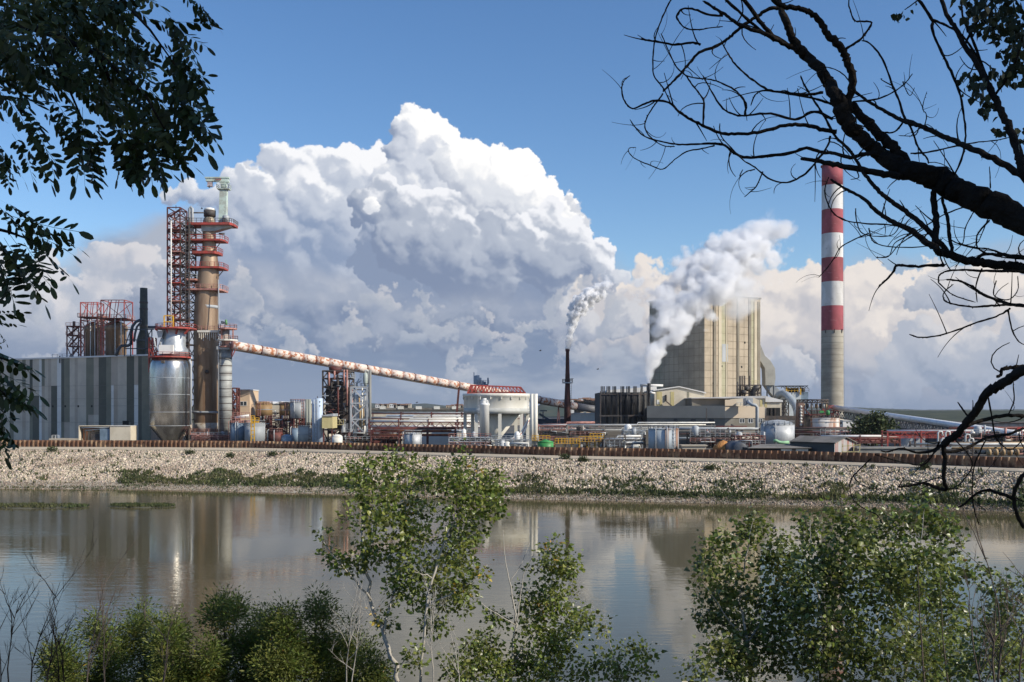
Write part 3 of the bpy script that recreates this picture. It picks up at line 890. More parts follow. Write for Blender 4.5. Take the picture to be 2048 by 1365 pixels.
mb.build('gantry', DKBLUE, t)
MB().tube([P(296, 655, D - 4), P(312, 655, D - 4), P(324, 656, D - 4)], .5, 8).build('header_pipe', DKBLUE, t)

# big steel silo
D = 322; s = D / FPX; c = (gx(339.5, D), D)
t = thing('steel_silo', 'big shiny steel silo with conical foot in front of the striped hall', 'silo', (c[0], c[1], GZ))
MB().lathe(c, [(9 * s, GZ - .3), (19 * s, gz(878, D)), (38.6 * s, gz(853, D)), (39 * s, gz(852, D)), (39 * s, gz(740, D)), (37 * s, gz(728, D)), (32 * s, gz(714, D))], 64).build('silo_shell', STEEL, t)
mb = MB()
for y in (757, 790, 825, 852): mb.ring(c, 39 * s, 39.25 * s, gz(y, D), gz(y, D) + .14, 64)
mb.build('seam', GREYP, t)
cu = (gx(348, D), D)
MB().lathe(cu, [(28 * s, gz(714, D)), (28 * s, gz(700, D)), (22.5 * s, gz(693, D)), (22.5 * s, gz(662, D)), (21 * s, gz(659, D)), (2 * s, gz(655, D))], 48).build('upper_drum', pm('dull_steel', (.55, .58, .58), (.40, .42, .43), scale=.5, rough=.42, metal=.6), t)
def octring(cx, cy_, r0, r1, z, n=8, rot=.3): pass
def deck(t, cx, cyD, r0, r1, z, mat, rmat, n=16, th=.45, rail=1.2, name='platform', rw=.13):
    d = MB().ring((cx, cyD), r0, r1, z - th, z, n).build(name, mat, t)
    pts = [(cx + r1 * .98 * math.cos(2 * math.pi * j / n), cyD + r1 * .98 * math.sin(2 * math.pi * j / n), z) for j in range(n + 1)]
    if rail: MB().rail(pts, rail, 2.0, rw).build('railing', rmat, d)
    return d
deck(t, c[0], D, 30 * s, 41 * s, gz(714, D), RED, RED)
deck(t, gx(352, D), D, 8 * s, 40 * s, gz(657, D), RED, RED)
for px in (318, 340, 362, 386): MB().beam((gx(px, D), D - 22 * s, gz(657, D) - .4), (gx(px - (px - 352) * .3, D), D - 20 * s, gz(670, D)), .5).build('bracket', RED, t)
MB().box((gx(330, D), D - 34 * s, gz(710, D)), (gx(357.5, D), D - 28 * s, gz(692.5, D))).build('white_cabin', WHITE, t)
MB().tube([P(302, 674, D - 4), P(308, 676, D - 5), P(310, 690, D - 5), P(316, 705, D - 4)], 1.6 * s, 8).build('pipe', GREYP, t)
mb = MB().add([P(313, 662, D - 4), P(327, 662, D - 4), P(324, 675, D - 4), P(316, 676, D - 4), P(313, 662, D - 1), P(327, 662, D - 1), P(324, 675, D - 1), P(316, 676, D - 1)], [(0, 3, 2, 1), (0, 1, 5, 4), (1, 2, 6, 5), (2, 3, 7, 6), (3, 0, 4, 7)])
mb.build('hopper', GREYP, t)
MB().tube([P(324, 676, D - 3), P(318, 694, D - 3)], 2 * s, 8).build('chute', GREYP, t)
mb = MB(); D2 = D - 2; mb.lattice(gx(298, D2), gx(306, D2), D2, D2 + 3, [gz(745, D2), gz(715, D2), gz(693, D2), gz(676, D2)], .3, .2); mb.build('side_frame', RED, t)
mb = MB(); mb.tube([P(379, 720, D - 3), P(382, 730, D - 3), P(381.5, 850, D - 3)], .35, 8); mb.build('downpipe', GREYP, t)
mb = MB(); yb = D - 22 * s
for px in (336, 354): mb.beam((gx(px, D), yb, gz(657, D)), (gx(px, D), yb, gz(634, D)), .35)
for y in (634, 646, 657): mb.beam((gx(336, D), yb, gz(y, D)), (gx(354, D), yb, gz(y, D)), .3)
mb.build('lifting_frame', YEL, t)
MB().box((gx(336, D), D - 39.6 * s, gz(728, D)), (gx(342, D), D - 30 * s, gz(723, D))).build('manhole', DKSTEEL, t)

# lattice lift tower
D = 333; s = D / FPX
t = thing('lift_tower', 'tall dark red lattice lift tower standing left of the brown column', 'tower', (gx(362, D), D, GZ))
y0, y1 = D - 3, D + 4
X = lambda px: gx(px, D)
Z = lambda py: gz(py, D)
zs = [GZ] + [Z(y) for y in (840, 800, 760, 720, 690, 656, 640, 622, 604, 586, 568, 550, 532, 514, 498, 482, 466, 450, 434, 419)]
for px0, px1, k1, mt, nm in ((341, 366, len(zs), DRED, 'frame'), (367, 384, len(zs) - 2, DKSTEEL, 'lift_shaft')):
    MB().lattice(X(px0), X(px1), y0, y1, zs[:k1], .38, .22).build(nm, mt, t)
for k, y in enumerate((640, 604, 568, 532, 506, 482, 462)):
    z = Z(y); pl = MB().box((X(341), y0 - .5, z - .2), (X(368), y1, z + .15)).build('landing', (DRED, PINK, RED)[k % 3], t)
    MB().rail([(X(341), y0 - .5, z + .15), (X(368), y0 - .5, z + .15)], 1.2, 1.6, .13).build('railing', RED, pl)
for k in range(7, len(zs) - 1, 1):
    a, b = (343, 364) if k % 2 else (364, 343)
    MB().beam((X(a), D - 1, zs[k]), (X(b), D - 1, zs[k + 1]), .5).build('stair_flight', DRED if k % 3 else PINK, t)
MB().ladder((X(382), y0 - .6, Z(650)), (X(382), y0 - .6, Z(440)), 1.3, t=.22, step=1.3).build('ladder', DKSTEEL, t)
MB().tube([(X(350), y0 - .8, Z(655)), (X(350), y0 - .8, Z(446))], .22, 6).build('pipe', WHITE, t)
MB().tube([(X(379), D, Z(500)), (X(379), D, Z(418)), (X(382), D, Z(414)), (X(385), D, Z(418)), (X(385), D, Z(470))], .45, 8).build('riser_pipe', GREYP, t)
MB().beam((X(352), D, Z(419)), (X(352), D, Z(411)), .16).build('antenna', DKSTEEL, t)

# tall brown column
D = 335; s = D / FPX
t = thing('brown_column', 'tallest brown rusted process column with ring platforms and tapering top', 'column', (gx(413, D), D, GZ))
def lean_lathe(mb, prof, n=40):
    """prof: (px centre, px radius, py)"""
    vs_ = []
    for cxp, rp, y in prof:
        for j in range(n):
            a = 2 * math.pi * j / n; vs_.append((gx(cxp, D) + rp * s * math.cos(a), D + rp * s * math.sin(a), gz(y, D)))
    k = len(prof)
    return mb.add(vs_, [(i * n + j, i * n + (j + 1) % n, (i + 1) * n + (j + 1) % n, (i + 1) * n + j) for i in range(k - 1) for j in range(n)] + [tuple(range(n - 1, -1, -1)), tuple((k - 1) * n + j for j in range(n))], 0, True)
mb = MB(); lean_lathe(mb, [(412, 23, 872), (412, 23.3, 845), (412, 23.6, 840), (411.5, 23.6, 700), (412, 23.6, 640), (413, 22, 590), (415, 21.5, 575), (417, 20.5, 548), (418, 19, 532), (418.5, 15.5, 508), (418.5, 13.5, 498), (418.5, 13, 470), (418, 12.5, 450)])
auto_smooth(mb.build('column_shell', RUSTB, t))
mb = MB(); lean_lathe(mb, [(412, 24.2, 866), (412, 24.2, 846)]); mb.build('base_ring', pm('worn_grey_ring', (.42, .39, .34), (.25, .19, .13), scale=.5, rough=.6), t)
mb = MB(); lean_lathe(mb, [(414, 22.4, 618), (414, 22.4, 612)]); mb.build('pale_band', GREYP, t)
mb = MB(); lean_lathe(mb, [(418.5, 12, 450), (418.5, 12.2, 442), (418.5, 10, 437), (418.5, 8, 434)]); mb.build('neck', pm('worn_neck', (.42, .38, .30), (.22, .17, .12), scale=.5, rough=.5, metal=.3), t)
mb = MB(); lean_lathe(mb, [(419.5, 11.5, 434), (419.5, 11.7, 422)]); mb.build('vent_drum', DKSTEEL, t)
mb = MB(); lean_lathe(mb, [(419.5, 11.5, 422), (419.5, 10, 418), (419.5, 4, 416)]); mb.build('drum_cap', WHITE, t)
def sdeck(y, xl, xr, mat, rmat, depth=24, th=.6, name='platform'):
    z = gz(y, D); x0, x1 = gx(xl, D), gx(xr, D); yf, yb = D - depth * s, D + depth * s; cut = min(5 * s, (x1 - x0) * .2)
    poly = [(x0 + cut, yf), (x1 - cut, yf), (x1, yf + cut * 2.5), (x1, yb), (x0, yb), (x0, yf + cut * 2.5)]
    d = MB().prism(poly, z - th, z).build(name, mat, t)
    MB().rail([(x0, yb, z), (x0, yf + cut * 2.5, z), (x0 + cut, yf, z), (x1 - cut, yf, z), (x1, yf + cut * 2.5, z), (x1, yb, z)], 1.35, 1.5, .14).build('railing', rmat, d)
    return d
sdeck(449, 376, 470, RED, DKSTEEL, 22, .8); sdeck(481, 376, 451, RED, RED, 20); sdeck(505, 386, 440, RED, RED, 20, .9); sdeck(536, 376, 450, RED, RED, 24)
sdeck(560, 372, 402, PINK, GREYP, 22); sdeck(580, 368, 449, PINK, PINK, 26); sdeck(663, 398, 450, OFFW, PINK, 27, .7); sdeck(866, 376, 440, PINK, PINK, 28)
mb = MB(); z0 = gz(451, D)
mb.add([(gx(407, D), D - 14 * s, z0), (gx(466, D), D - 14 * s, z0), (gx(464, D), D - 14 * s, gz(456, D)), (gx(433, D), D - 14 * s, gz(465, D)), (gx(407, D), D - 14 * s, gz(465, D)),
        (gx(407, D), D + 6 * s, z0), (gx(466, D), D + 6 * s, z0), (gx(464, D), D + 6 * s, gz(456, D)), (gx(433, D), D + 6 * s, gz(465, D)), (gx(407, D), D + 6 * s, gz(465, D))],
       [(0, 4, 3, 2, 1), (5, 6, 7, 8, 9), (1, 2, 7, 6), (2, 3, 8, 7), (3, 4, 9, 8)])
mb.build('crane_bracket', pm('bracket_grey', (.48, .50, .46), (.36, .38, .35), scale=.4, rough=.6), t)
mb = MB()
for (a, b, cx_, dy_) in ((440, 487, 430, 500), (447, 541, 437, 553), (392, 487, 405, 500), (384, 454, 402, 466), (386, 585, 396, 600)):
    mb.beam(P(a, b, D - 15 * s), P(cx_, dy_, D - 12 * s), .22)
mb.build('strut', DKSTEEL, t)
for (a, y, b, rp) in ((380, 426, 408, 1.4), (438, 468, 449, 1.9), (386, 469, 404, 1.9)):
    MB().tube([P(a, y, D - 2), P(b, y, D - 2)], rp * s, 8).build('cross_pipe', DKSTEEL, t)
mb = MB(); mb.tube([P(382, 824, D - 24 * s), P(400, 825, D - 25 * s), P(438, 825, D - 25 * s), P(441, 830, D - 24 * s), P(441, 848, D - 24 * s)], .4, 8); mb.build('water_main', GREYP, t)
mb = MB()
for i in range(10):
    px = 398 + i * 4.2; mb.beam(P(px, 664, D - 26 * s), P(px + .5, 676 + (i % 3) * 3, D - 25 * s), .2)
mb.build('hanging_cable', OFFW, t)
MB().tube([P(414, 744, D - 23.5 * s), P(414, 744, D - 25 * s)], 4 * s, 10).build('manhole', DKSTEEL, t)
MB().tube([P(437, 866, D - 9), P(437.5, 590, D - 5), P(436.5, 560, D - 4)], .18, 6).build('conduit', GREYP, t)

# crane on the column
t = thing('roof_crane', 'pale green slewing crane with a short boom on top of the brown column', 'crane', (gx(446, D), D, gz(449, D)))
mb = MB(); X = lambda px: gx(px, D)
mb.add([(X(439), D - 8 * s, gz(449, D)), (X(454), D - 8 * s, gz(449, D)), (X(454), D + 5 * s, gz(449, D)), (X(439), D + 5 * s, gz(449, D)), (X(441), D - 6 * s, gz(379, D)), (X(455), D - 6 * s, gz(379, D)), (X(455), D + 4 * s, gz(379, D)), (X(441), D + 4 * s, gz(379, D))],
       [(0, 3, 2, 1), (4, 5, 6, 7), (0, 1, 5, 4), (1, 2, 6, 5), (2, 3, 7, 6), (3, 0, 4, 7)])
mb.build('mast', PALEG, t)
MB().box((X(443), D - 5 * s, gz(379, D)), (X(454), D + 4 * s, gz(366, D))).build('slewing_head', PALEG, t)
bm_ = MB().box((X(413), D - 5 * s, gz(364, D)), (X(457), D + 3 * s, gz(356.5, D))).box((X(411), D - 6 * s, gz(358, D)), (X(459), D + 4 * s, gz(355.5, D))).box((X(440), D - 5.5 * s, gz(366, D)), (X(459), D + 3.5 * s, gz(363, D)))
boom = bm_.build('boom', PALEG, t)
mb = MB()
for i, px in enumerate((433, 436, 439, 442)): mb.box((X(px), D - 6.4 * s, gz(362.5, D)), (X(px + 1.6), D - 6.1 * s, gz(359.2, D))) if i % 2 else mb.beam((X(px), D - 6.3 * s, gz(362.5, D)), (X(px + 1.8), D - 6.3 * s, gz(359.2, D)), .2)
mb.build('red_lettering', RED, boom)
MB().box((X(416), D - 4 * s, gz(373, D)), (X(425), D + 2 * s, gz(364.5, D))).box((X(415), D - 4.6 * s, gz(374.2, D)), (X(426), D + 2.6 * s, gz(372.8, D))).build('trolley', pm('trolley_grey', (.55, .50, .50), (.40, .3, .3), scale=.6, rough=.6), t)
MB().beam((X(420.5), D - 1, gz(373, D)), (X(420.5), D - 1, gz(377.5, D)), .35).build('hook', DKSTEEL, t)
pl = MB().box((X(436), D - 9 * s, gz(380, D)), (X(460), D + 8 * s, gz(378.5, D))).build('platform', PALEG, t)
MB().rail([(X(436), D + 8 * s, gz(378.5, D)), (X(436), D - 9 * s, gz(378.5, D)), (X(460), D - 9 * s, gz(378.5, D)), (X(460), D + 8 * s, gz(378.5, D))], 1.3, 1.2, .13).rail([(X(436), D - 9 * s, gz(371, D)), (X(460), D - 9 * s, gz(371, D))], 1.0, 1.2, .1).build('railing', PALEG, pl)
MB().lathe((X(456), D - 14 * s), [(7 * s, gz(449, D)), (7 * s, gz(436, D)), (5 * s, gz(434, D))], 16).build('winch_house', GREYP, t)

# slim grey column with its head
D = 330; s = D / FPX
t = thing('grey_column', 'slim grey banded column between the brown column and the rusty tube', 'column', (gx(451, D), D, GZ))
c = (gx(451, D), D)
MB().lathe(c, [(12.6 * s, GZ), (12.6 * s, gz(700, D))], 28).build('column_shell', pm('grey_column_paint', (.40, .41, .38), (.24, .235, .215), scale=.35, rough=.6, stretch=(.3, .3, 1.5)), t)
mb = MB()
for y in (718, 733, 748, 762, 779, 795, 808, 822, 838): mb.ring(c, 12.6 * s, 12.9 * s, gz(y, D), gz(y, D) + .25, 28)
mb.build('band', DKSTEEL, t)
MB().lathe(c, [(12.6 * s, gz(700, D)), (12.6 * s, gz(697, D)), (8 * s, gz(690, D)), (8 * s, gz(657, D))], 24).build('head', pm('head_grey', (.40, .36, .32), (.24, .2, .17), scale=.5, rough=.6), t)
mb = MB()
for px in (443, 466): mb.beam(P(px, 680, D - 8 * s), P(px, 656, D - 8 * s), .4)
for px in (443, 466): mb.beam(P(px, 680, D + 8 * s), P(px, 656, D + 8 * s), .4)
mb.build('head_frame', PINK, t)
for (y, r_, mt) in ((657, 19, PINK), (680, 21, OFFW), (693, 19, PINK)): deck(t, gx(455, D), D, 7.5 * s, r_ * s, gz(y, D), mt, PINK, n=12, rw=.12)
MB().box((gx(437, D), D - 14 * s, gz(700, D)), (gx(463, D), D - 12.7 * s, gz(694, D))).build('lower_frame', GREYP, t)
MB().tube([P(452, 640, D - 3), P(453, 650, D - 3)], 2.2 * s, 8).build('motor', pm('green_motor', (.12, .28, .10), rough=.5), t)
MB().box(P(442, 647, D - 4), P(450, 644, D - 1)).build('motor_bracket', DKBLUE, t)
MB().tube([P(467, 693, D - 4), P(463, 712, D - 4)], .2, 6).tube([P(474, 694, D - 4), P(463, 716, D - 4)], .15, 6).build('stay', RED, t)

# the long sloping tube
D1, D2 = 326, 415
def tubep(px):
    u = (px - 466) / (1152 - 466.0)
    # straight in space between two real points
    a, b = P(466, 691, D1), P(1152, 813, D2)
    lo, hi = 0.0, 1.0
    for _ in range(40):
        m_ = (lo + hi) / 2; q = a.lerp(b, m_)
        if q.x / q.y * FPX + 1024 < px: lo = m_
        else: hi = m_
    return a.lerp(b, lo)
ta, tb = P(464, 690.5, D1), P(1152, 813, D2)
RT = 1.46
t = thing('conveyor_tube', 'long rusty white conveyor tube sloping down from the grey column', 'conveyor', tuple(ta))
NS = 30
for i in range(NS):
    MB().tube([ta.lerp(tb, i / NS + .0008), ta.lerp(tb, (i + 1) / NS - .0008)], RT, 20).build('tube_segment', TUBE, t)
for i in range(0, NS + 1):
    a = ta.lerp(tb, max(0, i / NS - .0009)); b = ta.lerp(tb, min(1, i / NS + .0009))
    MB().tube([a, b], RT + (.14 if i % 4 == 2 else .05), 20).build('flange', DRED if i % 4 == 2 else PINK, t)
MB().tube([ta + Vector((0, -.9, -RT - .12)), tb + Vector((0, -.9, -RT - .12))], .16, 6).build('cable_tray', DKSTEEL, t)
e = P(1205, 822, D2 + 3)
MB().tube([tb, tb.lerp(e, .5), e], [RT, RT * 1.05, RT * 1.25], 20).build('grey_end_section', pm('tube_grey', (.17, .17, .175), (.12, .12, .125), scale=.4, rough=.6), t)
for px, yb, spread in ((668, 742, 5), (695, 742, 2),):
    q = tubep(px)
    MB().beam(q + Vector((0, 0, -RT)), (q.x, q.y, gz(yb + 8, q.y)), .45).build('support_post', PINK, t)
q = tubep(671); MB().lathe((q.x, q.y), [(.5, q.z - RT - 2.6), (2.2, q.z - RT - 1.2), (2.4, q.z - RT + .3)], 12).build('discharge_cone', DRED, t)
q = tubep(918)
MB().beam(q + Vector((0, -1, -RT)), (gx(909, q.y), q.y - 1, GZ), .75).build('support_leg', DRED, t)
q = tubep(1117)
for dx in (-4, 5): MB().beam(q + Vector((0, 0, -RT)), (gx(1117 + dx, q.y), q.y, GZ), .45).build('support_leg', PINK, t)

# ---------------------------------------------------------------- tanks
def tank(name, label, cx, D, rp, ytop, mat, cat='tank', ybot=None, roof='dome', rise=4, group=None, ladder=None, rail=True, bands=(), pipes=0, railmat=PINK, roofmat=None, foot=None):
    s = D / FPX; c = (gx(cx, D), D); r = rp * s; z0 = gz(ybot, D); z1 = gz(ytop, D)
    t = thing(name, label, cat, (c[0], c[1], z0), group)
    MB().lathe(c, [(r, z0), (r, z1)], 40).build('shell', mat, t)
    h = rise * s
    pr = {'dome': [(r * 1.01, z1 - .05), (r * .98, z1 + h * .15), (r * .8, z1 + h * .55), (r * .45, z1 + h * .88), (r * .05, z1 + h)],
          'cone': [(r * 1.02, z1 - .05), (r * 1.02, z1 + .12), (r * .05, z1 + h)], 'flat': [(r * 1.015, z1 - .1), (r * 1.015, z1 + .25)]}[roof]
    MB().lathe(c, pr, 40).build('roof', roofmat or mat, t)
    for y in bands: MB().ring(c, r, r + .1, gz(y, D), gz(y, D) + .22, 40).build('band', GREYP, t)
    if rail:
        n = 18; pts = [(c[0] + r * math.cos(2 * math.pi * j / n), D + r * math.sin(2 * math.pi * j / n), z1) for j in range(n + 1)]
        MB().rail(pts, 1.1, 2.2, .1).build('railing', railmat, t)
    if ladder is not None:
        a = ladder; x, y = c[0] + (r + .25) * math.sin(a), D - (r + .25) * math.cos(a)
        MB().ladder((x, y, z0), (x, y, z1 + .8), .8, t=.13).build('ladder', railmat, t)
    rr = random.Random(int(cx))
    for k in range(pipes):
        a = rr.uniform(-1.2, 1.2); x, y = c[0] + (r + .35) * math.sin(a), D - (r + .35) * math.cos(a)
        MB().tube([(x, y, z0), (x, y, z1 + .4), (x - .3 * math.sin(a), D - (r - .6) * math.cos(a), z1 + .7)], .16, 6).build('pipe', GREYP, t)
    if foot:
        mb = MB()
        for k in range(8):
            a = 2 * math.pi * (k + .5) / 8; mb.beam((c[0] + r * .9 * math.cos(a), D + r * .9 * math.sin(a), GZ), (c[0] + r * .9 * math.cos(a), D + r * .9 * math.sin(a), z0), .4)
        mb.build('leg_frame', foot, t)
    return t
tank('storage_tank', 'brown dome-topped tank nearest the beige office block', 528, 348, 16.5, 810, TAN, ybot=832, rise=7, bands=(820,), ladder=-.3, foot=DRED, group='brown dome-topped tanks')
tank('storage_tank', 'brown dome-topped tank partly behind the large grey tank', 572, 350, 13, 811, TAN, ybot=832, rise=7, bands=(821,), ladder=.3, foot=DRED, group='brown dome-topped tanks')
tank('storage_tank', 'large grey raised tank left of the tall pale blue vessel', 596, 322, 15, 806, GREYP, ybot=837, rise=3, roof='cone', ladder=.8, pipes=2, foot=DRED)
tank('storage_tank', 'dark blue-grey tank with white pipes at the foot of the grey column', 476, 319, 15.5, 848, BLUEG, rise=2, roof='flat', pipes=4, ladder=-.9)
tank('storage_tank', 'pale grey cylindrical tank behind the yellow ladder', 510, 316, 20, 848, GREYP, rise=2, roof='flat', bands=(852,), railmat=GREYP)
tank('storage_tank', 'dark red low tank behind the small blue domed tank', 552, 320, 14.5, 864, DRED, rise=2, roof='flat', pipes=3)
tank('storage_tank', 'small dark blue tank with a domed lid', 574.5, 311, 11.5, 874, BLUEG, rise=5, roof='dome', rail=False)
tank('storage_tank', 'plain light grey cylindrical tank beside the pale blue vessel', 610, 311, 13.5, 853, pm('concrete_tank', (.42, .42, .39), (.34, .34, .31), scale=.3, rough=.7), rise=1, roof='flat', ladder=.9, bands=(870,), railmat=DRED)
tank('storage_tank', 'dark slate tank just behind the plain light grey tank', 592, 318, 9, 858, BLUEG, rise=1, roof='flat', pipes=2, rail=False)
tank('white_tank', 'small white tank with a shallow dome and red valve', 674.5, 292, 10.5, 874, OFFW, rise=5, rail=False)
tank('silver_tank', 'small silver drum tank behind the wall left of the white hopper', 826, 282, 17.5, 869, GALV, rise=3, roof='cone', railmat=GREYP, ladder=-1.0, pipes=1)
tank('green_tank', 'low bright green tank with a shallow cone lid', 1091, 262, 16, 885, GREEN, rise=6, roof='cone', rail=False)
tank('rusty_tank', 'grey tank with brown rust streaks and two ladders behind the wall', 1327, 262, 30, 859, STREAKG, rise=1, roof='flat', ladder=.55, railmat=GREYP, pipes=2)
tank('domed_tank', 'large grey steel tank with a ribbed dome near the corrugated shed', 1555, 290, 33, 850, GALV, rise=10, railmat=GREYP, roofmat=GREYP, pipes=2)
tank('round_tank', 'white round tank with pink rust streaks at the foot of the chimney', 1650, 334, 28, 838, STREAK, ybot=None, rise=2, roof='flat', bands=(845,), railmat=DRED)
mb = MB().ladder(P(505.5, 884, 309), P(505.5, 832, 309), 1.0, t=.28, step=1.1); D = 309
t = thing('yellow_ladder', 'bright yellow caged ladder with a small landing between the tanks', 'ladder', P(505.5, 886, 309))
mb.build('ladder', YEL, t)
MB().box(P(504, 846, 309), P(518, 843, 311)).build('landing', YEL, t); MB().rail([P(504, 843, 309), P(518, 843, 309)], 1.1, 1, .14).build('railing', YEL, t)
D = 305; s = D / FPX
t = thing('pale_blue_vessel', 'tall slim pale blue vessel with a ladder beside the grey tanks', 'vessel', (gx(636, D), D, GZ))
MB().lathe((gx(638, D), D), [(7.5 * s, GZ), (7.5 * s, gz(797, D))], 24, smooth=True).build('shell', PALEB, t)
MB().lathe((gx(629, D + 3), D + 3), [(5 * s, GZ), (5 * s, gz(803, D + 3)), (2 * s, gz(799, D + 3))], 20).build('side_pipe', PALEB, t)
MB().ladder((gx(633, D), D - 8 * s, GZ), (gx(633, D), D - 8 * s, gz(800, D)), .8, t=.14).build('ladder', GREYP, t)
for y in (805, 813): MB().box((gx(640.5, D), D - 7.8 * s, gz(y, D)), (gx(642, D), D - 6.5 * s, gz(y - 2, D))).build('port', DARK, t)
MB().beam((gx(635, D), D, gz(803, D)), (gx(635, D), D, gz(793, D)), .2).build('vent_post', DKSTEEL, t)
t = thing('twin_risers', 'pair of dull olive standing pipes between grey tank and pale blue vessel', 'pipes', (gx(617, 316), 316, GZ))
for px in (614, 619): MB().tube([P(px, 888, 316), P(px, 799, 316)], .55, 10).build('riser', pm('risers', (.28, .29, .24), rough=.6), t)

# beige office block and its red stair tower
def windows(t, D, ys, xs, w, h, frame=WHITE):
    """front-facing windows: a frame with a recessed pane"""
    for (x, y) in [(x, y) for y in ys for x in xs]:
        f = MB(); x0, x1, z0, z1 = gx(x, D), gx(x + w, D), gz(y + h, D), gz(y, D); e = .12
        f.box((x0, D - .14, z0), (x1, D - .02, z0 + e)).box((x0, D - .14, z1 - e), (x1, D - .02, z1)).box((x0, D - .14, z0 + e), (x0 + e, D - .02, z1 - e)).box((x1 - e, D - .14, z0 + e), (x1, D - .02, z1 - e))
        xm = (x0 + x1) / 2; f.box((xm - .08, D - .13, z0 + e), (xm + .08, D - .02, z1 - e))
        fo = f.build('window', frame, t)
        MB().box((x0 + e, D - .07, z0 + e), (x1 - e, D - .03, z1 - e)).build('pane', GLASS, fo)
D = 345
t = thing('office_block', 'cream office block with one window beside the slim grey column', 'building', (gx(485, D), D, GZ))
MB().box((gx(474, D), D, GZ), (gx(499.5, D), D + 12, gz(781, D))).build('wall', pm('peach_render', (.68, .50, .33), (.62, .46, .31), scale=.2, rough=.8), t)
MB().box((gx(473, D), D - .3, gz(781, D)), (gx(500.5, D), D + 12.3, gz(779, D))).build('roof', ROOFW, t)
windows(t, D, [803], [480], 14, 9)
t = thing('stair_tower', 'red scaffold stair tower against the cream office block', 'stair tower', (gx(470, 340), 340, GZ))
MB().lattice(gx(463, 340), gx(477, 340), 338, 341, [GZ] + [gz(y, 340) for y in (862, 845, 828, 812, 796, 777)], .45, .3).build('frame', DRED, t)
for k, y in enumerate((862, 845, 828, 812, 796)): MB().beam(P(464 if k % 2 else 476, y, 339), P(476 if k % 2 else 464, y - 16, 339), .55).build('stair_flight', PINK, t)
t = thing('pipe_gallery', 'faded pink roof gallery with railings over the blue-grey tank', 'platform', (gx(478, 322), 322, GZ))
MB().box(P(462, 846, 318), P(500, 841, 326)).build('platform', PINK, t)
MB().rail([P(462, 841, 318), P(500, 841, 318)], 1.3, 1.5, .14).rail([P(466, 833, 322), P(500, 833, 322)], 1.2, 1.5, .14).build('railing', PINK, t)
MB().tube([P(470, 836, 320), P(498, 832, 320)], .5, 8).build('pipe', WHITE, t)
for px in (463, 480, 499): MB().beam((gx(px, 322), 320, GZ), P(px, 846, 320), .35).build('leg', DRED, t)
t = thing('low_warehouse', 'long low cream warehouse seen behind the brown tanks', 'building', (gx(560, 420), 420, GZ))
MB().box((gx(497, 420), 420, GZ), (gx(655, 420), 440, gz(808, 420))).build('wall', CREAM, t)
mb = MB()
for a in range(497, 650, 26): mb.add([(gx(a, 420), 419.6, gz(808, 420)), (gx(a + 25, 420), 419.6, gz(808, 420)), (gx(a + 12, 420), 419.6, gz(803, 420)), (gx(a, 420), 440, gz(808, 420)), (gx(a + 25, 420), 440, gz(808, 420)), (gx(a + 12, 420), 440, gz(803, 420))], [(0, 1, 2), (3, 5, 4), (0, 2, 5, 3), (1, 4, 5, 2)])
mb.build('roof', ROOFW, t)

# small cream boxes in front of the striped hall
D = 316
t = thing('cream_shed', 'open cream shed with pipes inside in front of the striped hall', 'shed', (gx(190, D), D, GZ))
mb = MB().box((gx(157, D), D + 3, GZ), (gx(222, D), D + 3.4, gz(852, D))).box((gx(157, D), D, GZ), (gx(158.5, D), D + 3, gz(852, D))).box((gx(157, D), D, gz(853, D)), (gx(222, D), D + 3, gz(851.5, D)))
mb.build('wall', CREAM, t)
for i, (pts, mt) in enumerate([([(168, 886), (168, 858), (195, 857)], RUSTO), ([(174, 886), (174, 861), (190, 861)], RUSTO), ([(170, 862), (215, 857)], GREYP), ([(180, 886), (180, 866), (200, 866), (200, 886)], DKSTEEL), ([(160, 856), (222, 855)], GREYP)]):
    MB().tube([P(a, b, D + 1.2 - .2 * i) for a, b in pts], .2, 8).build('pipe', mt, t)
MB().box((gx(201, D), D - .5, GZ), (gx(222, D), D + 2, gz(858, D))).build('cabinet', BLUEG, t)
MB().box((gx(181, D), D + .4, GZ), (gx(198, D), D + 2, gz(868, D))).build('pump', DKSTEEL, t)
t = thing('cream_cabin', 'plain cream windowless cabin next to the steel silo', 'cabin', (gx(243, D), D, GZ))
MB().box((gx(222.5, D), D - 1, GZ), (gx(263.5, D), D + 5, gz(852.4, D))).build('wall', CREAM, t)
MB().box((gx(222, D), D - 1.2, gz(852.4, D)), (gx(264, D), D + 5.2, gz(851.6, D))).build('roof', ROOFW, t)
t = thing('loading_ledge', 'low pale concrete ledge with railings left of the cream shed', 'ledge', (gx(128, D), D, GZ))
MB().box((gx(98, D), D, GZ), (gx(157, D), D + 3, gz(881, D) + .6)).build('slab', CONCB, t)
MB().rail([(gx(104, D), D, gz(881, D) + .5), (gx(118, D), D, gz(881, D) + .5)], 1.1, 1, .1).build('railing', WHITE, t)
MB().rail([(gx(292, 312), 312, GZ + .6), (gx(318, 312), 312, GZ + .6)], 1.1, 1.4, .1)

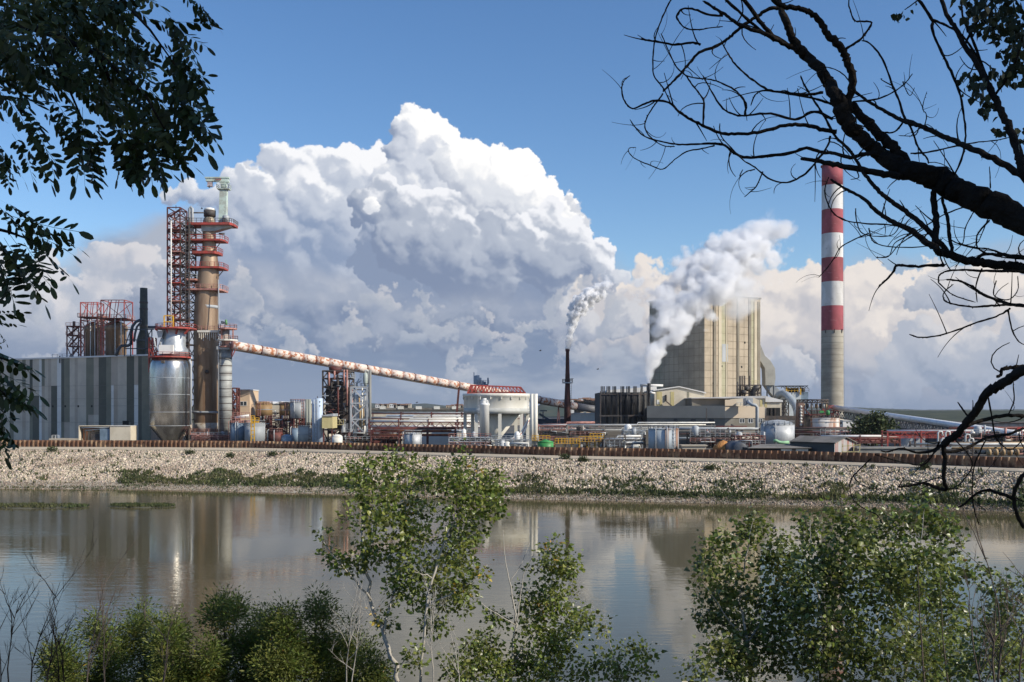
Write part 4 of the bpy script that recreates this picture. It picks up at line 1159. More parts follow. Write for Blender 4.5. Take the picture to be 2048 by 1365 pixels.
# dark process tower under the tube
D = 345; s = D / FPX
t = thing('process_tower', 'dark sooty process tower of panels and pipes under the sloping tube', 'tower', (gx(675, D), D, GZ))
X = lambda px: gx(px, D)
Z = lambda py: gz(py, D)
zs = [GZ] + [Z(y) for y in (860, 842, 824, 808, 792, 775, 758, 743)]
MB().lattice(X(650), X(702), D - 4, D + 6, zs, .5, .3).build('frame', DKSTEEL, t)
MB().box((X(658), D - 2, Z(868)), (X(684), D + 5, Z(763))).box((X(684.5), D - 2.5, Z(845)), (X(702), D + 5, Z(768))).box((X(650.5), D + 1, Z(850)), (X(658), D + 5, Z(778))).build('wall', pm('sooty_panel', (.06, .045, .04), (.10, .075, .062), scale=.6, rough=.8), t)
for k, z in enumerate(zs[2:]):
    MB().box((X(649), D - 4.6, z - .2), (X(662), D - 2.6, z + .12)).build('landing', GREYP if k < 4 else DKSTEEL, t)
for (px, y0_, y1_, mt) in ((669, 760, 742, PINK), (688, 740, 772, PINK), (694, 740, 812, PINK), (704, 778, 872, PINK), (676, 835, 775, DRED), (658, 772, 745, PINK)):
    MB().tube([P(px, y0_, D - 5), P(px, y1_, D - 5)], .33, 8).build('pipe', mt, t)
for (px, yt, yb, r_) in ((697, 758, 775, 4), (680, 752, 770, 3), (691, 848, 885, 4), (667, 760, 775, 2.5)):
    MB().lathe((X(px), D - 4.2), [(r_ * s * .4, Z(yb + 3)), (r_ * s, Z(yb)), (r_ * s, Z(yt)), (r_ * s * .4, Z(yt - 2))], 14).build('vessel', GREYP if r_ > 3 else DKSTEEL, t)
pl = MB().box((X(683), D - 5, Z(757)), (X(707), D + 4, Z(755.8))).build('platform', GREYP, t)
MB().rail([(X(683), D - 5, Z(755.8)), (X(707), D - 5, Z(755.8)), (X(707), D + 4, Z(755.8))], 1.3, 1.4, .13).build('railing', GREYP, pl)
pl = MB().box((X(668), D - 5, Z(850)), (X(692), D - 2, Z(848.5))).build('platform', YELP, t)
MB().rail([(X(668), D - 5, Z(848.5)), (X(692), D - 5, Z(848.5))], 1.5, 1.2, .13).build('railing', YELP, pl)
rr = random.Random(5)
for k in range(16):
    px = rr.uniform(655, 700); y = rr.uniform(750, 870)
    MB().tube([P(px, y, D - 4.6), P(px + rr.uniform(-12, 12), y, D - 4.6), P(px + rr.uniform(-6, 6), y + rr.uniform(6, 20), D - 4.6)], .2, 6).build('small_pipe', rr.choice([GREYP, DRED, DKSTEEL, OFFW]), t)
t = thing('yellow_shed', 'pale yellow ribbed shed raised between tanks and process tower', 'shed', (gx(652, 300), 300, GZ))
mb = MB(); D = 300
mb.prism([(gx(644, D), D), (gx(665, D), D), (gx(665, D), D + 8), (gx(644, D), D + 8)], gz(857, D), [gz(832, D), gz(829, D), gz(829, D), gz(832, D)])
mb.build('wall', YELP, t)
mb = MB(); mb.prism([(gx(643.5, D), D - .3), (gx(666.5, D), D - .3), (gx(666.5, D), D + 8.3), (gx(643.5, D), D + 8.3)], gz(833, D), [gz(831, D), gz(827.5, D), gz(827.5, D), gz(831, D)]); mb.build('roof', GREYP, t)
for px in (646, 663): MB().beam((gx(px, D), D + 1, GZ), (gx(px, D), D + 1, gz(857, D)), .4).build('leg', DRED, t)

# pale lattice tower with a vessel on top
D = 330; s = D / FPX
t = thing('lattice_tower', 'pale grey steel lattice tower with pipes inside, beside the dark process tower', 'tower', (gx(721, D), D, GZ))
X = lambda px: gx(px, D)
Z = lambda py: gz(py, D)
zs = [GZ] + [Z(y) for y in (870, 839, 807, 775)]
MB().lattice(X(705), X(737), D - 3, D + 3, zs, .6, .42).build('frame', GALV, t)
for k in range(4):
    z0_, z1_ = zs[k], zs[k + 1]; xm = X(721)
    MB().beam((X(705), D - 3.2, (z0_ + z1_) / 2 if k % 2 else z1_), (xm, D - 3.2, z1_ if k % 2 else (z0_ + z1_) / 2), .34).build('brace', GALV, t)
rr = random.Random(2)
for i in range(9):
    px = 709 + i * 3.1; MB().tube([P(px, 884, D - 1 + rr.uniform(-1, 1)), P(px, rr.choice([776, 790, 812, 778]), D)], rr.choice([.25, .4, .55]), 8).build('pipe', rr.choice([GREYP, GALV, OFFW, TAN, DKSTEEL]), t)
for i in range(8):
    y = 780 + i * 12; MB().beam(P(708, y, D), P(735, y, D), .3).build('cross_member', rr.choice([DKSTEEL, GREYP]), t)
MB().tube([P(740, 884, D - 3), P(740, 741, D - 3)], .5, 8).build('riser_pipe', pm('risers2', (.22, .22, .20), rough=.6), t)
t = thing('top_vessel', 'small grey vessel with gooseneck pipe on top of the pale lattice tower', 'vessel', P(731, 775, D))
MB().lathe((X(731), D), [(1.5 * s, Z(775)), (4 * s, Z(768)), (5 * s, Z(764)), (5 * s, Z(750)), (3 * s, Z(746))], 16).build('shell', pm('grey_green_tank', (.42, .47, .43), (.32, .35, .32), rough=.55), t)
MB().tube([P(731, 746, D), P(731, 742, D), P(735, 741, D), P(737, 744, D), P(737, 770, D)], .35, 8).build('gooseneck', OFFW, t)
MB().rail([P(722, 775, D - 3), P(738, 775, D - 3)], 1.2, 1.2, .13).ladder(P(722, 775, D - 3), P(722, 748, D - 3), .6, t=.12).build('railing', DKBLUE, t)
for i, (pts) in enumerate([[(706, 775), (706, 768), (712, 764), (716, 775)], [(712, 775), (715, 766), (721, 763)], [(700, 770), (712, 770), (718, 758)]]):
    MB().tube([P(a, b, D - 1) for a, b in pts], .22, 6).build('vent_pipe', GREYP, t)

# small bird-sized things and the pipe racks
def rack(label, x0, x1, ytop, D, rows_, posts, mats, depth=4, postmat=DRED, truss=False, ybot=None, name='pipe_rack', pr=.28):
    t = thing(name, label, 'pipe rack', (gx((x0 + x1) / 2, D), D, GZ), 'pipe racks across the works')
    xa, xb = gx(x0, D), gx(x1, D); rr = random.Random(int(x0 * 7 + D))
    n = max(1, int((xb - xa) / posts))
    mb = MB(); ztop = gz(ytop, D) + .3
    for i in range(n + 1):
        x = xa + (xb - xa) * i / n
        for yy in (D, D + depth): MB().beam((x, yy, GZ), (x, yy, ztop), .36).build('post', postmat, t)
    for y in rows_:
        z = gz(y, D)
        for i in range(n + 1):
            x = xa + (xb - xa) * i / n; mb.beam((x, D - .2, z - .34), (x, D + depth + .2, z - .34), .26)
        mb.beam((xa, D, z - .34), (xb, D, z - .34), .26); mb.beam((xa, D + depth, z - .34), (xb, D + depth, z - .34), .26)
    if truss:
        za, zb_ = gz(rows_[0], D) - .4, gz(rows_[0], D) - 1.9; m_ = int((xb - xa) / 1.5)
        mb.beam((xa, D - .1, zb_), (xb, D - .1, zb_), .22)
        for i in range(m_): mb.beam((xa + (xb - xa) * i / m_, D - .1, za if i % 2 else zb_), (xa + (xb - xa) * (i + 1) / m_, D - .1, zb_ if i % 2 else za), .17)
    mb.build('beam', postmat, t)
    for j, y in enumerate(rows_):
        z = gz(y, D)
        for k in range(3):
            r_ = rr.choice([pr * .7, pr, pr * 1.35]); yy = D + .3 + k * (depth - .6) / 2
            a, b = xa + rr.uniform(0, .12) * (xb - xa) * (k > 0), xb - rr.uniform(0, .12) * (xb - xa) * (k > 0)
            pts = [(a, yy, z), (b, yy, z)]
            if rr.random() < .35: q = rr.uniform(a, b); pts = [(a, yy, z), (q, yy, z), (q + .4, yy, z + .7), (b, yy, z + .7)]
            MB().tube(pts, r_, 8).build('pipe', mats[(j + k) % len(mats)] if k else mats[j % len(mats)], t)
    return t
PW = [WHITE, WHITE, GALV, OFFW, RED, WHITE, DRED]
rack('upper white pipe rack with red posts, behind the lattice tower', 741, 1046, 826, 345, [826, 836], 9, [GALV, WHITE, WHITE, PALEB], 6)
rack('middle rack of white and red pipes left of the white hopper', 738, 975, 840, 322, [843, 853], 8, [WHITE, WHITE, OFFW, RED], 5, truss=True)
rack('lower rack of dark red pipes between lattice tower and hopper', 742, 910, 862, 300, [862, 870], 7, [DRED, RUSTO, GREYP], 4)
rack('pale pipe rack passing right of the white hopper', 1076, 1200, 850, 330, [850, 858], 9, [WHITE, OFFW, PINK], 5, postmat=PINK, truss=True)
rack('long double pipe rack in front of the dark tank farm', 1135, 1430, 852, 312, [850, 860], 10, [WHITE, OFFW, GREYP, WHITE], 5, postmat=pm('post_grey', (.25, .235, .21), rough=.7))
rack('pipe rack in front of the long beige building', 1330, 1520, 858, 300, [858, 868, 877], 9, [GREYP, DRED, OFFW, DKSTEEL], 5, postmat=DKSTEEL)
rack('dark footbridge of pipes below the chimney', 1585, 1716, 856, 318, [857, 865], 8, [DKSTEEL, DRED, DRED], 4, postmat=DKSTEEL)
rack('long dark red pipe rack running right from the chimney', 1640, 1800, 873, 282, [873, 883], 9, [WHITE, DRED, DRED, RED], 4, postmat=DRED, truss=True)
rack('red pipe rack at the far right behind the branches', 1775, 2110, 864, 270, [862, 870], 9, [WHITE, RED, DRED, RED], 4, postmat=RED, truss=True)
rack('low pipe rack along the wall at the far right', 1830, 2120, 886, 238, [888, 897], 6, [OFFW, GREYP, TAN], 3, postmat=DKSTEEL)
rack('low rack of grey pipes beside the rusty streaked tank', 1210, 1290, 872, 268, [878, 886], 5, [GALV, WHITE, GREYP], 3, postmat=DKSTEEL)

# pump skids: frames full of small vessels and pipes
def skid(label, x0, x1, ytop, D, seed, dark=DRED, k=9, depth=5, mats=None):
    rr = random.Random(seed); mats = mats or [GREYP, DRED, OFFW, DKSTEEL, GALV, PINK]
    t = thing('process_skid', label, 'process unit', (gx((x0 + x1) / 2, D), D, GZ), 'pump and pipe units behind the wall')
    xa, xb = gx(x0, D), gx(x1, D); zt = gz(ytop, D); lv = [GZ] + [GZ + (zt - GZ) * f for f in (.4, .72, 1)]
    n = max(1, int((xb - xa) / 5)); mb = MB()
    for i in range(n): mb.lattice(xa + (xb - xa) * i / n, xa + (xb - xa) * (i + 1) / n, D, D + depth, lv, .28, .17)
    mb.build('frame', dark, t)
    for z in lv[1:]:
        pl = MB().box((xa, D - .3, z - .12), (xb, D + depth, z + .06)).build('platform', dark, t)
        MB().rail([(xa, D - .3, z), (xb, D - .3, z)], 1.1, 1.4, .1).build('railing', rr.choice([PINK, GREYP, dark]), pl)
    for i in range(k // 3):
        r_ = rr.uniform(.5, 1.1); x = rr.uniform(xa + 1, xb - 1); z = rr.choice(lv[:-1]) + .1; h = rr.uniform(1.5, 3)
        MB().lathe((x, D + rr.uniform(.4, 2)), [(r_ * .5, z), (r_, z + .4), (r_, z + h), (r_ * .4, z + h + .5)], 12).build('vessel', rr.choice(mats), t)
    for i in range(k * 2):
        x = rr.uniform(xa, xb); z = rr.uniform(GZ, zt); yy = D + rr.uniform(-.5, depth * .6); dx = rr.uniform(-5, 5); x2 = min(max(x + dx, xa), xb)
        MB().tube([(x, yy, z), (x2, yy, z), (x2, yy, max(GZ, z + rr.uniform(-3, 2.4)))], rr.choice([.12, .18, .3]), 6).build('pipe', rr.choice(mats), t)
    return t
skid('dark red unit between the yellow ladder and the grey tanks', 530, 566, 838, 326, 1)
skid('dark red unit under the large grey raised tank', 566, 634, 838, 324, 2, k=12)
skid('tangle of brown pipework right of the lattice tower', 742, 806, 862, 306, 3, k=16)
skid('grey valve unit in front of the white hopper', 898, 982, 876, 262, 4, dark=GREYP, k=16, mats=[GALV, GREYP, OFFW, DKSTEEL])
skid('pump unit with white pipes at the foot of the hopper', 982, 1062, 880, 262, 5, dark=GREYP, k=9, mats=[OFFW, WHITE, GREYP])
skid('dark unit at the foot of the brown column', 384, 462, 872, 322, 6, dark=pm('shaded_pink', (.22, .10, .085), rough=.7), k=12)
skid('red-brown unit to the left of the corrugated shed', 1470, 1530, 872, 275, 7, k=9)
skid('dark unit under the domed grey tank and beige building', 1380, 1470, 866, 290, 8, dark=DKSTEEL, k=15)
skid('open steel unit of goosenecks at the right end', 1930, 2010, 868, 250, 9, dark=DKSTEEL, k=14, mats=[OFFW, GREYP, PINK, DKSTEEL])
skid('grey unit with pink pipes behind the far right branches', 2010, 2110, 872, 246, 10, dark=DKSTEEL, k=14, mats=[PINK, OFFW, TAN])
skid('rusty pipe unit next to the process tower foot', 684, 742, 866, 315, 11, dark=DKSTEEL, k=12)
skid('shelf of white pipes below the long double rack', 1248, 1290, 862, 280, 12, dark=GREYP, k=12, mats=[WHITE, OFFW, GREYP])
skid('low steel unit right of the yellow walkways', 1208, 1250, 880, 262, 13, dark=DKSTEEL, k=8)

skid('dark pipe unit between the hopper pipes and the green tank', 1076, 1132, 862, 300, 14, dark=DKSTEEL, k=10)
skid('grey pipe bridge unit above the yellow walkways', 1140, 1210, 862, 288, 15, dark=DKSTEEL, k=12, mats=[WHITE, OFFW, GALV, DKSTEEL])
skid('dark red unit left of the works tree', 1640, 1700, 866, 300, 16, k=9)
skid('dark unit behind the brown dome-topped tanks', 500, 560, 826, 362, 17, k=8)
# long low pale buildings between the racks
def lowb(label, x0, x1, ytop, D, depth, wm, rm, name='low_building', ybase=None, eave=.3, wins=None, cat='building'):
    t = thing(name, label, cat, (gx((x0 + x1) / 2, D), D, GZ))
    MB().box((gx(x0, D), D, gz(ybase, D)), (gx(x1, D), D + depth, gz(ytop, D))).build('wall', wm, t)
    MB().box((gx(x0, D) - eave, D - eave, gz(ytop, D)), (gx(x1, D) + eave, D + depth + eave, gz(ytop, D) + .35)).build('roof', rm, t)
    if wins: windows(t, D, *wins)
    return t
lowb('long low white building behind the silver drum tank', 792, 930, 863, 312, 8, OFFW, ROOFW)
lowb('grey shed wall behind the yellow walkways', 1110, 1215, 868, 300, 12, pm('dull_wall', (.14, .13, .115), rough=.9), ROOFG)
lowb('dull concrete building behind the long double rack', 1180, 1300, 858, 322, 14, pm('dull_wall2', (.17, .155, .135), rough=.9), ROOFG)
lowb('white low tank house left of the dark stack foot', 1142, 1200, 828, 400, 12, OFFW, ROOFW)
lowb('low concrete wall building in front of the right pipe racks', 1716, 1880, 898, 236, 5, CONC, CONC)
lowb('grey hut with flat roof behind the right-hand pipes', 1800, 1850, 872, 300, 10, GREYP, ROOFG)
lowb('dark low store under the racks left of hopper', 742, 800, 872, 316, 8, DRED, ROOFG)
lowb('slate box building behind the far right pipework', 1880, 1925, 866, 280, 10, DKBLUE, ROOFG)
lowb('low cream bund wall right of the rusty tank', 1365, 1412, 893, 256, 3, CONCB, CONCB)

# ---------------------------------------------------------------- white hopper
D = 285; s = D / FPX; c = (gx(992, D), D + 68 * s)
cx = 992; R1 = 70 * s
t = thing('white_hopper', 'huge off-white round hopper on legs with an open cone beneath', 'hopper', (c[0], c[1], GZ))
DC = c[1]
def hz(y): return gz(y, DC - R1 * .6)
zt_, zb1, zb2 = gz(787, D), gz(817, D), gz(828, D)
MB().lathe(c, [(R1 * .97, zb1), (R1 * .97, gz(794, D)), (R1, gz(793, D)), (R1, zt_), (R1 - .4, zt_), (R1 - .4, gz(792, D))], 72, cap=False).build('rim', OFFW, t)
MB().lathe(c, [(.05, gz(790, D)), (R1 - .4, gz(792, D))], 48, cap=False).build('lid', OFFW, t)
MB().lathe(c, [(R1 * .93, zb2), (R1 * .975, zb2), (R1 * .975, zb1), (R1 * .93, zb1)], 64, cap=False).build('ring_beam', pm('ring_grey', (.50, .50, .46), (.42, .42, .38), scale=.3, rough=.6), t)
MB().lathe(c, [(.6, gz(884, DC)), (.9, gz(880, DC)), (R1 * .70, zb2)], 64).build('cone', OFFW, t)
for k in range(8):
    a = 2 * math.pi * (k + .15) / 8; x, y = c[0] + R1 * .93 * math.cos(a), c[1] + R1 * .93 * math.sin(a)
    MB().box((x - .48, y - .48, GZ), (x + .48, y + .48, zb2)).build('leg', OFFW, t)
for k in range(20):
    a = 2 * math.pi * (k + .5) / 20; x, y = c[0] + (R1 * .985) * math.cos(a), c[1] + (R1 * .985) * math.sin(a)
    if math.sin(a) < .3: MB().prism([(x - .15, y - .3), (x + .15, y - .3), (x + .15, y + .2), (x - .15, y + .2)], gz(799, D), gz(794, D)).build('rim_bracket', OFFW, t)
MB().beam((c[0] - R1 * .5, c[1] - R1 * .2, GZ), (c[0] + R1 * .42, c[1] - R1 * .2, gz(846, DC)), .35).build('brace', OFFW, t)
D = 272; s = D / FPX
t = thing('standing_pipes', 'pair of thick white standing pipes at the right of the hopper', 'pipes', (gx(1068, D), D, GZ))
for px, yt in ((1064, 788), (1071, 788)): MB().tube([P(px, 890, D), P(px, yt, D)], .52 if px == 1064 else .6, 14).build('pipe', OFFW, t)
for y in (800, 850): MB().box(P(1058, y, D - .2), P(1074, y - 2, D + .8)).build('clamp', OFFW, t)
MB().ladder(P(1058, 826, D), P(1058, 790, D), .6, t=.1).build('ladder', WHITE, t)
t = thing('slanted_pipes', 'bundle of pale pipes slanting down beside the hopper leg', 'pipes', (gx(1040, D), D, GZ))
for k in range(4): MB().tube([P(1059 - k * 1.2, 836 + k * 4, D + 2), P(1042 + k * 1, 866 + k * 1.5, D + 1), P(1030 + k * 2, 874 + k, D), P(1013 + k * 3, 884 + k, D)], .25, 8).build('pipe', (OFFW, PINK, WHITE, OFFW)[k], t)
t = thing('slim_white_vessel', 'slim white standing vessel with stub top in front of the hopper', 'vessel', (gx(969, 274), 274, gz(870, 274)))
D = 274; s = D / FPX
MB().lathe((gx(969, D), D), [(9.5 * s, gz(870, D)), (9.5 * s, gz(812, D)), (10.5 * s, gz(811, D)), (10.5 * s, gz(808, D)), (8 * s, gz(806, D)), (8 * s, gz(802, D)), (4 * s, gz(800, D)), (4 * s, gz(797, D))], 28).build('shell', WHITE, t)
for k in range(3): MB().beam((gx(962 + 7 * k, D), D, GZ), (gx(962 + 7 * k, D), D, gz(870, D)), .3).build('leg', GREYP, t)
MB().ladder(P(958, 868, D - 1), P(958, 784, D - 1), .5, t=.1).build('ladder', GREYP, t)
MB().rail([P(960, 808, D - 1), P(979, 808, D - 1)], 1.1, 1, .1).build('railing', GREYP, t)
# red truss over the hopper
D = 296
t = thing('red_truss_bridge', 'bright red lattice truss lying over the top of the white hopper', 'truss bridge', P(992, 788, D))
xa, xb = gx(935, D), gx(1051, D); zlo = gz(787, D); yt = [gz(771, D), gz(775, D)]
mb = MB(); n = 15
for yy in (D - 1.5, D + 2.5):
    a0, a1, b0, b1 = Vector((xa, yy, zlo)), Vector((xb, yy, zlo)), Vector((xa + 1, yy, yt[0])), Vector((xb - 1.4, yy, yt[1]))
    mb.beam(a0, a1, .32); mb.beam(b0, b1, .32); mb.beam(a0, b0, .3); mb.beam(a1, b1, .3)
    for i in range(n):
        mb.beam(a0.lerp(a1, i / n), b0.lerp(b1, (i + .5) / n), .2); mb.beam(b0.lerp(b1, (i + .5) / n), a0.lerp(a1, (i + 1) / n), .2)
for i in range(n + 1): mb.beam((xa + (xb - xa) * i / n, D - 1.5, zlo), (xa + (xb - xa) * i / n, D + 2.5, zlo), .2)
mb.build('truss', RED, t)
MB().box((xa, D - 1, zlo + .2), (xb, D + 2, zlo + .4)).build('walkway', DRED, t)
t = thing('vent_cluster', 'small cluster of grey vents and masts sticking up behind the truss', 'vents', P(960, 775, 420))
D = 420
for (px, yt_, r_) in ((948, 745, .22), (951, 752, .5), (955, 751, .9), (960, 756, .7), (966, 762, .5), (970, 764, .5), (976, 756, .35)):
    MB().tube([P(px, 800, D), P(px, yt_, D)], r_, 8).build('vent', GREYP if px < 970 else BLUEG, t)
MB().rail([P(948, 768, D - 1), P(978, 768, D - 1)], 1.4, 1.6, .14).build('railing', GREYP, t)
MB().box(P(947, 800, D), P(977, 769, D + 5)).build('base', GREYP, t)

# yellow walkways
t = thing('yellow_walkway', 'run of yellow railings and walkways right of the green tank', 'walkway', (gx(1160, 268), 268, GZ))
D = 268
for (a, b, y, dd) in ((1110, 1160, 888, 0), (1158, 1208, 884, 1), (1180, 1208, 878, 2), (1064, 1100, 882, 3)):
    fl = MB().box(P(a, y, D + dd), P(b, y - .8, D + dd + 2)).build('walkway_deck', YEL, t)
    MB().rail([P(a, y - .8, D + dd), P(b, y - .8, D + dd)], 1.35, .9, .13).rail([P(a, y - .8, D + dd + 2), P(b, y - .8, D + dd + 2)], 1.35, .9, .13).build('railing', YEL, fl)
    for k in range(4): x = gx(a + (b - a) * k / 3, D + dd); MB().beam((x, D + dd + 1, GZ), (x, D + dd + 1, gz(y, D + dd)), .2).build('leg', YEL, t)

# dark red stack
D = 395; s = D / FPX
t = thing('brick_red_stack', 'slim dark red-brown stack with a ring platform and a white plume', 'chimney', (gx(1135, D), D, GZ))
MB().lathe((gx(1135, D), D), [(6.8 * s, GZ), (6.6 * s, gz(805, D)), (4.8 * s, gz(770, D)), (4.6 * s, gz(750, D)), (4.2 * s, gz(746, D)), (3.4 * s, gz(704, D)), (4.3 * s, gz(703, D)), (4.3 * s, gz(698, D)), (3.4 * s, gz(698, D))], 24).build('flue', pm('stack_brown', (.085, .028, .022), (.05, .02, .018), scale=.5, rough=.75), t)
deck(t, gx(1135, D), D, 4.4 * s, 10.5 * s, gz(765, D), GREYP, DKSTEEL, n=12, rw=.12)
MB().ladder(P(1141.5, 825, D - 1), P(1141.5, 768, D - 1), .6, t=.1).build('ladder', DKSTEEL, t)
MB().beam(P(1135, 759, D - 2), P(1147, 757.5, D - 2), .2).build('davit', DKSTEEL, t)

# dark battery of tanks with flue pipes
D = 345; s = D / FPX
t = thing('dark_tank_house', 'black ribbed tank house lined with rows of thin flue pipes', 'building', (gx(1250, D), D, GZ))
MB().box((gx(1202, D), D, GZ), (gx(1297, D), D + 26, gz(785, D))).build('wall', pm('soot_wall', (.07, .066, .06), (.045, .042, .038), scale=.3, rough=.85), t)
for k in range(8): MB().lathe((gx(1208 + k * 11.8, D), D), [(5.2 * s, GZ), (5.2 * s, gz(786, D))], 16).build('cylinder_bay', pm('soot_bay', (.12, .115, .105), (.07, .065, .06), scale=.3, rough=.8, stretch=(1, 1, .2)), t)
for a in (1202.5, 1205.5, 1208.5, 1214, 1217, 1219.5, 1226, 1229, 1231.5, 1242, 1245, 1247.5, 1253.5, 1256.5, 1259, 1267.5, 1270, 1272.5, 1282, 1284.5, 1294):
    MB().tube([P(a, 830, D - 2.6), P(a, 773 + (0 if a < 1275 else -1), D - 2.6)], .19, 6).build('flue_pipe', BLACKP, t)
MB().beam(P(1199, 789, D - 3), P(1298, 789, D - 3), .25).beam(P(1199, 832, D - 3), P(1298, 832, D - 3), .5).build('gantry', DKSTEEL, t)
for px in (1199.5, 1240, 1279, 1297): MB().beam((gx(px, D), D - 3, GZ), (gx(px, D), D - 3, gz(783, D)), .3).build('post', DKSTEEL, t)
D = 338; s = D / FPX
t = thing('black_steam_stack', 'short black vent stack giving off the big steam plume', 'chimney', (gx(1298, D), D, GZ))
MB().lathe((gx(1298, D), D), [(2.6 * s, GZ), (2.6 * s, gz(785, D)), (3.4 * s, gz(782, D)), (3.4 * s, gz(767, D))], 16).build('flue', BLACKP, t)
MB().tube([P(1300, 784, D - 1), P(1304, 786, D - 1), P(1310, 787, D - 1)], .35, 8).build('side_pipe', WHITE, t)

# building with gabled white roof and the long beige building
D = 362
t = thing('gabled_shop', 'cream gabled workshop with a pale sheet roof beside the dark tank house', 'building', (gx(1355, D), D, GZ))
xL, xP, xR = gx(1309, D), gx(1358, D), gx(1409, D)
zL, zP, zR2 = gz(783, D), gz(775.5, D), gz(788, D)
mb = MB(); mb.add([(xL, D, GZ), (xR, D, GZ), (xR, D, zR2), (xP, D, zP), (xL, D, zL), (xL, D + 30, GZ), (xR, D + 30, GZ), (xR, D + 30, zR2), (xP, D + 30, zP), (xL, D + 30, zL)],
                  [(0, 1, 2, 3, 4), (5, 9, 8, 7, 6), (0, 4, 9, 5), (1, 6, 7, 2)])
mb.build('wall', CREAM, t)
mb = MB(); e = .5
mb.add([(xL - e, D - e, zL + .1), (xP, D - e, zP + .1), (xR + e, D - e, zR2 + .1), (xL - e, D + 30, zL + .1), (xP, D + 30, zP + .1), (xR + e, D + 30, zR2 + .1), (xL - e, D - e, zL + .5), (xP, D - e, zP + .5), (xR + e, D - e, zR2 + .5), (xL - e, D + 30, zL + .5), (xP, D + 30, zP + .5), (xR + e, D + 30, zR2 + .5)],
       [(0, 3, 4, 1), (1, 4, 5, 2), (6, 7, 10, 9), (7, 8, 11, 10), (0, 1, 7, 6), (1, 2, 8, 7), (0, 6, 9, 3), (2, 5, 11, 8)])
mb.build('roof', ROOFW, t)
for (a, b, mt) in ((1313, 1324, YELP), (1341, 1348, YELP), (1374, 1378, STR[2])): MB().box((gx(a, D), D - .08, GZ), (gx(b, D), D - .01, gz(784, D) + (b - 1340 < 40) * .0)).build('cladding_stripe', mt, t)
MB().box((gx(1313.5, D), D - .16, gz(809, D)), (gx(1318.5, D), D - .09, gz(800, D))).build('panel', WHITE, t)
MB().box((gx(1330.5, D), D - .5, gz(802, D)), (gx(1333, D), D - .1, gz(790, D))).build('door', DARK, t)
MB().beam(P(1332, 803, D - 1), P(1343, 812, D - 1), .4).rail([P(1329, 803, D - 1.2), P(1333, 803, D - 1.2)], 1.1, 1, .1).build('stair_flight', DKSTEEL, t)
MB().tube([(gx(1280, D + 8), D + 8, gz(770.5, D + 8)), (gx(1326, D + 8), D + 8, gz(771.5, D + 8))], .45, 8).build('ridge_pipe', ROOFW, t)
t = thing('white_annex', 'low white-roofed annex behind the dark tank house', 'building', (gx(1260, 385), 385, GZ))
mb = MB(); D = 385
mb.prism([(gx(1215, D), D), (gx(1312, D), D), (gx(1312, D), D + 15), (gx(1215, D), D + 15)], GZ, [gz(785, D), gz(776, D), gz(776, D), gz(785, D)]); mb.build('wall', CREAM, t)
mb = MB(); mb.prism([(gx(1214, D), D - .5), (gx(1313, D), D - .5), (gx(1313, D), D + 15.5), (gx(1214, D), D + 15.5)], gz(786, D), [gz(781, D), gz(773, D), gz(773, D), gz(781, D)]); mb.build('roof', ROOFW, t)

D = 318
t = thing('long_beige_building', 'long beige two-storey building with small windows below the concrete silo', 'building', (gx(1400, D), D, GZ))
cx0, cx1, cx2 = gx(1297, 330), gx(1450, 318), gx(1528, 324)
poly = [(cx0, 334), (cx1, 318), (cx2, 323), (cx2 + 3, 345), (cx0 + 4, 352)]
BG1 = pm('beige_panels', (.52, .43, .32), (.47, .385, .285), scale=.15, rough=.8); BG2 = pm('grey_panels', (.20, .185, .155), (.16, .15, .125), scale=.15, rough=.85)
MB().prism(poly, gz(837, 318) + .05, [gz(812, 334), gz(812, 318), gz(814, 323), gz(814, 345), gz(812, 352)]).build('upper_wall', BG1, t)
pol2 = [(x, y + .25) for x, y in poly]
MB().prism(pol2, GZ, gz(837, 318)).build('lower_wall', BG2, t)
MB().prism([(gx(1450, 317.6), 317.6), (gx(1472, 318.8), 318.8), (gx(1472, 330), 330), (gx(1450, 330), 330)], gz(812, 318), gz(800, 318)).build('stair_head', BG1, t)
for (xa_, w) in ((1347, 14), (1382, 14), (1417, 11)):
    u = (xa_ - 1297) / 153; yy = 334 - 16 * u; DD = yy
    f = MB().box((gx(xa_, DD), DD - 1.0, gz(845, DD)), (gx(xa_ + w, DD), DD + .1, gz(838.5, DD))).build('window', DKSTEEL, t)
    MB().box((gx(xa_ + 1, DD), DD - 1.1, gz(844, DD)), (gx(xa_ + w - 1, DD), DD - 1.02, gz(839.5, DD))).build('pane', GLASS, f)
windows(t, 317.9, [837.5], [1479, 1496, 1515], 10, 9)
MB().beam(P(1413, 858, 320), P(1413, 817, 320), .25).build('downpipe', DKSTEEL, t)
MB().rail([(gx(1475, 318), 319, gz(812, 318)), (gx(1500, 318), 320.5, gz(812, 318))], 1.1, 1.5, .12).build('roof_railing', GREYP, t)
t = thing('big_grey_pipe', 'thick grey bent pipe standing before the long beige building', 'pipe', (gx(1514, 310), 310, GZ))
MB().tube([P(1496, 800, 316), P(1498, 806, 312), P(1504, 810, 310), P(1511, 811, 310), P(1514, 815, 310), P(1514, 885, 310)], .52, 14).build('pipe', GREYP, t)
MB().box(P(1492, 812, 314), P(1500, 797, 318)).build('fan_box', GREYP, t)
D = 345
t = thing('gabled_annex', 'cream gable-ended annex right behind the long beige building', 'building', (gx(1490, D), D, GZ))
mb = MB(); xs5 = [gx(1388, D), gx(1472, D), gx(1530, D), gx(1563, D)]
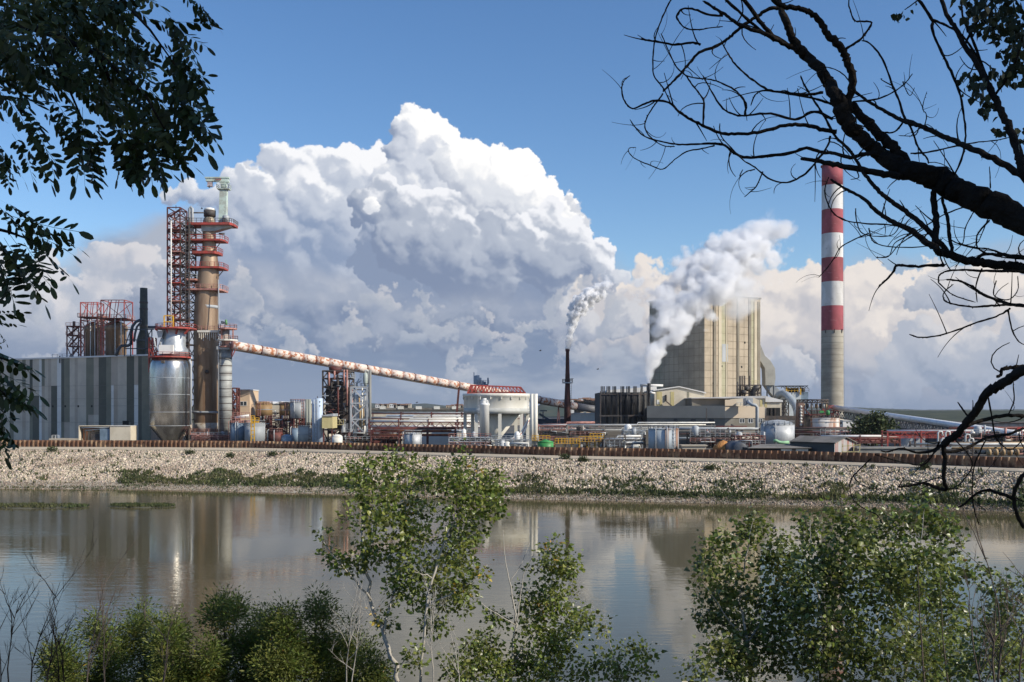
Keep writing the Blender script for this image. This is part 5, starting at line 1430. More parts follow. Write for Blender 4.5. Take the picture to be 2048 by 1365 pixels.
mb.add([(xs5[1] - 2, D, GZ), (xs5[3], D, GZ), (xs5[3], D, gz(803, D)), (xs5[2], D, gz(794, D)), (xs5[1] - 2, D, gz(799, D)),
        (xs5[1] - 2, D + 30, GZ), (xs5[3], D + 30, GZ), (xs5[3], D + 30, gz(803, D)), (xs5[2], D + 30, gz(794, D)), (xs5[1] - 2, D + 30, gz(799, D))],
       [(0, 1, 2, 3, 4), (5, 9, 8, 7, 6), (0, 4, 9, 5), (1, 6, 7, 2)]); mb.build('wall', CREAM, t)
MB().box((gx(1384, D + 4), D + 4, GZ), (gx(1476, D + 4), D + 30, gz(797.5, D))).build('side_wall', BG2, t)
mb = MB(); mb.prism([(gx(1386, D), D + 3.5), (gx(1530, D), D - .6), (gx(1530, D), D + 31), (gx(1386, D), D + 31)], gz(797, D), [gz(795.5, D), gz(792, D), gz(792, D), gz(795.5, D)]); mb.build('roof', ROOFW, t)
mb = MB(); mb.prism([(gx(1530.2, D), D - .6), (gx(1565, D), D - .6), (gx(1565, D), D + 31), (gx(1530.2, D), D + 31)], gz(804.5, D), [gz(792.4, D), gz(801, D), gz(801, D), gz(792.4, D)]); mb.build('roof_slope', ROOFW, t)
MB().box((gx(1533, D), D - .3, gz(836, D)), (gx(1560, D), D - .05, gz(816, D))).build('bay_opening', DARK, t)
for px in (1542, 1550): MB().beam(P(px, 836, D - .5), P(px, 816, D - .5), .2).build('mullion', DKSTEEL, t)
for a, b in ((1520, 1525), (1529, 1534)): MB().box((gx(a, D), D - .1, gz(815, D)), (gx(b, D), D - .02, gz(799, D))).build('cladding_stripe', YELP, t)
MB().box((gx(1526, D - 3), D - 3, GZ), (gx(1600, D - 3), D - .5, gz(832, D))).build('dark_bridge_wall', DKSTEEL, t)

# ---------------------------------------------------------------- great concrete silo block
c0 = Vector((gx(1409, 400), 400)); u = Vector((-18, 29.5)).normalized(); w = Vector((29.5, 18)).normalized()
L1, L2 = 34.6, 31.0
t = thing('concrete_silo', 'huge windowless beige concrete silo half hidden by steam', 'silo', (c0.x, c0.y, GZ))
zt_ = gz(590, 400)
SILO = pm('silo_panels', (.47, .39, .285), (.36, .30, .22), scale=.12, rough=.85, c3=(.42, .40, .28), s3=.10, lo3=.56, hi3=.72, st3=(1, 1, .15))
MB().prism([tuple(c0), tuple(c0 + w * L2), tuple(c0 + w * L2 + u * L1), tuple(c0 + u * L1)], GZ, zt_).build('wall', SILO, t)
mb = MB()
for k in range(1, 19):
    z = GZ + (zt_ - GZ) * k / 19
    for a_, d_, L_, nn in ((c0, u, L1, -w), (c0, w, L2, -u)):
        p_, q_ = a_ + nn * .05, a_ + d_ * L_ + nn * .05; mb.beam((p_.x, p_.y, z), (q_.x, q_.y, z), .09)
for a_, d_, L_, nn in ((c0, u, L1, -w), (c0, w, L2, -u)):
    for k in range(1, int(L_ / 3.1)):
        p_ = a_ + d_ * k * 3.1 + nn * .04; mb.beam((p_.x, p_.y, GZ), (p_.x, p_.y, zt_), .06)
mb.build('panel_joint', pm('joint_brown', (.20, .16, .115), rough=.9), t)
VR = [(4.6, 1.3, .9, 'g'), (7.4, 1.6, .5, 'w'), (11.5, .6, .5, 'w'), (17.6, 1.1, .8, 'g'), (24.2, 1.2, .7, 'g'), (27.2, 1.6, .8, 'w'), (29.2, 1.4, .6, 'g')]
RIBM = {'g': pm('silo_rib_dark', (.24, .215, .165), (.20, .17, .13), scale=.2, rough=.85), 'w': pm('silo_rib_pale', (.56, .49, .36), (.50, .43, .31), scale=.2, rough=.8)}
for (sv, wd, th, kd) in VR:
    a_ = c0 + w * sv; b_ = c0 + w * (sv + wd); MB().prism([tuple(a_ - u * th * .5), tuple(b_ - u * th * .5), tuple(b_), tuple(a_)], GZ, zt_ + (0 if sv < 26 else -1.2)).build('rib', RIBM[kd], t)
for (sv, wd, kd) in ((8.6, 2.6, .0), (9.4, 3.2, 0), (25.3, 1.8, 0)):
    a_ = c0 + w * sv; b_ = c0 + w * (sv + wd); z0_ = {8.6: GZ, 9.4: gz(725, 410), 25.3: GZ}[sv]; z1_ = {8.6: zt_ - .1, 9.4: gz(690, 410), 25.3: zt_ - .3}[sv]
    o_ = .09 if sv != 9.4 else .16
    MB().prism([tuple(a_ - u * o_), tuple(b_ - u * o_), tuple(b_), tuple(a_)], z0_, z1_).build('cladding_stripe', pm('olive_stripe', (.42, .395, .26), (.37, .345, .225), scale=.2, rough=.8) if sv != 9.4 else GREYP, t)
MB().prism([tuple(c0 - (u + w) * .3), tuple(c0 + w * (L2 + .3) - u * .3), tuple(c0 + w * (L2 + .3) + u * (L1 + .3)), tuple(c0 + u * (L1 + .3) - w * .3)], zt_, zt_ + .6).build('roof', CONC, t)
rr = random.Random(8)
for k in range(12):
    face = k % 3; sv = rr.uniform(2, 30); z = [gz(687, 410), gz(770, 410), gz(735, 405)][k % 3 if k < 9 else 0]
    if k < 9: a_ = c0 + w * sv - u * .12; b_ = a_ + w * .7; MB().prism([tuple(a_), tuple(b_), tuple(b_ + u * .1), tuple(a_ + u * .1)], z, z + .8).build('port', DARK, t)
    else: a_ = c0 + u * sv - w * .12; b_ = a_ + u * .7; MB().prism([tuple(a_), tuple(b_), tuple(b_ + w * .1), tuple(a_ + w * .1)], z, z + .8).build('port', DARK, t)
# burner pipes and gantry before the silo's right face
D = 392; s = D / FPX
t = thing('burner_gantry', 'dark gantry with thin vertical pipes before the silo right face', 'gantry', (gx(1495, D), D, GZ))
MB().lattice(gx(1477, D), gx(1518, D), D - 3, D + 3, [gz(800, D), gz(787, D), gz(771, D)], .4, .25).build('frame', DKSTEEL, t)
for a in (1475, 1479, 1482, 1485.5, 1489.5, 1499.5): MB().tube([P(a, 800, D - 3.2), P(a, 752 if a not in (1475,) else 764, D - 3.2)], .24, 6).build('flue_pipe', DKSTEEL, t)
for a, b in ((1490, 778), (1500, 790), (1484, 785)): MB().tube([P(a, b, D - 3.6), P(a + 8, b, D - 3.6)], 1.0, 10).build('drum', DKSTEEL, t)
MB().tube([P(1506, 800, D - 4), P(1506, 784, D - 4), P(1510, 777, D - 4), P(1516, 775, D - 4)], 1.1, 12).build('black_elbow', BLACKP, t)
MB().rail([P(1500, 768, D - 3), P(1518, 768, D - 3)], 1.2, 1.4, .13).build('railing', YELP, t)
for px in (1478, 1517): MB().beam((gx(px, D), D - 3, GZ), P(px, 800, D - 3), .5).build('leg', DKSTEEL, t)
# square duct stepping down the right side of the silo
t = thing('square_duct', 'angular pale grey duct stepping down right of the concrete silo', 'duct', P(1540, 800, 405))
def sqduct(mb, pts, D, hw, dd):
    """pts: (px centre, py, px half width) joined by box sections"""
    s_ = D / FPX
    vs_ = []
    for (x, y, h) in pts:
        for (dx, dy) in ((-h, 0), (h, 0), (h, dd), (-h, dd)): vs_.append((gx(x + dx, D), D + dy, gz(y, D)))
    k = len(pts); return mb.add(vs_, [(i * 4 + j, i * 4 + (j + 1) % 4, (i + 1) * 4 + (j + 1) % 4, (i + 1) * 4 + j) for i in range(k - 1) for j in range(4)] + [(3, 2, 1, 0), tuple((k - 1) * 4 + j for j in range(4))])
DU = pm('duct_grey', (.42, .41, .36), (.34, .33, .29), scale=.2, rough=.65)
mb = MB(); sqduct(mb, [(1512, 690, 9), (1521, 712, 9), (1531, 722, 10), (1540, 737, 10), (1541, 757, 10), (1540, 771, 9)], 424, 9, 6); mb.build('duct', DU, t)
mb = MB(); sqduct(mb, [(1540, 771, 9), (1556, 790, 12), (1566, 806, 7)], 425, 9, 5); mb.build('hood', GREYP, t)
MB().beam(P(1534, 771, 424), (gx(1534, 424), 424, GZ), .5).beam(P(1547, 771, 424), (gx(1547, 424), 424, GZ), .5).beam(P(1534, 771, 430), (gx(1534, 430), 430, GZ), .5).build('leg', DKBLUE, t)
t = thing('round_duct', 'fat round blue-grey duct curving down beside the white filter house', 'duct', P(1590, 815, 375))
mb = MB().tube([P(a, b, 385 - i * 2) for i, (a, b) in enumerate([(1553, 797), (1558, 790), (1566, 787), (1574, 791), (1582, 800), (1590, 810), (1594, 822), (1595, 836)])], 1.35, 18); mb.build('duct', pm('duct_blue', (.33, .37, .40), (.26, .29, .31), scale=.3, rough=.5), t)
mb = MB()
for i, (a, b) in enumerate([(1574, 791), (1590, 810)]): mb.tube([P(a, b, 385 - 6 - i * 4), P(a + 1, b + 1.3, 385 - 6 - i * 4)], 1.55, 18)
mb.build('flange', GREYP, t)
MB().lattice(gx(1563, 380), gx(1574, 380), 378, 384, [GZ, gz(850, 380), gz(832, 380), gz(815, 380), gz(800, 380)], .35, .22).build('support', DKSTEEL, t)
# filter house
D = 400
t = thing('filter_house', 'pale blue-white filter house with a yellow railed top', 'building', (gx(1590, D), D, GZ))
MB().box((gx(1573, D), D, GZ), (gx(1602, D), D + 14, gz(785, D))).build('wall', pm('pale_house', (.58, .62, .62), (.50, .53, .53), scale=.2, rough=.7), t)
MB().box((gx(1602, D) + .02, D + 1, GZ), (gx(1618, D), D + 15, gz(784, D))).build('slate_wing', BLUEG, t)
MB().rail([P(1570, 785, D - .5), P(1602, 785, D - .5)], 1.5, 1.2, .16).build('railing', YEL, t)
for px in (1573, 1601): MB().beam(P(px, 790, D - .5), P(px, 774, D - .5), .5).build('yellow_post', YEL, t)
MB().box((gx(1560, D), D - 1, gz(773, D)), (gx(1615, D), D + 8, gz(771.5, D))).build('canopy', DKBLUE, t)
mb = MB()
for k in range(8): a = 1562 + k * 6.8; mb.beam(P(a, 777, D - 1), P(a + 3.4, 773, D - 1), .22); mb.beam(P(a + 3.4, 773, D - 1), P(a + 6.8, 777, D - 1), .22); 
mb.build('canopy_truss', DKBLUE, t)
for px in (1580, 1588, 1596, 1608): MB().lathe((gx(px, D), D + 2), [(.9, gz(785, D)), (.9, gz(778, D)), (.4, gz(776, D))], 10).build('fan', (DKSTEEL, OFFW, DKSTEEL, DRED)[int(px) % 4], t)
MB().rail([P(1602, 784, D), P(1618, 784, D)], 1.2, 1.4, .13).build('side_railing', DKSTEEL, t)
# round frame behind and around the round tank
D = 348
t = thing('ring_gantry', 'dark circular gantry with hanging drums above the streaked round tank', 'gantry', P(1630, 832, D))
s = D / FPX; c = (gx(1632, D), D + 4)
mb = MB(); nn_ = 20
for k in range(nn_):
    a0, a1 = 2 * math.pi * k / nn_, 2 * math.pi * (k + 1) / nn_; r_ = 31 * s
    p_ = lambda a, z: (c[0] + r_ * math.cos(a), c[1] + r_ * math.sin(a), z)
    mb.beam(p_(a0, gz(800, D)), p_(a1, gz(800, D)), .35); mb.beam(p_(a0, gz(806, D)), p_(a1, gz(806, D)), .3); mb.beam(p_(a0, gz(800, D)), p_(a1, gz(806, D)), .2); mb.beam(p_(a0, gz(806, D)), p_(a0, gz(800, D)), .25)
mb.build('ring', DKSTEEL, t)
for k in range(9):
    a = math.pi + (k + .5) * math.pi / 9; MB().beam((c[0] + 30 * s * math.cos(a), c[1] + 30 * s * math.sin(a), gz(834, D)), (c[0] + 30 * s * math.cos(a), c[1] + 30 * s * math.sin(a), gz(806, D)), .3).build('post', DKSTEEL, t)
    MB().lathe((c[0] + 26 * s * math.cos(a), c[1] + 26 * s * math.sin(a)), [(.2, gz(818, D)), (.6, gz(815, D)), (.6, gz(808, D))], 8).build('drum', (OFFW, TAN, DKSTEEL)[k % 3], t)
MB().lathe(c, [(20 * s, GZ), (20 * s, gz(829, D))], 32).build('lower_vessel', pm('dull_vessel', (.17, .155, .14), (.11, .1, .09), rough=.8), t)
deck(t, c[0], c[1], 27 * s, 33 * s, gz(828, D), DRED, DRED, n=16)
MB().tube([P(1653, 826, D - 6), P(1658, 826, D - 6)], .9, 10).build('green_drum', GREEN, t)
MB().box(P(1640, 826, D - 7), P(1646, 822, D - 6)).build('green_box', GREEN, t)
t = thing('brown_valve_tower', 'narrow brown square tower with pale valves left of the round tank', 'tower', (gx(1602, 335), 335, GZ))
D = 335
MB().box((gx(1597, D), D, GZ), (gx(1608, D), D + 3, gz(806, D))).build('wall', pm('valve_brown', (.25, .16, .12), (.16, .10, .08), scale=.4, rough=.8), t)
for k in range(7): MB().tube([P(1602, 850 - k * 6, D - .2), P(1602, 850 - k * 6, D - .9)], .45, 8).build('valve', OFFW, t)
MB().beam(P(1606, 815, D - 1), P(1622, 832, D - 1), .4).build('chute', DRED, t)

# great red and white chimney
D = 480; s = D / FPX; c = (gx(1664.5, D), D)
t = thing('striped_chimney', 'tall red and white banded chimney with bare concrete lower shaft', 'chimney', (c[0], c[1], GZ))
CRED = pm('chimney_red', (.38, .085, .10), (.27, .065, .07), scale=.14, rough=.8, stretch=(1, 1, .5), c3=(.42, .16, .16), s3=.3, lo3=.58, hi3=.72, st3=(1, 1, 3)); CWH = pm('chimney_white', (.72, .70, .67), (.56, .54, .50), scale=.16, rough=.8, stretch=(1, 1, .5), c3=(.36, .33, .30), s3=.5, lo3=.60, hi3=.74, st3=(1, 1, 4))
CC = pm('chimney_concrete', (.42, .385, .31), (.31, .28, .225), scale=.09, rough=.9, stretch=(.6, .6, 1.6), c3=(.24, .22, .18), s3=.35, lo3=.6, hi3=.72, st3=(1, 1, .06))
def rad(y): return (20.3 + (y - 333) / 530 * 1.6) * s
lev = [(863, 662, CC, 'shaft'), (662, 613, CRED, 'red_band'), (613, 565, CWH, 'white_band'), (565, 517, CRED, 'red_band'), (517, 469, CWH, 'white_band'), (469, 421, CRED, 'red_band'), (421, 373, CWH, 'white_band'), (373, 332, CRED, 'red_band')]
for a, b, mt, nm in lev:
    z0_ = GZ if a == 863 else gz(a, D); MB().lathe(c, [(rad(a), z0_), (rad(b), gz(b, D))], 48, cap=(b == 332)).build(nm, mt, t)
mb = MB()
for k in range(16):
    y = 675 + k * 12; mb.ring(c, rad(y), rad(y) + .06, gz(y, D), gz(y, D) + .15, 48)
mb.build('joint', pm('joint_conc', (.26, .235, .19), rough=.9), t)
MB().lathe(c, [(2.2 * s * 2, gz(332, D)), (2.2 * s * 2, gz(324, D))], 16).build('inner_flue', DKSTEEL, t)
MB().ring(c, rad(340), rad(340) + .5, gz(333.5, D), gz(331.5, D), 48).build('rim', CRED, t)
for a in (-2.5, -.9, -1.7): MB().beam((c[0] + rad(660) * math.cos(a), c[1] + rad(660) * math.sin(a), gz(668, D)), (c[0] + (rad(660) + .4) * math.cos(a), c[1] + (rad(660) + .4) * math.sin(a), gz(660, D)), .35).build('warning_lamp', DKSTEEL, t)
MB().ladder((c[0] + rad(600) * .93, c[1] - rad(600) * .45, GZ), (c[0] + rad(340) * .93, c[1] - rad(340) * .45, gz(334, D)), .6, t=.12).build('ladder', GREYP, t)
MB().box((gx(1680, D - 11), D - 11.5, gz(848, D)), (gx(1683, D - 11), D - 10, gz(844, D))).build('door', DARK, t)

# sloping silver conveyor on the right
ca, cb = P(1664, 818, 352), P(2035, 872, 262)
t = thing('silver_conveyor', 'long silver tube conveyor on a lattice bridge sloping to the right', 'conveyor', tuple(ca))
MB().tube([ca + Vector((0, -.3, .5)), cb + Vector((0, -.3, .5))], .85, 14).build('tube', pm('silver_skin', (.84, .84, .84), (.74, .74, .74), scale=.5, rough=.35, metal=.1), t)
mb = MB(); n = 56; dn = Vector((0, 0, -2.3)); o1 = Vector((0, -.9, -.6)); o2 = Vector((0, .9, -.6))
for oo in (o1, o2):
    mb.beam(ca + oo, cb + oo, .2); mb.beam(ca + oo + dn, cb + oo + dn, .2)
    for i in range(n):
        p_, q_ = ca.lerp(cb, i / n) + oo, ca.lerp(cb, (i + 1) / n) + oo
        mb.beam(p_ if i % 2 else p_ + dn, q_ + dn if i % 2 else q_, .14)
        mb.beam(p_, p_ + dn, .12)
mb.build('truss', DKBLUE, t)
for f in (.30, .52, .74, .93):
    p_ = ca.lerp(cb, f); tr = MB()
    for dx in (-.9, .9): tr.beam((p_.x + dx, p_.y, GZ), (p_.x + dx, p_.y, p_.z - 2.8), .35)
    for k in range(3): z_ = GZ + (p_.z - 2.8 - GZ) * k / 3; tr.beam((p_.x - .9, p_.y, z_), (p_.x + .9, p_.y, z_ + (p_.z - 2.8 - GZ) / 3), .18)
    tr.build('trestle', DKBLUE, t)
MB().lattice(gx(1652, 352), gx(1672, 352), 350, 355, [gz(830, 352), gz(822, 352), gz(812, 352)], .35, .25).build('head_frame', RED, t)
MB().tube([cb, cb + Vector((3, -1, -1.2)), cb + Vector((4.5, -1.5, -3.5))], .7, 14).build('end_elbow', GALV, t)

# corrugated shed by the wall and its neighbours
D = 250
t = thing('corrugated_shed', 'low corrugated shed with striped red and grey gable behind the wall', 'shed', (gx(1640, D), D, GZ))
gA, gB = Vector((gx(1669, 236), 236)), Vector((gx(1709, 240), 240)); gC = Vector((gx(1580, 246), 246)); dv = gC - gA
zE, zRg = gz(886, 238), gz(876, 238); M_ = (gA + gB) / 2
mb = MB(); mb.add([(gA.x, gA.y, GZ), (gB.x, gB.y, GZ), (gB.x, gB.y, zE), (M_.x, M_.y, zRg), (gA.x, gA.y, zE)], [(0, 1, 2, 3, 4)])
mb.build('gable_wall', pm('corrugated_striped', (.42, .42, .40), (.32, .12, .09), scale=.55, lo=.48, hi=.54, rough=.7, stretch=(2.2, 2.2, .02)), t)
mb = MB(); mb.add([(gA.x, gA.y, GZ), (gA.x, gA.y, zE), (gC.x, gC.y, zE), (gC.x, gC.y, GZ), (gB.x, gB.y, GZ), (gB.x, gB.y, zE), (gB.x + dv.x, gB.y + dv.y, zE), (gB.x + dv.x, gB.y + dv.y, GZ)], [(0, 1, 2, 3), (4, 7, 6, 5), (3, 2, 6, 7)])
mb.build('side_wall', pm('dark_sheet', (.06, .065, .065), rough=.7), t)
mb = MB(); e = (gA - gC).normalized() * .5; gA2, gB2, M2 = gA + e, gB + e, M_ + e; C2, D2_, N2 = gC, gB + dv, M_ + dv; sd = (gB - gA).normalized() * .4
L_ = lambda v, z: (v.x, v.y, z)
mb.add([L_(gA2 - sd, zE - .1), L_(M2, zRg + .1), L_(N2, zRg + .1), L_(C2 - sd, zE - .1), L_(gB2 + sd, zE - .1), L_(D2_ + sd, zE - .1), L_(gA2 - sd, zE + .1), L_(M2, zRg + .3), L_(N2, zRg + .3), L_(C2 - sd, zE + .1), L_(gB2 + sd, zE + .1), L_(D2_ + sd, zE + .1)],
       [(0, 1, 2, 3), (1, 4, 5, 2), (6, 9, 8, 7), (7, 8, 11, 10), (0, 6, 7, 1), (1, 7, 10, 4)]); mb.build('roof', ROOFG, t)
t = thing('yellow_gate_frame', 'pale yellow tubular frame in front of the corrugated shed gable', 'frame', (gx(1700, 231), 231, GZ))
D = 231
mb = MB().beam(P(1684, 893, D), P(1720, 890, D), .16).beam(P(1684, 904, D), P(1720, 904, D), .16)
for px in (1684, 1695, 1707, 1719): mb.beam(P(px, 905, D), P(px + 1, 888, D), .16)
mb.build('rails', YELP, t)
t = thing('flat_shed', 'low flat-roofed dark shed with a white end between rack and corrugated shed', 'shed', (gx(1560, 240), 240, GZ))
D = 240
MB().box((gx(1500, D), D, GZ), (gx(1617, D), D + 8, gz(897, D))).build('wall', DARK, t)
MB().box((gx(1562, D), D - .1, GZ), (gx(1616, D), D, gz(898, D))).build('white_wall', OFFW, t)
mb = MB(); mb.prism([(gx(1494, D), D - .8), (gx(1620, D), D - .8), (gx(1632, D + 9), D + 9), (gx(1520, D + 9), D + 9)], gz(897, D) + .02, [gz(896, D), gz(896, D), gz(891, D), gz(891, D)]); mb.build('roof', ROOFG, t)
MB().box((gx(1584, D), D - .4, gz(902, D)), (gx(1591, D), D - .12, gz(897.5, D))).build('air_unit', DKSTEEL, t)
t = thing('green_pipe', 'pale green curved pipe above the flat shed roof', 'pipe', P(1565, 888, 262))
MB().tube([P(1547, 882, 262), P(1553, 882, 262), P(1558, 885, 262), P(1566, 886, 262), P(1578, 885, 262)], .42, 10).build('pipe', GRNP, t)
for px in (1550, 1572): MB().beam((gx(px, 262), 262, GZ), P(px, 884, 262), .2).build('leg', DKSTEEL, t)
t = thing('orange_heap', 'heap of orange material under the racks left of the flat shed', 'heap', (gx(1450, 262), 262, GZ))
mb = MB().lathe((gx(1450, 262), 264), [(3.6, GZ - .1), (2.4, GZ + 1.6), (.9, GZ + 2.7), (.1, GZ + 3.0)], 14); mb.build('heap', ORANGE, t)
t = thing('dark_dome_vessel', 'dark rounded horizontal vessel beside the orange heap', 'vessel', (gx(1475, 256), 256, GZ))
MB().tube([(gx(1475, 256), 253, GZ + .9), (gx(1475, 256), 253.4, GZ + .9), (gx(1475, 256), 262, GZ + .9)], [1.6, 2.1, 2.1], 20).build('shell', DKBLUE, t)
for yy in (254.5, 260): MB().box((gx(1475, 256) - 1.3, yy, GZ - .05), (gx(1475, 256) + 1.3, yy + .4, GZ + .2)).build('saddle', CONC, t)
t = thing('white_goosenecks', 'row of small white gooseneck pipes at the far right', 'pipes', (gx(1880, 246), 246, GZ))
for px, yt in ((1876, 866), (1883, 880), (1891, 866), (1931, 872), (1938, 880)): MB().tube([P(px, 905, 246), P(px, yt, 246), P(px + 3, yt - 3, 246), P(px + 8, yt - 2, 246), P(px + 9, yt + 6, 246)], .22, 8).build('pipe', WHITE, t)
t = thing('round_blower_row', 'row of tan round blowers behind the wall at the far right', 'blowers', (gx(2010, 222), 222, GZ))
for k in range(5): MB().tube([P(1975 + k * 14, 905, 222), P(1980 + k * 14, 905, 222)], .75, 14).build('blower', TAN, t)

# ---------------------------------------------------------------- far background
HILL = pm('wooded_hill', (.028, .04, .028), (.045, .052, .036), scale=.012, rough=1.0)
def ridge(name, D, prof, mat, thick=900, amp=4, seed=1):
    rr = random.Random(seed); mb = MB(); vs_ = []; xs_p = list(range(prof[0][0], prof[-1][0] + 1, 5))
    for px in xs_p:
        y = interp(prof, px) + rr.uniform(-.35, .35); z = gz(y, D)
        for (dd, f) in ((-thick * .5, 0), (-thick * .2, .62), (0, 1), (thick * .5, .5)): vs_.append((gx(px, D), D + dd, GZ - 2 + (z - GZ + 2) * f))
    n = len(xs_p); mb.add(vs_, [(i * 4 + j, (i + 1) * 4 + j, (i + 1) * 4 + j + 1, i * 4 + j + 1) for i in range(n - 1) for j in range(3)], 0, True)
    o = mb.build(name, mat); tag(o, kind='structure')
ridge('hill', 5200, [(-900, 806), (200, 814), (480, 812), (700, 813), (745, 807), (790, 811), (850, 807), (900, 813), (1000, 815), (1200, 812), (1500, 812), (1700, 815), (1760, 817), (1840, 820), (2100, 819), (3000, 812)], HILL, seed=4)
ridge('hill', 1900, [(1060, 822), (1085, 806), (1120, 800), (1150, 798), (1200, 800), (1240, 803), (1280, 818)], pm('green_hill', (.04, .06, .04), (.065, .07, .045), scale=.02, rough=1), thick=500, seed=5)
ridge('hill', 2600, [(640, 822), (700, 816), (760, 814), (900, 815), (1060, 816), (1090, 822)], HILL, thick=500, seed=6)
for nm_, D_, pr_, sd_ in (('woods', 1050, [(-1200, 821), (300, 820.5), (640, 821), (700, 819.5), (930, 820)], 31), ('woods', 1150, [(1560, 822), (1690, 821.5), (1760, 820.5), (1850, 822.5), (1960, 821.5), (2100, 822), (3300, 821)], 32)):
    ridge(nm_, D_, pr_, pm('far_wood', (.022, .032, .016), (.04, .048, .024), scale=.05, rough=1.0), thick=260, seed=sd_); bpy.context.scene.collection.objects[-1]['kind'] = 'stuff'; bpy.context.scene.collection.objects[-1]['label'] = 'dark far-off belt of trees along the horizon'
rr = random.Random(12); hs = None
spots = [(1148 + i * 6.5, 806 + rr.uniform(-3, 4), 1650) for i in range(9)] + [(756 + rr.uniform(-3, 3) + i * 9, 813 + rr.uniform(0, 2), 2100) for i in range(8)] + [(900 + i * 9, 814 + rr.uniform(-1, 2), 2050) for i in range(8)]
hm = [WHITE, CREAM, pm('town_ochre', (.55, .42, .28), rough=.9)]
words = ['cream', 'white', 'ochre']
proto = None
for i, (px, y, D) in enumerate(spots):
    w_, h_ = rr.uniform(9, 18), rr.uniform(6, 10); z0 = gz(y, D) - h_ * .4; x = gx(px, D)
    where = 'on the green hillside behind the dark red stack' if px < 1300 and px > 1100 else ('far off behind the upper pipe rack' if px < 880 else ('far off left of the white hopper' if px < 1100 else 'far off at the right edge'))
    h = thing('distant_house', 'tiny pale house ' + where, 'house', (x, D, z0), 'tiny distant houses ' + where)
    MB().box((x - w_ / 2, D, z0 - 14), (x + w_ / 2, D + 9, z0 + h_)).build('wall', hm[i % 3], h)
    MB().prism([(x - w_ / 2 - .5, D - .5), (x + w_ / 2 + .5, D - .5), (x + w_ / 2 + .5, D + 9.5), (x - w_ / 2 - .5, D + 9.5)], z0 + h_, z0 + h_ + 1.2).build('roof', pm('tile_roof', (.30, .16, .10), rough=.9), h)
    for k in range(3): MB().box((x - w_ / 2 + w_ * (.15 + .3 * k), D - .2, z0 + h_ * .4), (x - w_ / 2 + w_ * (.27 + .3 * k), D - .05, z0 + h_ * .75)).build('window', DARK, h)
t = thing('distant_factory', 'long dark roofed factory far behind the upper pipe rack', 'building', (gx(880, 760), 760, GZ))
MB().box((gx(740, 760), 760, GZ), (gx(1040, 760), 800, gz(820, 760))).build('wall', CREAM, t)
MB().box((gx(738, 760), 758, gz(820, 760)), (gx(1042, 760), 802, gz(816, 760))).build('roof', ROOFG, t)
for k in range(8): MB().box((gx(760 + k * 36, 760), 757.5, gz(819, 760)), (gx(772 + k * 36, 760), 758, gz(813, 760))).build('roof_light', OFFW, t)
t = thing('tank_farm_roof', 'low dark sheds with sloping conveyors behind the rusty tube end', 'building', (gx(1100, 450), 450, GZ))
MB().box((gx(1076, 450), 450, GZ), (gx(1140, 450), 465, gz(838, 450))).build('wall', DKBLUE, t)
MB().beam(P(1078, 828, 448), P(1098, 840, 448), .9).beam(P(1080, 822, 448), P(1094, 822, 448), .5).beam(P(1086, 838, 448), P(1086, 822, 448), .4).build('loader', DKBLUE, t)
lowb('long dark warehouse beyond the tree at the far right', 1790, 2110, 847, 420, 20, DKBLUE, DKSTEEL)
lowb('pale shed between chimney and green tree', 1686, 1712, 842, 470, 20, WHITE, ROOFW)
lowb('dark plant building behind the grey pipes right of centre', 1560, 1640, 846, 372, 14, DKSTEEL, ROOFG)

# birds
for i, (px, y, D) in enumerate([(403, 418, 300), (1080, 702, 260), (1195, 739, 280), (833, 806, 300)]):
    p = P(px, y, D); b = MB()
    b.tube([p + Vector((-.28, 0, .0)), p, p + Vector((.3, 0, .05)), p + Vector((.42, 0, .06))], [.03, .12, .10, .03], 6)
    o = b.build('bird', BLACKP); tag(o, ['small dark bird just left of the brown column top', 'small dark bird in the sky above the white hopper', 'small dark bird in the sky right of the dark red stack', 'small dark bird low over the upper pipe rack'][i], 'bird')
    w_ = MB().add([p + Vector((-.05, 0, .05)), p + Vector((.2, 0, .05)), p + Vector((.3, -.5, .35)), p + Vector((.2, -.75, .3)), p + Vector((.2, .75, .35)), p + Vector((.3, .5, .4))], [(0, 1, 2, 3), (0, 4, 5, 1)]).build('wing', BLACKP, o)

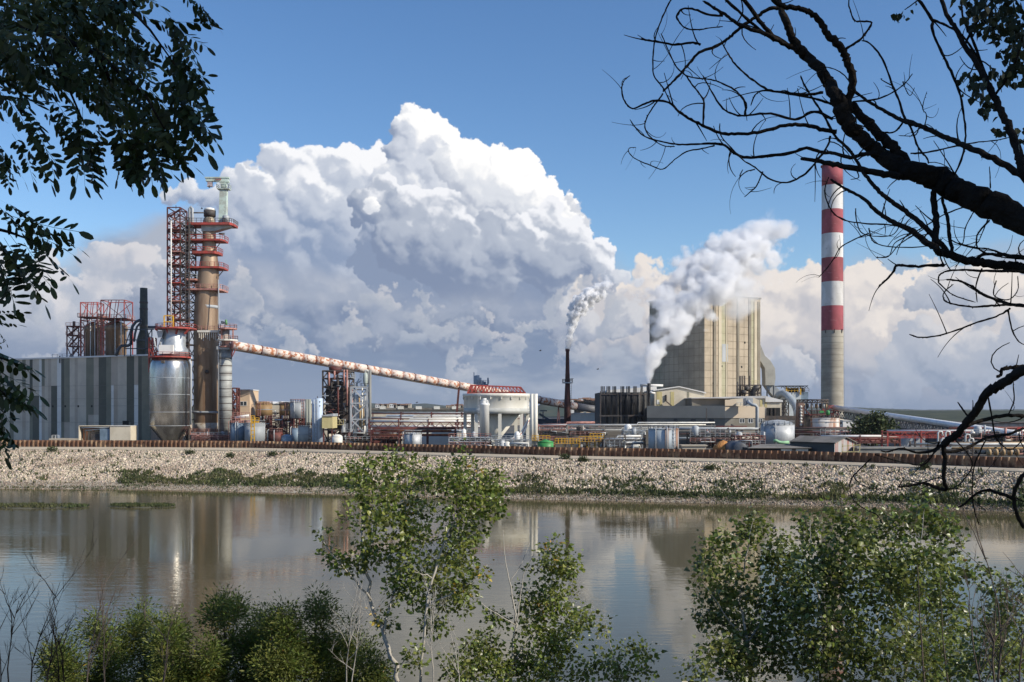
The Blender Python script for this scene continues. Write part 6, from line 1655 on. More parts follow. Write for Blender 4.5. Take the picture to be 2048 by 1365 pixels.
# ---------------------------------------------------------------- steam
def plume(name, label, keys, dens, ns, edge=.55, amp=.75, col=(1, 1, 1), aniso=.0, seed=0.0, fat=1.35):
    """keys: (px, py, r px, D) from the stack upwards; the hull follows the plume, the density is worked out inside it"""
    pts = [P(a, b, d) for a, b, r, d in keys]; rr_ = [r * fat * d / FPX for a, b, r, d in keys]
    z0, z1 = pts[0].z, pts[-1].z
    hull = MB().tube(pts, [r * 1.22 + .2 for r in rr_], 20)
    m = bpy.data.materials.new(name); m.use_nodes = True; nt = m.node_tree
    for n in list(nt.nodes): nt.nodes.remove(n)
    out = nt.nodes.new('ShaderNodeOutputMaterial'); pv = nt.nodes.new('ShaderNodeVolumePrincipled')
    tc = nt.nodes.new('ShaderNodeTexCoord'); sp = nt.nodes.new('ShaderNodeSeparateXYZ'); nt.links.new(tc.outputs['Object'], sp.inputs[0])
    x, y, z = (Ex(nt, sp.outputs[i]) for i in range(3))
    base = pts[0]
    f = z / (z1 - z0)
    xs_ = [p.x - base.x for p in pts]; ys_ = [p.y - base.y for p in pts]
    def nrm(v, lo, hi): return (v - lo) / (hi - lo + 1e-6)
    lox, hix, loy, hiy, hr = min(xs_), max(xs_), min(ys_), max(ys_), max(rr_)
    cr = nt.nodes.new('ShaderNodeValToRGB'); cr.color_ramp.interpolation = 'EASE'
    el = cr.color_ramp.elements
    while len(el) > 1: el.remove(el[0])
    el[0].position = 0.0
    for i, p in enumerate(pts[1:]): el.new((p.z - z0) / (z1 - z0))
    for i in range(len(pts)): el[i].color = (nrm(xs_[i], lox, hix), nrm(ys_[i], loy, hiy), rr_[i] / hr, 1)
    nt.links.new(f.s, cr.inputs[0])
    sc_ = nt.nodes.new('ShaderNodeSeparateColor'); nt.links.new(cr.outputs[0], sc_.inputs[0])
    cx_ = Ex(nt, sc_.outputs[0]) * (hix - lox + 1e-6) + lox; cy_ = Ex(nt, sc_.outputs[1]) * (hiy - loy + 1e-6) + loy; r = Ex(nt, sc_.outputs[2]) * hr
    dx, dy = x - cx_, y - cy_
    dist = (dx * dx + dy * dy).op('SQRT')
    v = vec(nt, x + seed, y, z)
    b1 = voro(nt, v, ns, detail=2.2, rough=.5, lac=2.3, smooth=.0, dim='3D')
    b2 = noise(nt, v, ns * .55, detail=3, rough=.6, dim='3D')
    near = 1.0 - sstep(f, .0, .22)
    d = 1.0 - dist / r + ((.42 - b1) * amp + (b2 - .5) * amp * 1.3) * (1.0 - near * .75)
    den = sstep(d, .0, edge) * dens
    top = sstep(1.0 - f, 0.0, .22)
    nt.links.new((den * (top * .85 + .15)).s, pv.inputs['Density'])
    pv.inputs['Color'].default_value = col + (1,)
    pv.inputs['Anisotropy'].default_value = aniso
    nt.links.new(pv.outputs[0], out.inputs['Volume'])
    m.cycles.volume_sampling = 'MULTIPLE_IMPORTANCE'
    o = root_mesh(name, hull, [m], tuple(base), label, 'steam', kind='stuff')
    return o
plume('steam_plume', 'thin white steam plume rising from the dark red-brown stack', [(1135, 699, 4.5, 395), (1137, 688, 6.5, 395), (1139, 674, 8, 395), (1142, 660, 10, 395), (1145, 645, 12, 396), (1152, 628, 17, 396), (1163, 612, 24, 397), (1176, 598, 28, 398), (1190, 584, 27, 399), (1206, 570, 22, 400), (1218, 560, 14, 401)], 3.2, .30, edge=.42, fat=1.55)
plume('steam_plume', 'big billowing white steam plume in front of the concrete silo', [(1298, 768, 3.6, 338), (1299, 745, 10, 338), (1304, 722, 18, 339), (1314, 700, 30, 340), (1330, 678, 46, 342), (1350, 655, 64, 345), (1368, 625, 82, 350), (1386, 595, 94, 355), (1408, 562, 104, 362), (1440, 530, 98, 370), (1480, 500, 88, 378), (1512, 476, 82, 386), (1532, 456, 64, 392), (1540, 438, 30, 396)], .75, .12, amp=.95, edge=.42, seed=3.0, fat=1.42)
plume('steam_plume', 'thin drifting steam veil across the top of the concrete silo', [(1470, 640, 20, 372), (1475, 615, 55, 374), (1480, 585, 75, 378), (1485, 550, 80, 384), (1500, 515, 70, 390), (1515, 485, 40, 396)], .16, .09, amp=.9, edge=.6, seed=9.0, fat=1.3)
plume('smoke_wisp', 'faint grey wisp of smoke above the dark stack on the hall', [(287.5, 576, 6, 352), (287, 562, 10, 352), (286, 548, 15, 352), (284, 532, 20, 352)], .035, .3)

# ---------------------------------------------------------------- plants
BARKW = pm('white_poplar_bark', (.40, .37, .32), (.12, .10, .085), scale=6, lo=.55, hi=.7, rough=.85, stretch=(1, 1, 2.5))
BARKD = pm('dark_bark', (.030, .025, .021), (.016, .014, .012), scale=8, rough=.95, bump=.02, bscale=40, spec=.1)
BARKT = pm('twig_bark', (.12, .09, .07), (.07, .055, .045), scale=3, rough=.9)
POPL = pm('poplar_leaf', (.15, .185, .04), (.21, .235, .065), scale=1.2, rough=.37, island=1.3, trans=.40, spec=.6)
POPD = pm('dark_poplar_leaf', (.125, .155, .04), (.18, .205, .06), scale=1.2, rough=.37, island=1.3, trans=.36, spec=.6)
SHADL = pm('shaded_bough_leaf', (.028, .036, .016), (.04, .048, .02), scale=1.2, rough=.6, island=1.0, trans=.12, spec=.2)  # poplar leaf with its colour darkened to stand for shade
LOCL = pm('shaded_locust_leaflet', (.030, .046, .016), (.050, .068, .022), scale=1.2, rough=.5, island=1.0, trans=.10, spec=.25)  # shade of the near sprays is darkened into the leaf colour
BUSH = pm('bush_leaf', (.095, .125, .026), (.15, .165, .04), scale=.9, lo=.45, hi=.65, rough=.55, island=1.1, trans=.3, spec=.3, c3=(.20, .17, .03), s3=.8, lo3=.62, hi3=.72)
OAKL = pm('far_tree_leaf', (.05, .07, .022), (.075, .09, .03), scale=.3, rough=.8, island=1.0, trans=.1)
YELL = pm('yellow_leaf', (.45, .32, .04), (.40, .20, .04), scale=2, rough=.5, trans=.2)


def wig(a, b, rnd, k=3, amp=.08):
    a, b = Vector(a), Vector(b); L = (b - a).length; out = [a]
    for i in range(1, k):
        out.append(a.lerp(b, i / k) + Vector((rnd.gauss(0, 1), rnd.gauss(0, 1), rnd.gauss(0, 1) + .5)) * L * amp)
    out.append(b); return out


def grow_tree(name, label, cat, stems, blobs, n_clu, leaves_per, lsize, leafmat, bark, seed, group=None, tmpl=LEAF_POPLAR, spread=.12, twig_r=.006, droop=-.3, yellow=0, trunk_name='trunk', depth_s=1.0, zwarp=1.0):
    """stems: polylines of (point, radius); blobs: (centre, radius) that leaf clusters fill; twigs run from the nearest wood to each cluster"""
    rnd = random.Random(seed); rs = np.random.RandomState(seed)
    base = stems[0][0][0]
    t = thing(name, label, cat, tuple(base), group)
    nodes = []; wood = MB(); thin = MB()
    for st in stems:
        pts = [Vector(p) for p, r in st]; rr_ = [r for p, r in st]
        fine = []; fr = []
        for i in range(len(pts) - 1):
            for k in range(4):
                f = k / 4; fine.append(pts[i].lerp(pts[i + 1], f) + Vector((rnd.gauss(0, 1), rnd.gauss(0, 1), 0)) * rr_[i] * .25); fr.append(rr_[i] * (1 - f) + rr_[i + 1] * f)
        fine.append(pts[-1]); fr.append(rr_[-1])
        fr = [x * (.42 if bark is BARKW else 1) for x in fr]
        wood.tube(fine, fr, 8)
        nodes += [(p, r) for p, r in zip(fine, fr)][len(fine) // 4:]
    tot = sum(r * r for c, r in blobs); clus = []
    for c, r in blobs:
        for _ in range(max(1, int(round(n_clu * r * r / tot)))):
            v = Vector((rnd.gauss(0, 1), rnd.gauss(0, 1) * depth_s, rnd.gauss(0, 1))).normalized() * r * rnd.random() ** .38
            clus.append(Vector(c) + v)
    b0 = Vector(base)
    clus.sort(key=lambda p: (p - nodes[-1][0]).length if len(nodes) < 3 else min((p - q[0]).length for q in nodes[::6]))
    pos, dr = [], []
    NP = np.array([tuple(q[0]) for q in nodes]); NR = [q[1] for q in nodes]
    for c in clus:
        d = NP - np.array(c); dist = np.sqrt((d * d).sum(1)) + np.maximum(0, d[:, 2]) * .9
        j = int(dist.argmin()); a = Vector(NP[j]); r0 = min(NR[j] * .6, twig_r * (1 + (c - a).length * 1.6)); r0 = max(r0, twig_r * .5)
        path = wig(a, c, rnd, 4, .07)
        (wood if r0 > twig_r * 1.6 else thin).tube(path, [r0, r0 * .8, r0 * .65, r0 * .5, twig_r * .35], 5, caps=False)
        NP = np.vstack([NP] + [np.array([tuple(q)]) for q in path[1:]]); NR += [r0 * .8, r0 * .65, r0 * .5, r0 * .4]
        m = len(path)
        for _ in range(leaves_per):
            f = 1 - rnd.random() ** 1.3 * .55; k = min(int(f * (m - 1)), m - 2); q = path[k].lerp(path[k + 1], f * (m - 1) - k)
            v = Vector((rnd.gauss(0, 1), rnd.gauss(0, 1), rnd.gauss(0, 1)))
            pos.append(q + v * spread * .55); dr.append((v.x, v.y, v.z * .6 + droop))
    wood.build(trunk_name, bark, t)
    if thin.v: thin.build('twigs', BARKT if bark is not BARKD else BARKD, t)['kind'] = 'stuff'
    pos = np.array([tuple(p) for p in pos]); N = len(pos); org = np.array(tuple(base))
    R_ = rots(np.array(dr), rs); S_ = lsize * rs.uniform(.45, 1.3, N)
    ny = int(N * yellow); 
    o = inst_mesh('crown', tmpl[0], tmpl[1], (pos - org)[ny:], R_[ny:], S_[ny:], leafmat); o.parent = t
    if ny:
        o = inst_mesh('yellow_leaves', tmpl[0], tmpl[1], (pos - org)[:ny], R_[:ny], S_[:ny], YELL); o.parent = t
    return t


def stem(D, pts):
    """pts: (px, py, r px, dD)"""
    return [(P(a, b, D + d), r * D / FPX) for a, b, r, d in pts]
def root_of(D, px, extra=0):
    x = gx(px, D); return (Vector((x, D, nearz(x, D) - .2)))
def blb(D, L, seed=1, dd=.6):
    rnd = random.Random(seed); out = []
    for b in L:
        d = rnd.uniform(-dd, dd); out.append((P(b[0], b[1], D + d), b[2] * D / FPX))
    return out

# centre poplar
D = 14.0
def trunk_down(D, px, py, r): return [(root_of(D, px), r * 1.5 * D / FPX), (P(px, py, D), r * D / FPX)]
stems = [trunk_down(D, 800, 1420, 12) + stem(D, [(788, 1330, 11, 0), (765, 1262, 9, .05), (742, 1200, 8, .1), (728, 1130, 7, .1), (722, 1060, 5, .15), (730, 980, 3.5, .1), (738, 925, 1.5, .1)]),
         stem(D, [(838, 1400, 7, -.2), (845, 1300, 6, -.3), (852, 1210, 6, -.3), (868, 1140, 5.5, -.2), (890, 1080, 5, -.1), (925, 1010, 4, 0), (950, 950, 2.5, .1), (960, 920, 1, .1)]),
         stem(D, [(765, 1262, 6, 0), (790, 1180, 5, .3), (805, 1100, 4, .4), (812, 1010, 3, .4), (815, 930, 1.5, .4)]),
         stem(D, [(742, 1200, 5, 0), (700, 1150, 4, -.2), (665, 1110, 2.5, -.3), (640, 1075, 1.2, -.3)]),
         stem(D, [(852, 1210, 4, -.2), (900, 1190, 3, -.4), (950, 1160, 2, -.5), (975, 1130, 1, -.5)])]
blobs = blb(D, [(730, 950, 45), (800, 940, 42), (850, 960, 30), (920, 945, 48), (985, 960, 36), (1000, 1010, 20), (745, 1020, 55), (830, 1020, 45), (930, 1015, 62), (800, 1090, 60), (900, 1100, 65), (690, 1120, 28), (665, 1105, 18), (740, 1110, 40), (850, 1170, 60),
                (945, 1160, 34), (790, 1170, 32), (860, 1240, 36), (920, 1200, 30), (638, 1070, 12), (770, 1240, 22), (830, 1310, 26), (985, 985, 30)], 3)
grow_tree('poplar_tree', 'tall young white-barked poplar in the centre foreground', 'tree', stems, blobs, 470, 19, .064, POPL, BARKW, 11, 'young poplars on the near bank', yellow=.012)
# second poplar
stems = [trunk_down(D, 1012, 1420, 6) + stem(D, [(1022, 1320, 5.5, 0), (1031, 1250, 5, 0), (1026, 1205, 4, 0), (1020, 1165, 3, 0), (1010, 1120, 2, .1), (1006, 1060, 1, .2)]),
         stem(D, [(1031, 1250, 3.5, 0), (1040, 1200, 3, 0), (1046, 1150, 2, 0), (1075, 1095, 1, 0)]),
         stem(D, [(1020, 1165, 2, 0), (1042, 1130, 1.5, .1), (1060, 1085, .8, .2)]),
         stem(D, [(1022, 1330, 3, 0), (1070, 1260, 2.5, .2), (1100, 1180, 2, .3), (1115, 1110, 1, .3)]), stem(D, [(1031, 1250, 2.5, 0), (980, 1220, 2, -.2), (930, 1180, 1, -.3)])]
blobs = blb(D, [(1110, 1105, 26), (1140, 1140, 30), (1090, 1140, 26), (1060, 1200, 36), (1120, 1200, 40), (1150, 1250, 34), (1170, 1240, 16), (1080, 1270, 46), (990, 1235, 22), (960, 1290, 40), (1050, 1330, 50), (920, 1340, 40), (1120, 1330, 44), (985, 1340, 36)], 5)
grow_tree('poplar_tree', 'shorter poplar with bare dead top twigs, right of the centre one', 'tree', stems, blobs, 290, 19, .064, POPL, BARKW, 12, 'young poplars on the near bank', yellow=.01)
stems = [trunk_down(D, 1235, 1420, 3) + stem(D, [(1240, 1365, 2.5, 0), (1225, 1310, 2, 0), (1212, 1250, 1, 0)]), stem(D, [(1240, 1380, 2, 0), (1270, 1320, 1.5, .1), (1300, 1290, .8, .1)])]
blobs = blb(D, [(1210, 1262, 14), (1262, 1305, 26), (1200, 1325, 24), (1295, 1318, 18), (1240, 1345, 34), (1170, 1345, 22), (1300, 1345, 16)], 6, .3)
grow_tree('poplar_sapling', 'small poplar sapling between the centre trees and the right-hand thicket', 'sapling', stems, blobs, 62, 17, .060, POPL, BARKW, 13)
# right-hand thicket: three poplars
D = 12.5
sets = [('poplar trunk with dense leaves at the left of the right thicket', 1480, 21, [(1440, 1090, 34), (1505, 1055, 36), (1545, 1100, 48), (1450, 1160, 50), (1415, 1130, 20), (1420, 1230, 32), (1480, 1235, 60), (1560, 1190, 60), (1560, 1290, 60), (1440, 1315, 40), (1390, 1345, 26), (1480, 1330, 50), (1400, 1190, 14)],
         [[(1500, 1365, 8, 0), (1495, 1290, 7, 0), (1480, 1210, 5, .1), (1490, 1120, 3, .2), (1505, 1045, 1, .2)], [(1495, 1290, 5, 0), (1450, 1230, 3, -.2), (1410, 1170, 1.5, -.3)], [(1495, 1290, 5, 0), (1545, 1210, 4, .2), (1560, 1120, 1.5, .3)]]),
        ('poplar with pale stems in the middle of the right thicket', 1640, 22, [(1620, 1055, 40), (1650, 1120, 60), (1700, 1050, 46), (1740, 1075, 40), (1640, 1230, 70), (1720, 1150, 70), (1700, 1260, 60), (1640, 1330, 56), (1600, 1150, 40), (1720, 1335, 50)],
         [[(1640, 1365, 7, 0), (1632, 1290, 6, 0), (1640, 1220, 5, .1), (1625, 1130, 3, .2), (1620, 1040, 1, .2)], [(1632, 1290, 5, 0), (1665, 1230, 4, -.2), (1700, 1140, 2.5, -.2), (1715, 1045, 1, -.1)]]),
        ('leafiest poplar at the right of the right thicket under the branches', 1830, 23, [(1790, 1050, 46), (1840, 1035, 36), (1880, 1045, 44), (1830, 1130, 70), (1900, 1120, 46), (1780, 1180, 60), (1870, 1220, 70), (1800, 1300, 70), (1890, 1310, 60), (1940, 1150, 22), (1850, 1000, 16)],
         [[(1810, 1365, 8, 0), (1815, 1290, 7, 0), (1830, 1200, 5, .1), (1840, 1100, 3, .2), (1850, 1010, 1, .2)], [(1815, 1290, 5, 0), (1865, 1210, 4, .2), (1900, 1110, 2, .3)], [(1815, 1290, 5, 0), (1780, 1210, 4, -.2), (1780, 1080, 2, -.3)]])]
for lab, px, sd, bl, sts in sets:
    stems = [trunk_down(D, px, 1420, sts[0][0][2]) + stem(D, sts[0])] + [stem(D, s_) for s_ in sts[1:]]
    grow_tree('poplar_tree', lab, 'tree', stems, blb(D, bl, sd, .9), 320, 19, .064, POPD, BARKW, sd, 'young poplars on the near bank', yellow=.003)

# bushes at the lower left
D = 15.0
bush = [(130, 1300, 50, 'leftmost low olive bush among the bare twigs'), (200, 1255, 46, 'olive bush left of the dark gap in the hedge'), (290, 1235, 56, 'rounded dark green bush below the bright silo reflection'), (345, 1255, 40, 'small green bush behind the thin bare stems'),
        (450, 1215, 58, 'tallest green bush with a loose top sprig'), (520, 1245, 46, 'green bush with a narrow upright top shoot'), (565, 1240, 44, 'yellowish green bush left of the broad one'), (632, 1215, 62, 'broad green bush with yellow leaves left of the poplar'), (700, 1262, 44, 'green bush right against the poplar trunk'), (400, 1300, 60, 'shaded green bush in the middle of the front row'),
        (740, 1310, 34, 'last low bush at the foot of the poplar')]
for i, (px, py, w_, lab) in enumerate(bush):
    Dd = D + (i % 3 - 1) * .7; s_ = Dd / FPX
    bl = []; rnd = random.Random(50 + i)
    for k in range(15):
        yy = py + rnd.uniform(-.05, 1) * 150; ww = w_ * (.35 + .65 * min(1, (yy - py) / 70 + .25)); bl.append((px + rnd.uniform(-.75, .75) * ww, yy + 8, rnd.uniform(18, 30)))
    bl += [(px + rnd.uniform(-8, 8), py - 14, 11), (px + rnd.uniform(-6, 6), py - 28, 6), (px + w_ * .5, py + 12, 10), (px - w_ * .5, py + 18, 10)]
    base = root_of(Dd, px)
    st = [[(base, .04), (P(px, 1400, Dd), .03), (P(px, py + 60, Dd), .018), (P(px, py - 20, Dd), .006)]]
    grow_tree('green_bush', lab, 'bush', st, blb(Dd, bl, 60 + i, .5), 340, 34, .062, BUSH, BARKT, 70 + i, 'green bushes along the lower left', tmpl=LEAF_LANCE, spread=.15, twig_r=.004, droop=.35, yellow=.01)

# bare twiggy shrubs
def bare_shrub(label, roots, D, seed, hmin, hmax, mat=BARKT, spread=.35, name='bare_shrub'):
    rnd = random.Random(seed)
    px0, py0 = roots[0]; b = root_of(D, px0); t = thing(name, label, 'shrub', tuple(b))
    mb = MB()
    def br(p, d, L, r, lv):
        pts = [p]; q = p.copy(); dd = d.copy(); k = 5
        for i in range(k):
            dd = (dd + Vector((rnd.gauss(0, .10), rnd.gauss(0, .10), .05))).normalized(); q = q + dd * L / k; pts.append(q.copy())
        mb.tube(pts, [r * (1 - .16 * i) for i in range(k + 1)], 5 if lv == 0 else 4, caps=False)
        if lv < 3:
            for _ in range((6, 4, 3)[lv]):
                f = rnd.uniform(.25, .95); j = min(int(f * k), k - 1); s0 = pts[j].lerp(pts[j + 1], f * k - j)
                nd = (dd + Vector((rnd.gauss(0, spread * 1.6), rnd.gauss(0, spread), rnd.uniform(-.1, .4)))).normalized(); br(s0, nd, L * rnd.uniform(.28, .5), r * .5, lv + 1)
    for px, py in roots:
        p0 = P(px, 1430, D + rnd.uniform(-.4, .4)); top = P(px + rnd.uniform(-15, 15), py, D)
        br(p0, (top - p0).normalized(), (top - p0).length, .011, 0)
    mb.tube([b, P(px0, 1435, D)], .03, 6)
    mb.build('stem', mat, t)
    return t
bare_shrub('bare twiggy shrub in the lower left corner', [(20, 1200), (60, 1165), (90, 1230), (0, 1250), (120, 1250), (140, 1220)], 11.0, 3, 0, 0, BARKD)
bare_shrub('thin bare stems standing among the middle bushes', [(330, 1250), (210, 1190), (165, 1140)], 11.5, 4, 0, 0, BARKT, .25)
bare_shrub('pale bare stems crossing beside the centre poplar trunk', [(690, 1140), (870, 1190), (915, 1230), (700, 1250)], 12.5, 5, 0, 0, BARKW, .4)
bare_shrub('curving bare red-brown shrub in the lower right corner', [(2000, 1060), (2040, 1100), (1990, 1150), (2030, 1180), (1975, 1200)], 8.0, 6, 0, 0, BARKT, .5)
grow_tree('thicket_shrub', 'sparse leafy shrub in the lower right corner behind bare twigs', 'shrub', [[(root_of(10, 2010), .04), (P(2010, 1400, 10), .02), (P(2005, 1250, 10), .012), (P(2000, 1150, 10), .004)]],
          blb(10, [(2000, 1180, 36), (2030, 1240, 44), (1975, 1250, 36), (2000, 1310, 50), (1950, 1330, 40), (2045, 1330, 40), (2060, 1180, 26)], 7, .4), 150, 18, .045, POPD, BARKT, 33, twig_r=.004)
grow_tree('reed_clump', 'slender reddish stems and small leaves rising in the right thicket', 'shrub', [[(root_of(11, 1830), .02), (P(1850, 1380, 11), .012), (P(1840, 1250, 11), .008), (P(1835, 1130, 11), .003)], [(P(1900, 1400, 11), .01), (P(1885, 1270, 11), .006), (P(1880, 1150, 11), .003)]],
          blb(11, [(1840, 1230, 60), (1900, 1290, 60), (1780, 1330, 50), (1860, 1340, 60)], 8, .3), 150, 16, .035, BUSH, BARKT, 34, tmpl=LEAF_LANCE, twig_r=.003)

# tree in the works and shrubs on the bank
D = 300
grow_tree('works_tree', 'round dark green tree beneath the sloping silver conveyor', 'tree', [[(Vector((gx(1745, D), D, GZ)), .5), (P(1745, 866, D), .4), (P(1744, 845, D), .25), (P(1746, 832, D), .08)]],
          blb(D, [(1745, 845, 22), (1725, 852, 18), (1765, 850, 20), (1782, 862, 16), (1712, 866, 14), (1740, 866, 26), (1765, 870, 20), (1750, 833, 10)], 9, 1.5), 300, 16, .75, OAKL, BARKT, 41, spread=1.0, twig_r=.05)
for i, (px, py, r_, lab) in enumerate([(105, 901, 7, 'round green shrub on the stones at the far left'), (380, 906, 6, 'small green shrub on the stones below the steel silo'), (545, 910, 6, 'low green tuft shrub on the stones below the tanks'), (1131, 916, 6, 'round shrub at the road edge below the green tank'),
                                       (1168, 921, 6, 'flat shrub just right of the one below the green tank'), (1420, 938, 7, 'grey green shrub on the stones below the beige building'), (460, 912, 5, 'tiny shrub on stones between silo and tanks'), (1850, 934, 6, 'small shrub at the road edge on the right')]):
    lo_, hi_ = 0.0, 1.0
    for _ in range(30):
        m_ = (lo_ + hi_) / 2; D, z = bankpt(px, m_)
        if HZ + (EYE - z) / D * FPX < py + 3: lo_ = m_
        else: hi_ = m_
    D, z = bankpt(px, lo_); s_ = D / FPX; b = Vector((gx(px, D), D, z))
    grow_tree('bank_shrub', lab, 'shrub', [[(b, .08), (b + Vector((0, 0, .3)), .06), (b + Vector((0, 0, .7)), .03)]], [(b + Vector((dx * s_, 0, r_ * s_ * .6)), r_ * s_ * .6) for dx in (-r_, -r_ * .4, r_ * .3, r_ * .9)], 30, 16, .28, OAKL, BARKT, 90 + i, 'green shrubs on the stone bank', spread=.5, twig_r=.02, droop=.5)

# ---------------------------------------------------------------- overhead: the locust on the left
def leaflet_template(k=17, seed=0):
    """one compound leaf: a rachis and k pairs' worth of rounded leaflets, length 1 along +Y"""
    V, F = [], []; rv = random.Random(seed); bend = rv.uniform(-.22, .22)
    def cv(y): return bend * y * y
    def leaflet(c, d, L, w, tilt):
        d = Vector(d).normalized(); n = Vector((0, 0, 1)); s_ = d.cross(n).normalized(); b = len(V)
        prof = [(0, 0), (.25, .8), (.55, 1), (.85, .75), (1, 0), (.85, -.75), (.55, -1), (.25, -.8)]
        for u_, v_ in prof: V.append(tuple(Vector(c) + d * u_ * L + s_ * v_ * w + n * (tilt * v_ * w + -.10 * L * u_ * u_)))
        F.append(tuple(range(b, b + 8)))
    m = k // 2
    for i in range(m):
        y = .16 + .80 * i / m; L = .235 * (1 - .25 * abs(i / m - .45)); w = L * .175
        for sgn in (-1, 1):
            if rv.random() < .10: continue
            leaflet((sgn * .01 + cv(y), y + rv.uniform(-.015, .015), -.12 * y * y), (sgn * 1.0, .42 + rv.uniform(-.3, .35), -.25 + rv.uniform(-.5, .3)), L * rv.uniform(.75, 1.12), w * rv.uniform(.8, 1.1), rv.uniform(-.2, .7))
    leaflet((cv(.97), .97, -.12), (0, 1, -.3), .22, .05, 0)
    # rachis as one thin eight-sided strip (the same corner count as the leaflets)
    b = len(V); t_ = .004
    for y in (0, .33, .66, .98): V.append((-t_ + cv(y), y, -.12 * y * y))
    for y in (.98, .66, .33, 0): V.append((t_ + cv(y), y, -.12 * y * y))
    F.append(tuple(range(b, b + 8)))
    return V, F
def inside(poly, x, y):
    c = False; n = len(poly)
    for i in range(n):
        x1, y1 = poly[i]; x2, y2 = poly[(i + 1) % n]
        if (y1 > y) != (y2 > y) and x < (x2 - x1) * (y - y1) / (y2 - y1) + x1: c = not c
    return c
rnd = random.Random(77); rs = np.random.RandomState(77)
D = 3.2
t = thing('locust_tree', 'dark locust tree whose feathery leaves hang into the upper left corner', 'tree', (-5.2, 2.5, nearz(-5.2, 2.5) - .1))
wood = MB()
wood.tube([(-5.2, 2.5, 14.0), (-5.1, 2.6, 16.0), (-4.7, 2.8, 18.0), (-4.2, 3.0, 20.0)], [.20, .17, .14, .10], 10)
tips = []   # branches: pixel polylines at real depths
BR = [[(-900, 300, 3.6, 26), (-500, 40, 3.5, 16), (-150, 20, 3.3, 10), (80, 60, 3.2, 7), (200, 110, 3.1, 5), (290, 190, 3.0, 3), (330, 260, 3.0, 1.5)],
      [(-500, 40, 3.5, 12), (-200, -40, 3.3, 8), (100, -30, 3.2, 6), (235, 10, 3.1, 4), (245, 0, 3.1, 4), (300, 60, 3.0, 2.5), (350, 130, 3.0, 1.2)],
      [(80, 60, 3.2, 5), (130, 160, 3.2, 3), (165, 240, 3.2, 1.5)], [(200, 110, 3.1, 4), (230, 190, 3.3, 2.5), (270, 250, 3.3, 1.2)],
      [(-150, 20, 3.3, 5), (-20, 140, 3.3, 4), (60, 200, 3.3, 1.5)], [(235, -60, 3.1, 3), (300, -40, 3.1, 2), (370, -25, 3.0, 1)],
      [(-900, 300, 3.6, 20), (-400, 420, 3.4, 9), (-120, 430, 3.2, 5), (20, 465, 3.1, 3), (60, 480, 3.1, 1.5)],
      [(-400, 420, 3.4, 7), (-200, 640, 3.2, 5), (-60, 690, 3.0, 3), (10, 720, 2.9, 1.5)], [(-60, 690, 3.0, 3), (-20, 760, 2.9, 2), (10, 790, 2.9, 1)]]
for b in BR:
    pts = [P(x, y, d) for x, y, d, r in b]; wood.tube(pts, [r * d / FPX for x, y, d, r in b], 7)
wood.tube([(-4.7, 2.8, 18.0), P(-900, 300, 3.6)], [.10, .055], 8)
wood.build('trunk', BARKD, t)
region = [(-90, -70), (230, -70), (290, -10), (310, 60), (330, 130), (345, 215), (325, 265), (300, 285), (250, 285), (215, 260), (190, 215), (140, 200), (100, 190), (50, 225), (-90, 220)]
pos, dr, sc_ = [], [], []
def add_leaf(px, py, d, ang, L, dy=None):
    """ang: degrees below the horizontal, measured on the picture's right-hand side"""
    a = R(ang); v = (math.cos(a), rnd.gauss(0, .25) if dy is None else dy, -math.sin(a))
    pos.append(tuple(P(px, py, d))); dr.append(v); sc_.append(L)
while len(pos) < 265:
    x, y = rnd.uniform(-80, 360), rnd.uniform(-60, 290)
    if not inside(region, x, y): continue
    # base point; leaf runs away from the crown's middle and droops
    ang = 25 + (140 - x) * .10 + y * .05 + rnd.gauss(0, 22)
    L = rnd.uniform(.13, .21)
    ex, ey = x + L / 3.2 * FPX * math.cos(R(ang)), y + L / 3.2 * FPX * math.sin(R(ang))
    if not inside(region, ex, ey) and rnd.random() < .9: continue
    add_leaf(x, y, rnd.uniform(2.8, 4.0), ang, L)
# the leaves that show singly against the sky
for (x, y, ang, L) in [(365, -20, 38, .155), (400, 10, 55, .07), (330, 20, 50, .19), (300, 70, 38, .24), (330, 120, 40, .20), (310, 150, 38, .24), (340, 190, 42, .20), (300, 180, 48, .26), (290, 210, 58, .22), (320, 225, 55, .19), (250, 230, 80, .22), (300, 240, 75, .19),
                       (270, 245, 95, .20), (165, 215, 85, .25), (150, 235, 75, .20), (170, 250, 84, .21), (110, 200, 55, .17), (60, 225, 62, .22), (30, 265, 50, .19), (-20, 270, 45, .18), (0, 300, 70, .12), (90, 215, 45, .16), (200, 235, 95, .15), (230, 240, 65, .22), (345, 165, 50, .22), (350, 60, 60, .18), (280, 245, 62, .22), (350, 205, 40, .17), (345, 150, 45, .20), (335, 100, 34, .17), (320, 40, 30, .16), (300, 260, 66, .17), (275, 262, 80, .17), (240, 262, 75, .17), (315, 250, 60, .16)]:
    add_leaf(x, y, 3.1, ang, L, 0.0); add_leaf(x - 6, y + 3, 3.2, ang + 5, L * .9, .1)
for (x, y, ang, L) in [(0, 400, 25, .17), (15, 430, 20, .21), (60, 450, 18, .17), (-30, 450, 45, .20), (20, 470, 55, .19), (60, 480, 40, .18), (-30, 480, 60, .22), (0, 490, 48, .22), (40, 500, 70, .15), (-40, 500, 80, .16), (-40, 640, -20, .13), (-10, 655, 50, .06),
                       (-50, 690, 15, .20), (-40, 720, 30, .20), (-60, 745, 25, .22), (-30, 770, 20, .19), (-30, 800, 50, .18), (-60, 800, 40, .22), (-10, 820, 65, .14), (-60, 700, 60, .22), (-40, 760, 75, .20), (-10, 740, 35, .16), (-70, 770, 10, .2)]:
    add_leaf(x, y, 3.0, ang, L, .0); add_leaf(x - 12, y + 6, 3.1, ang + 10, L * .95)
org = np.array((-5.2, 2.5, nearz(-5.2, 2.5) - .1))
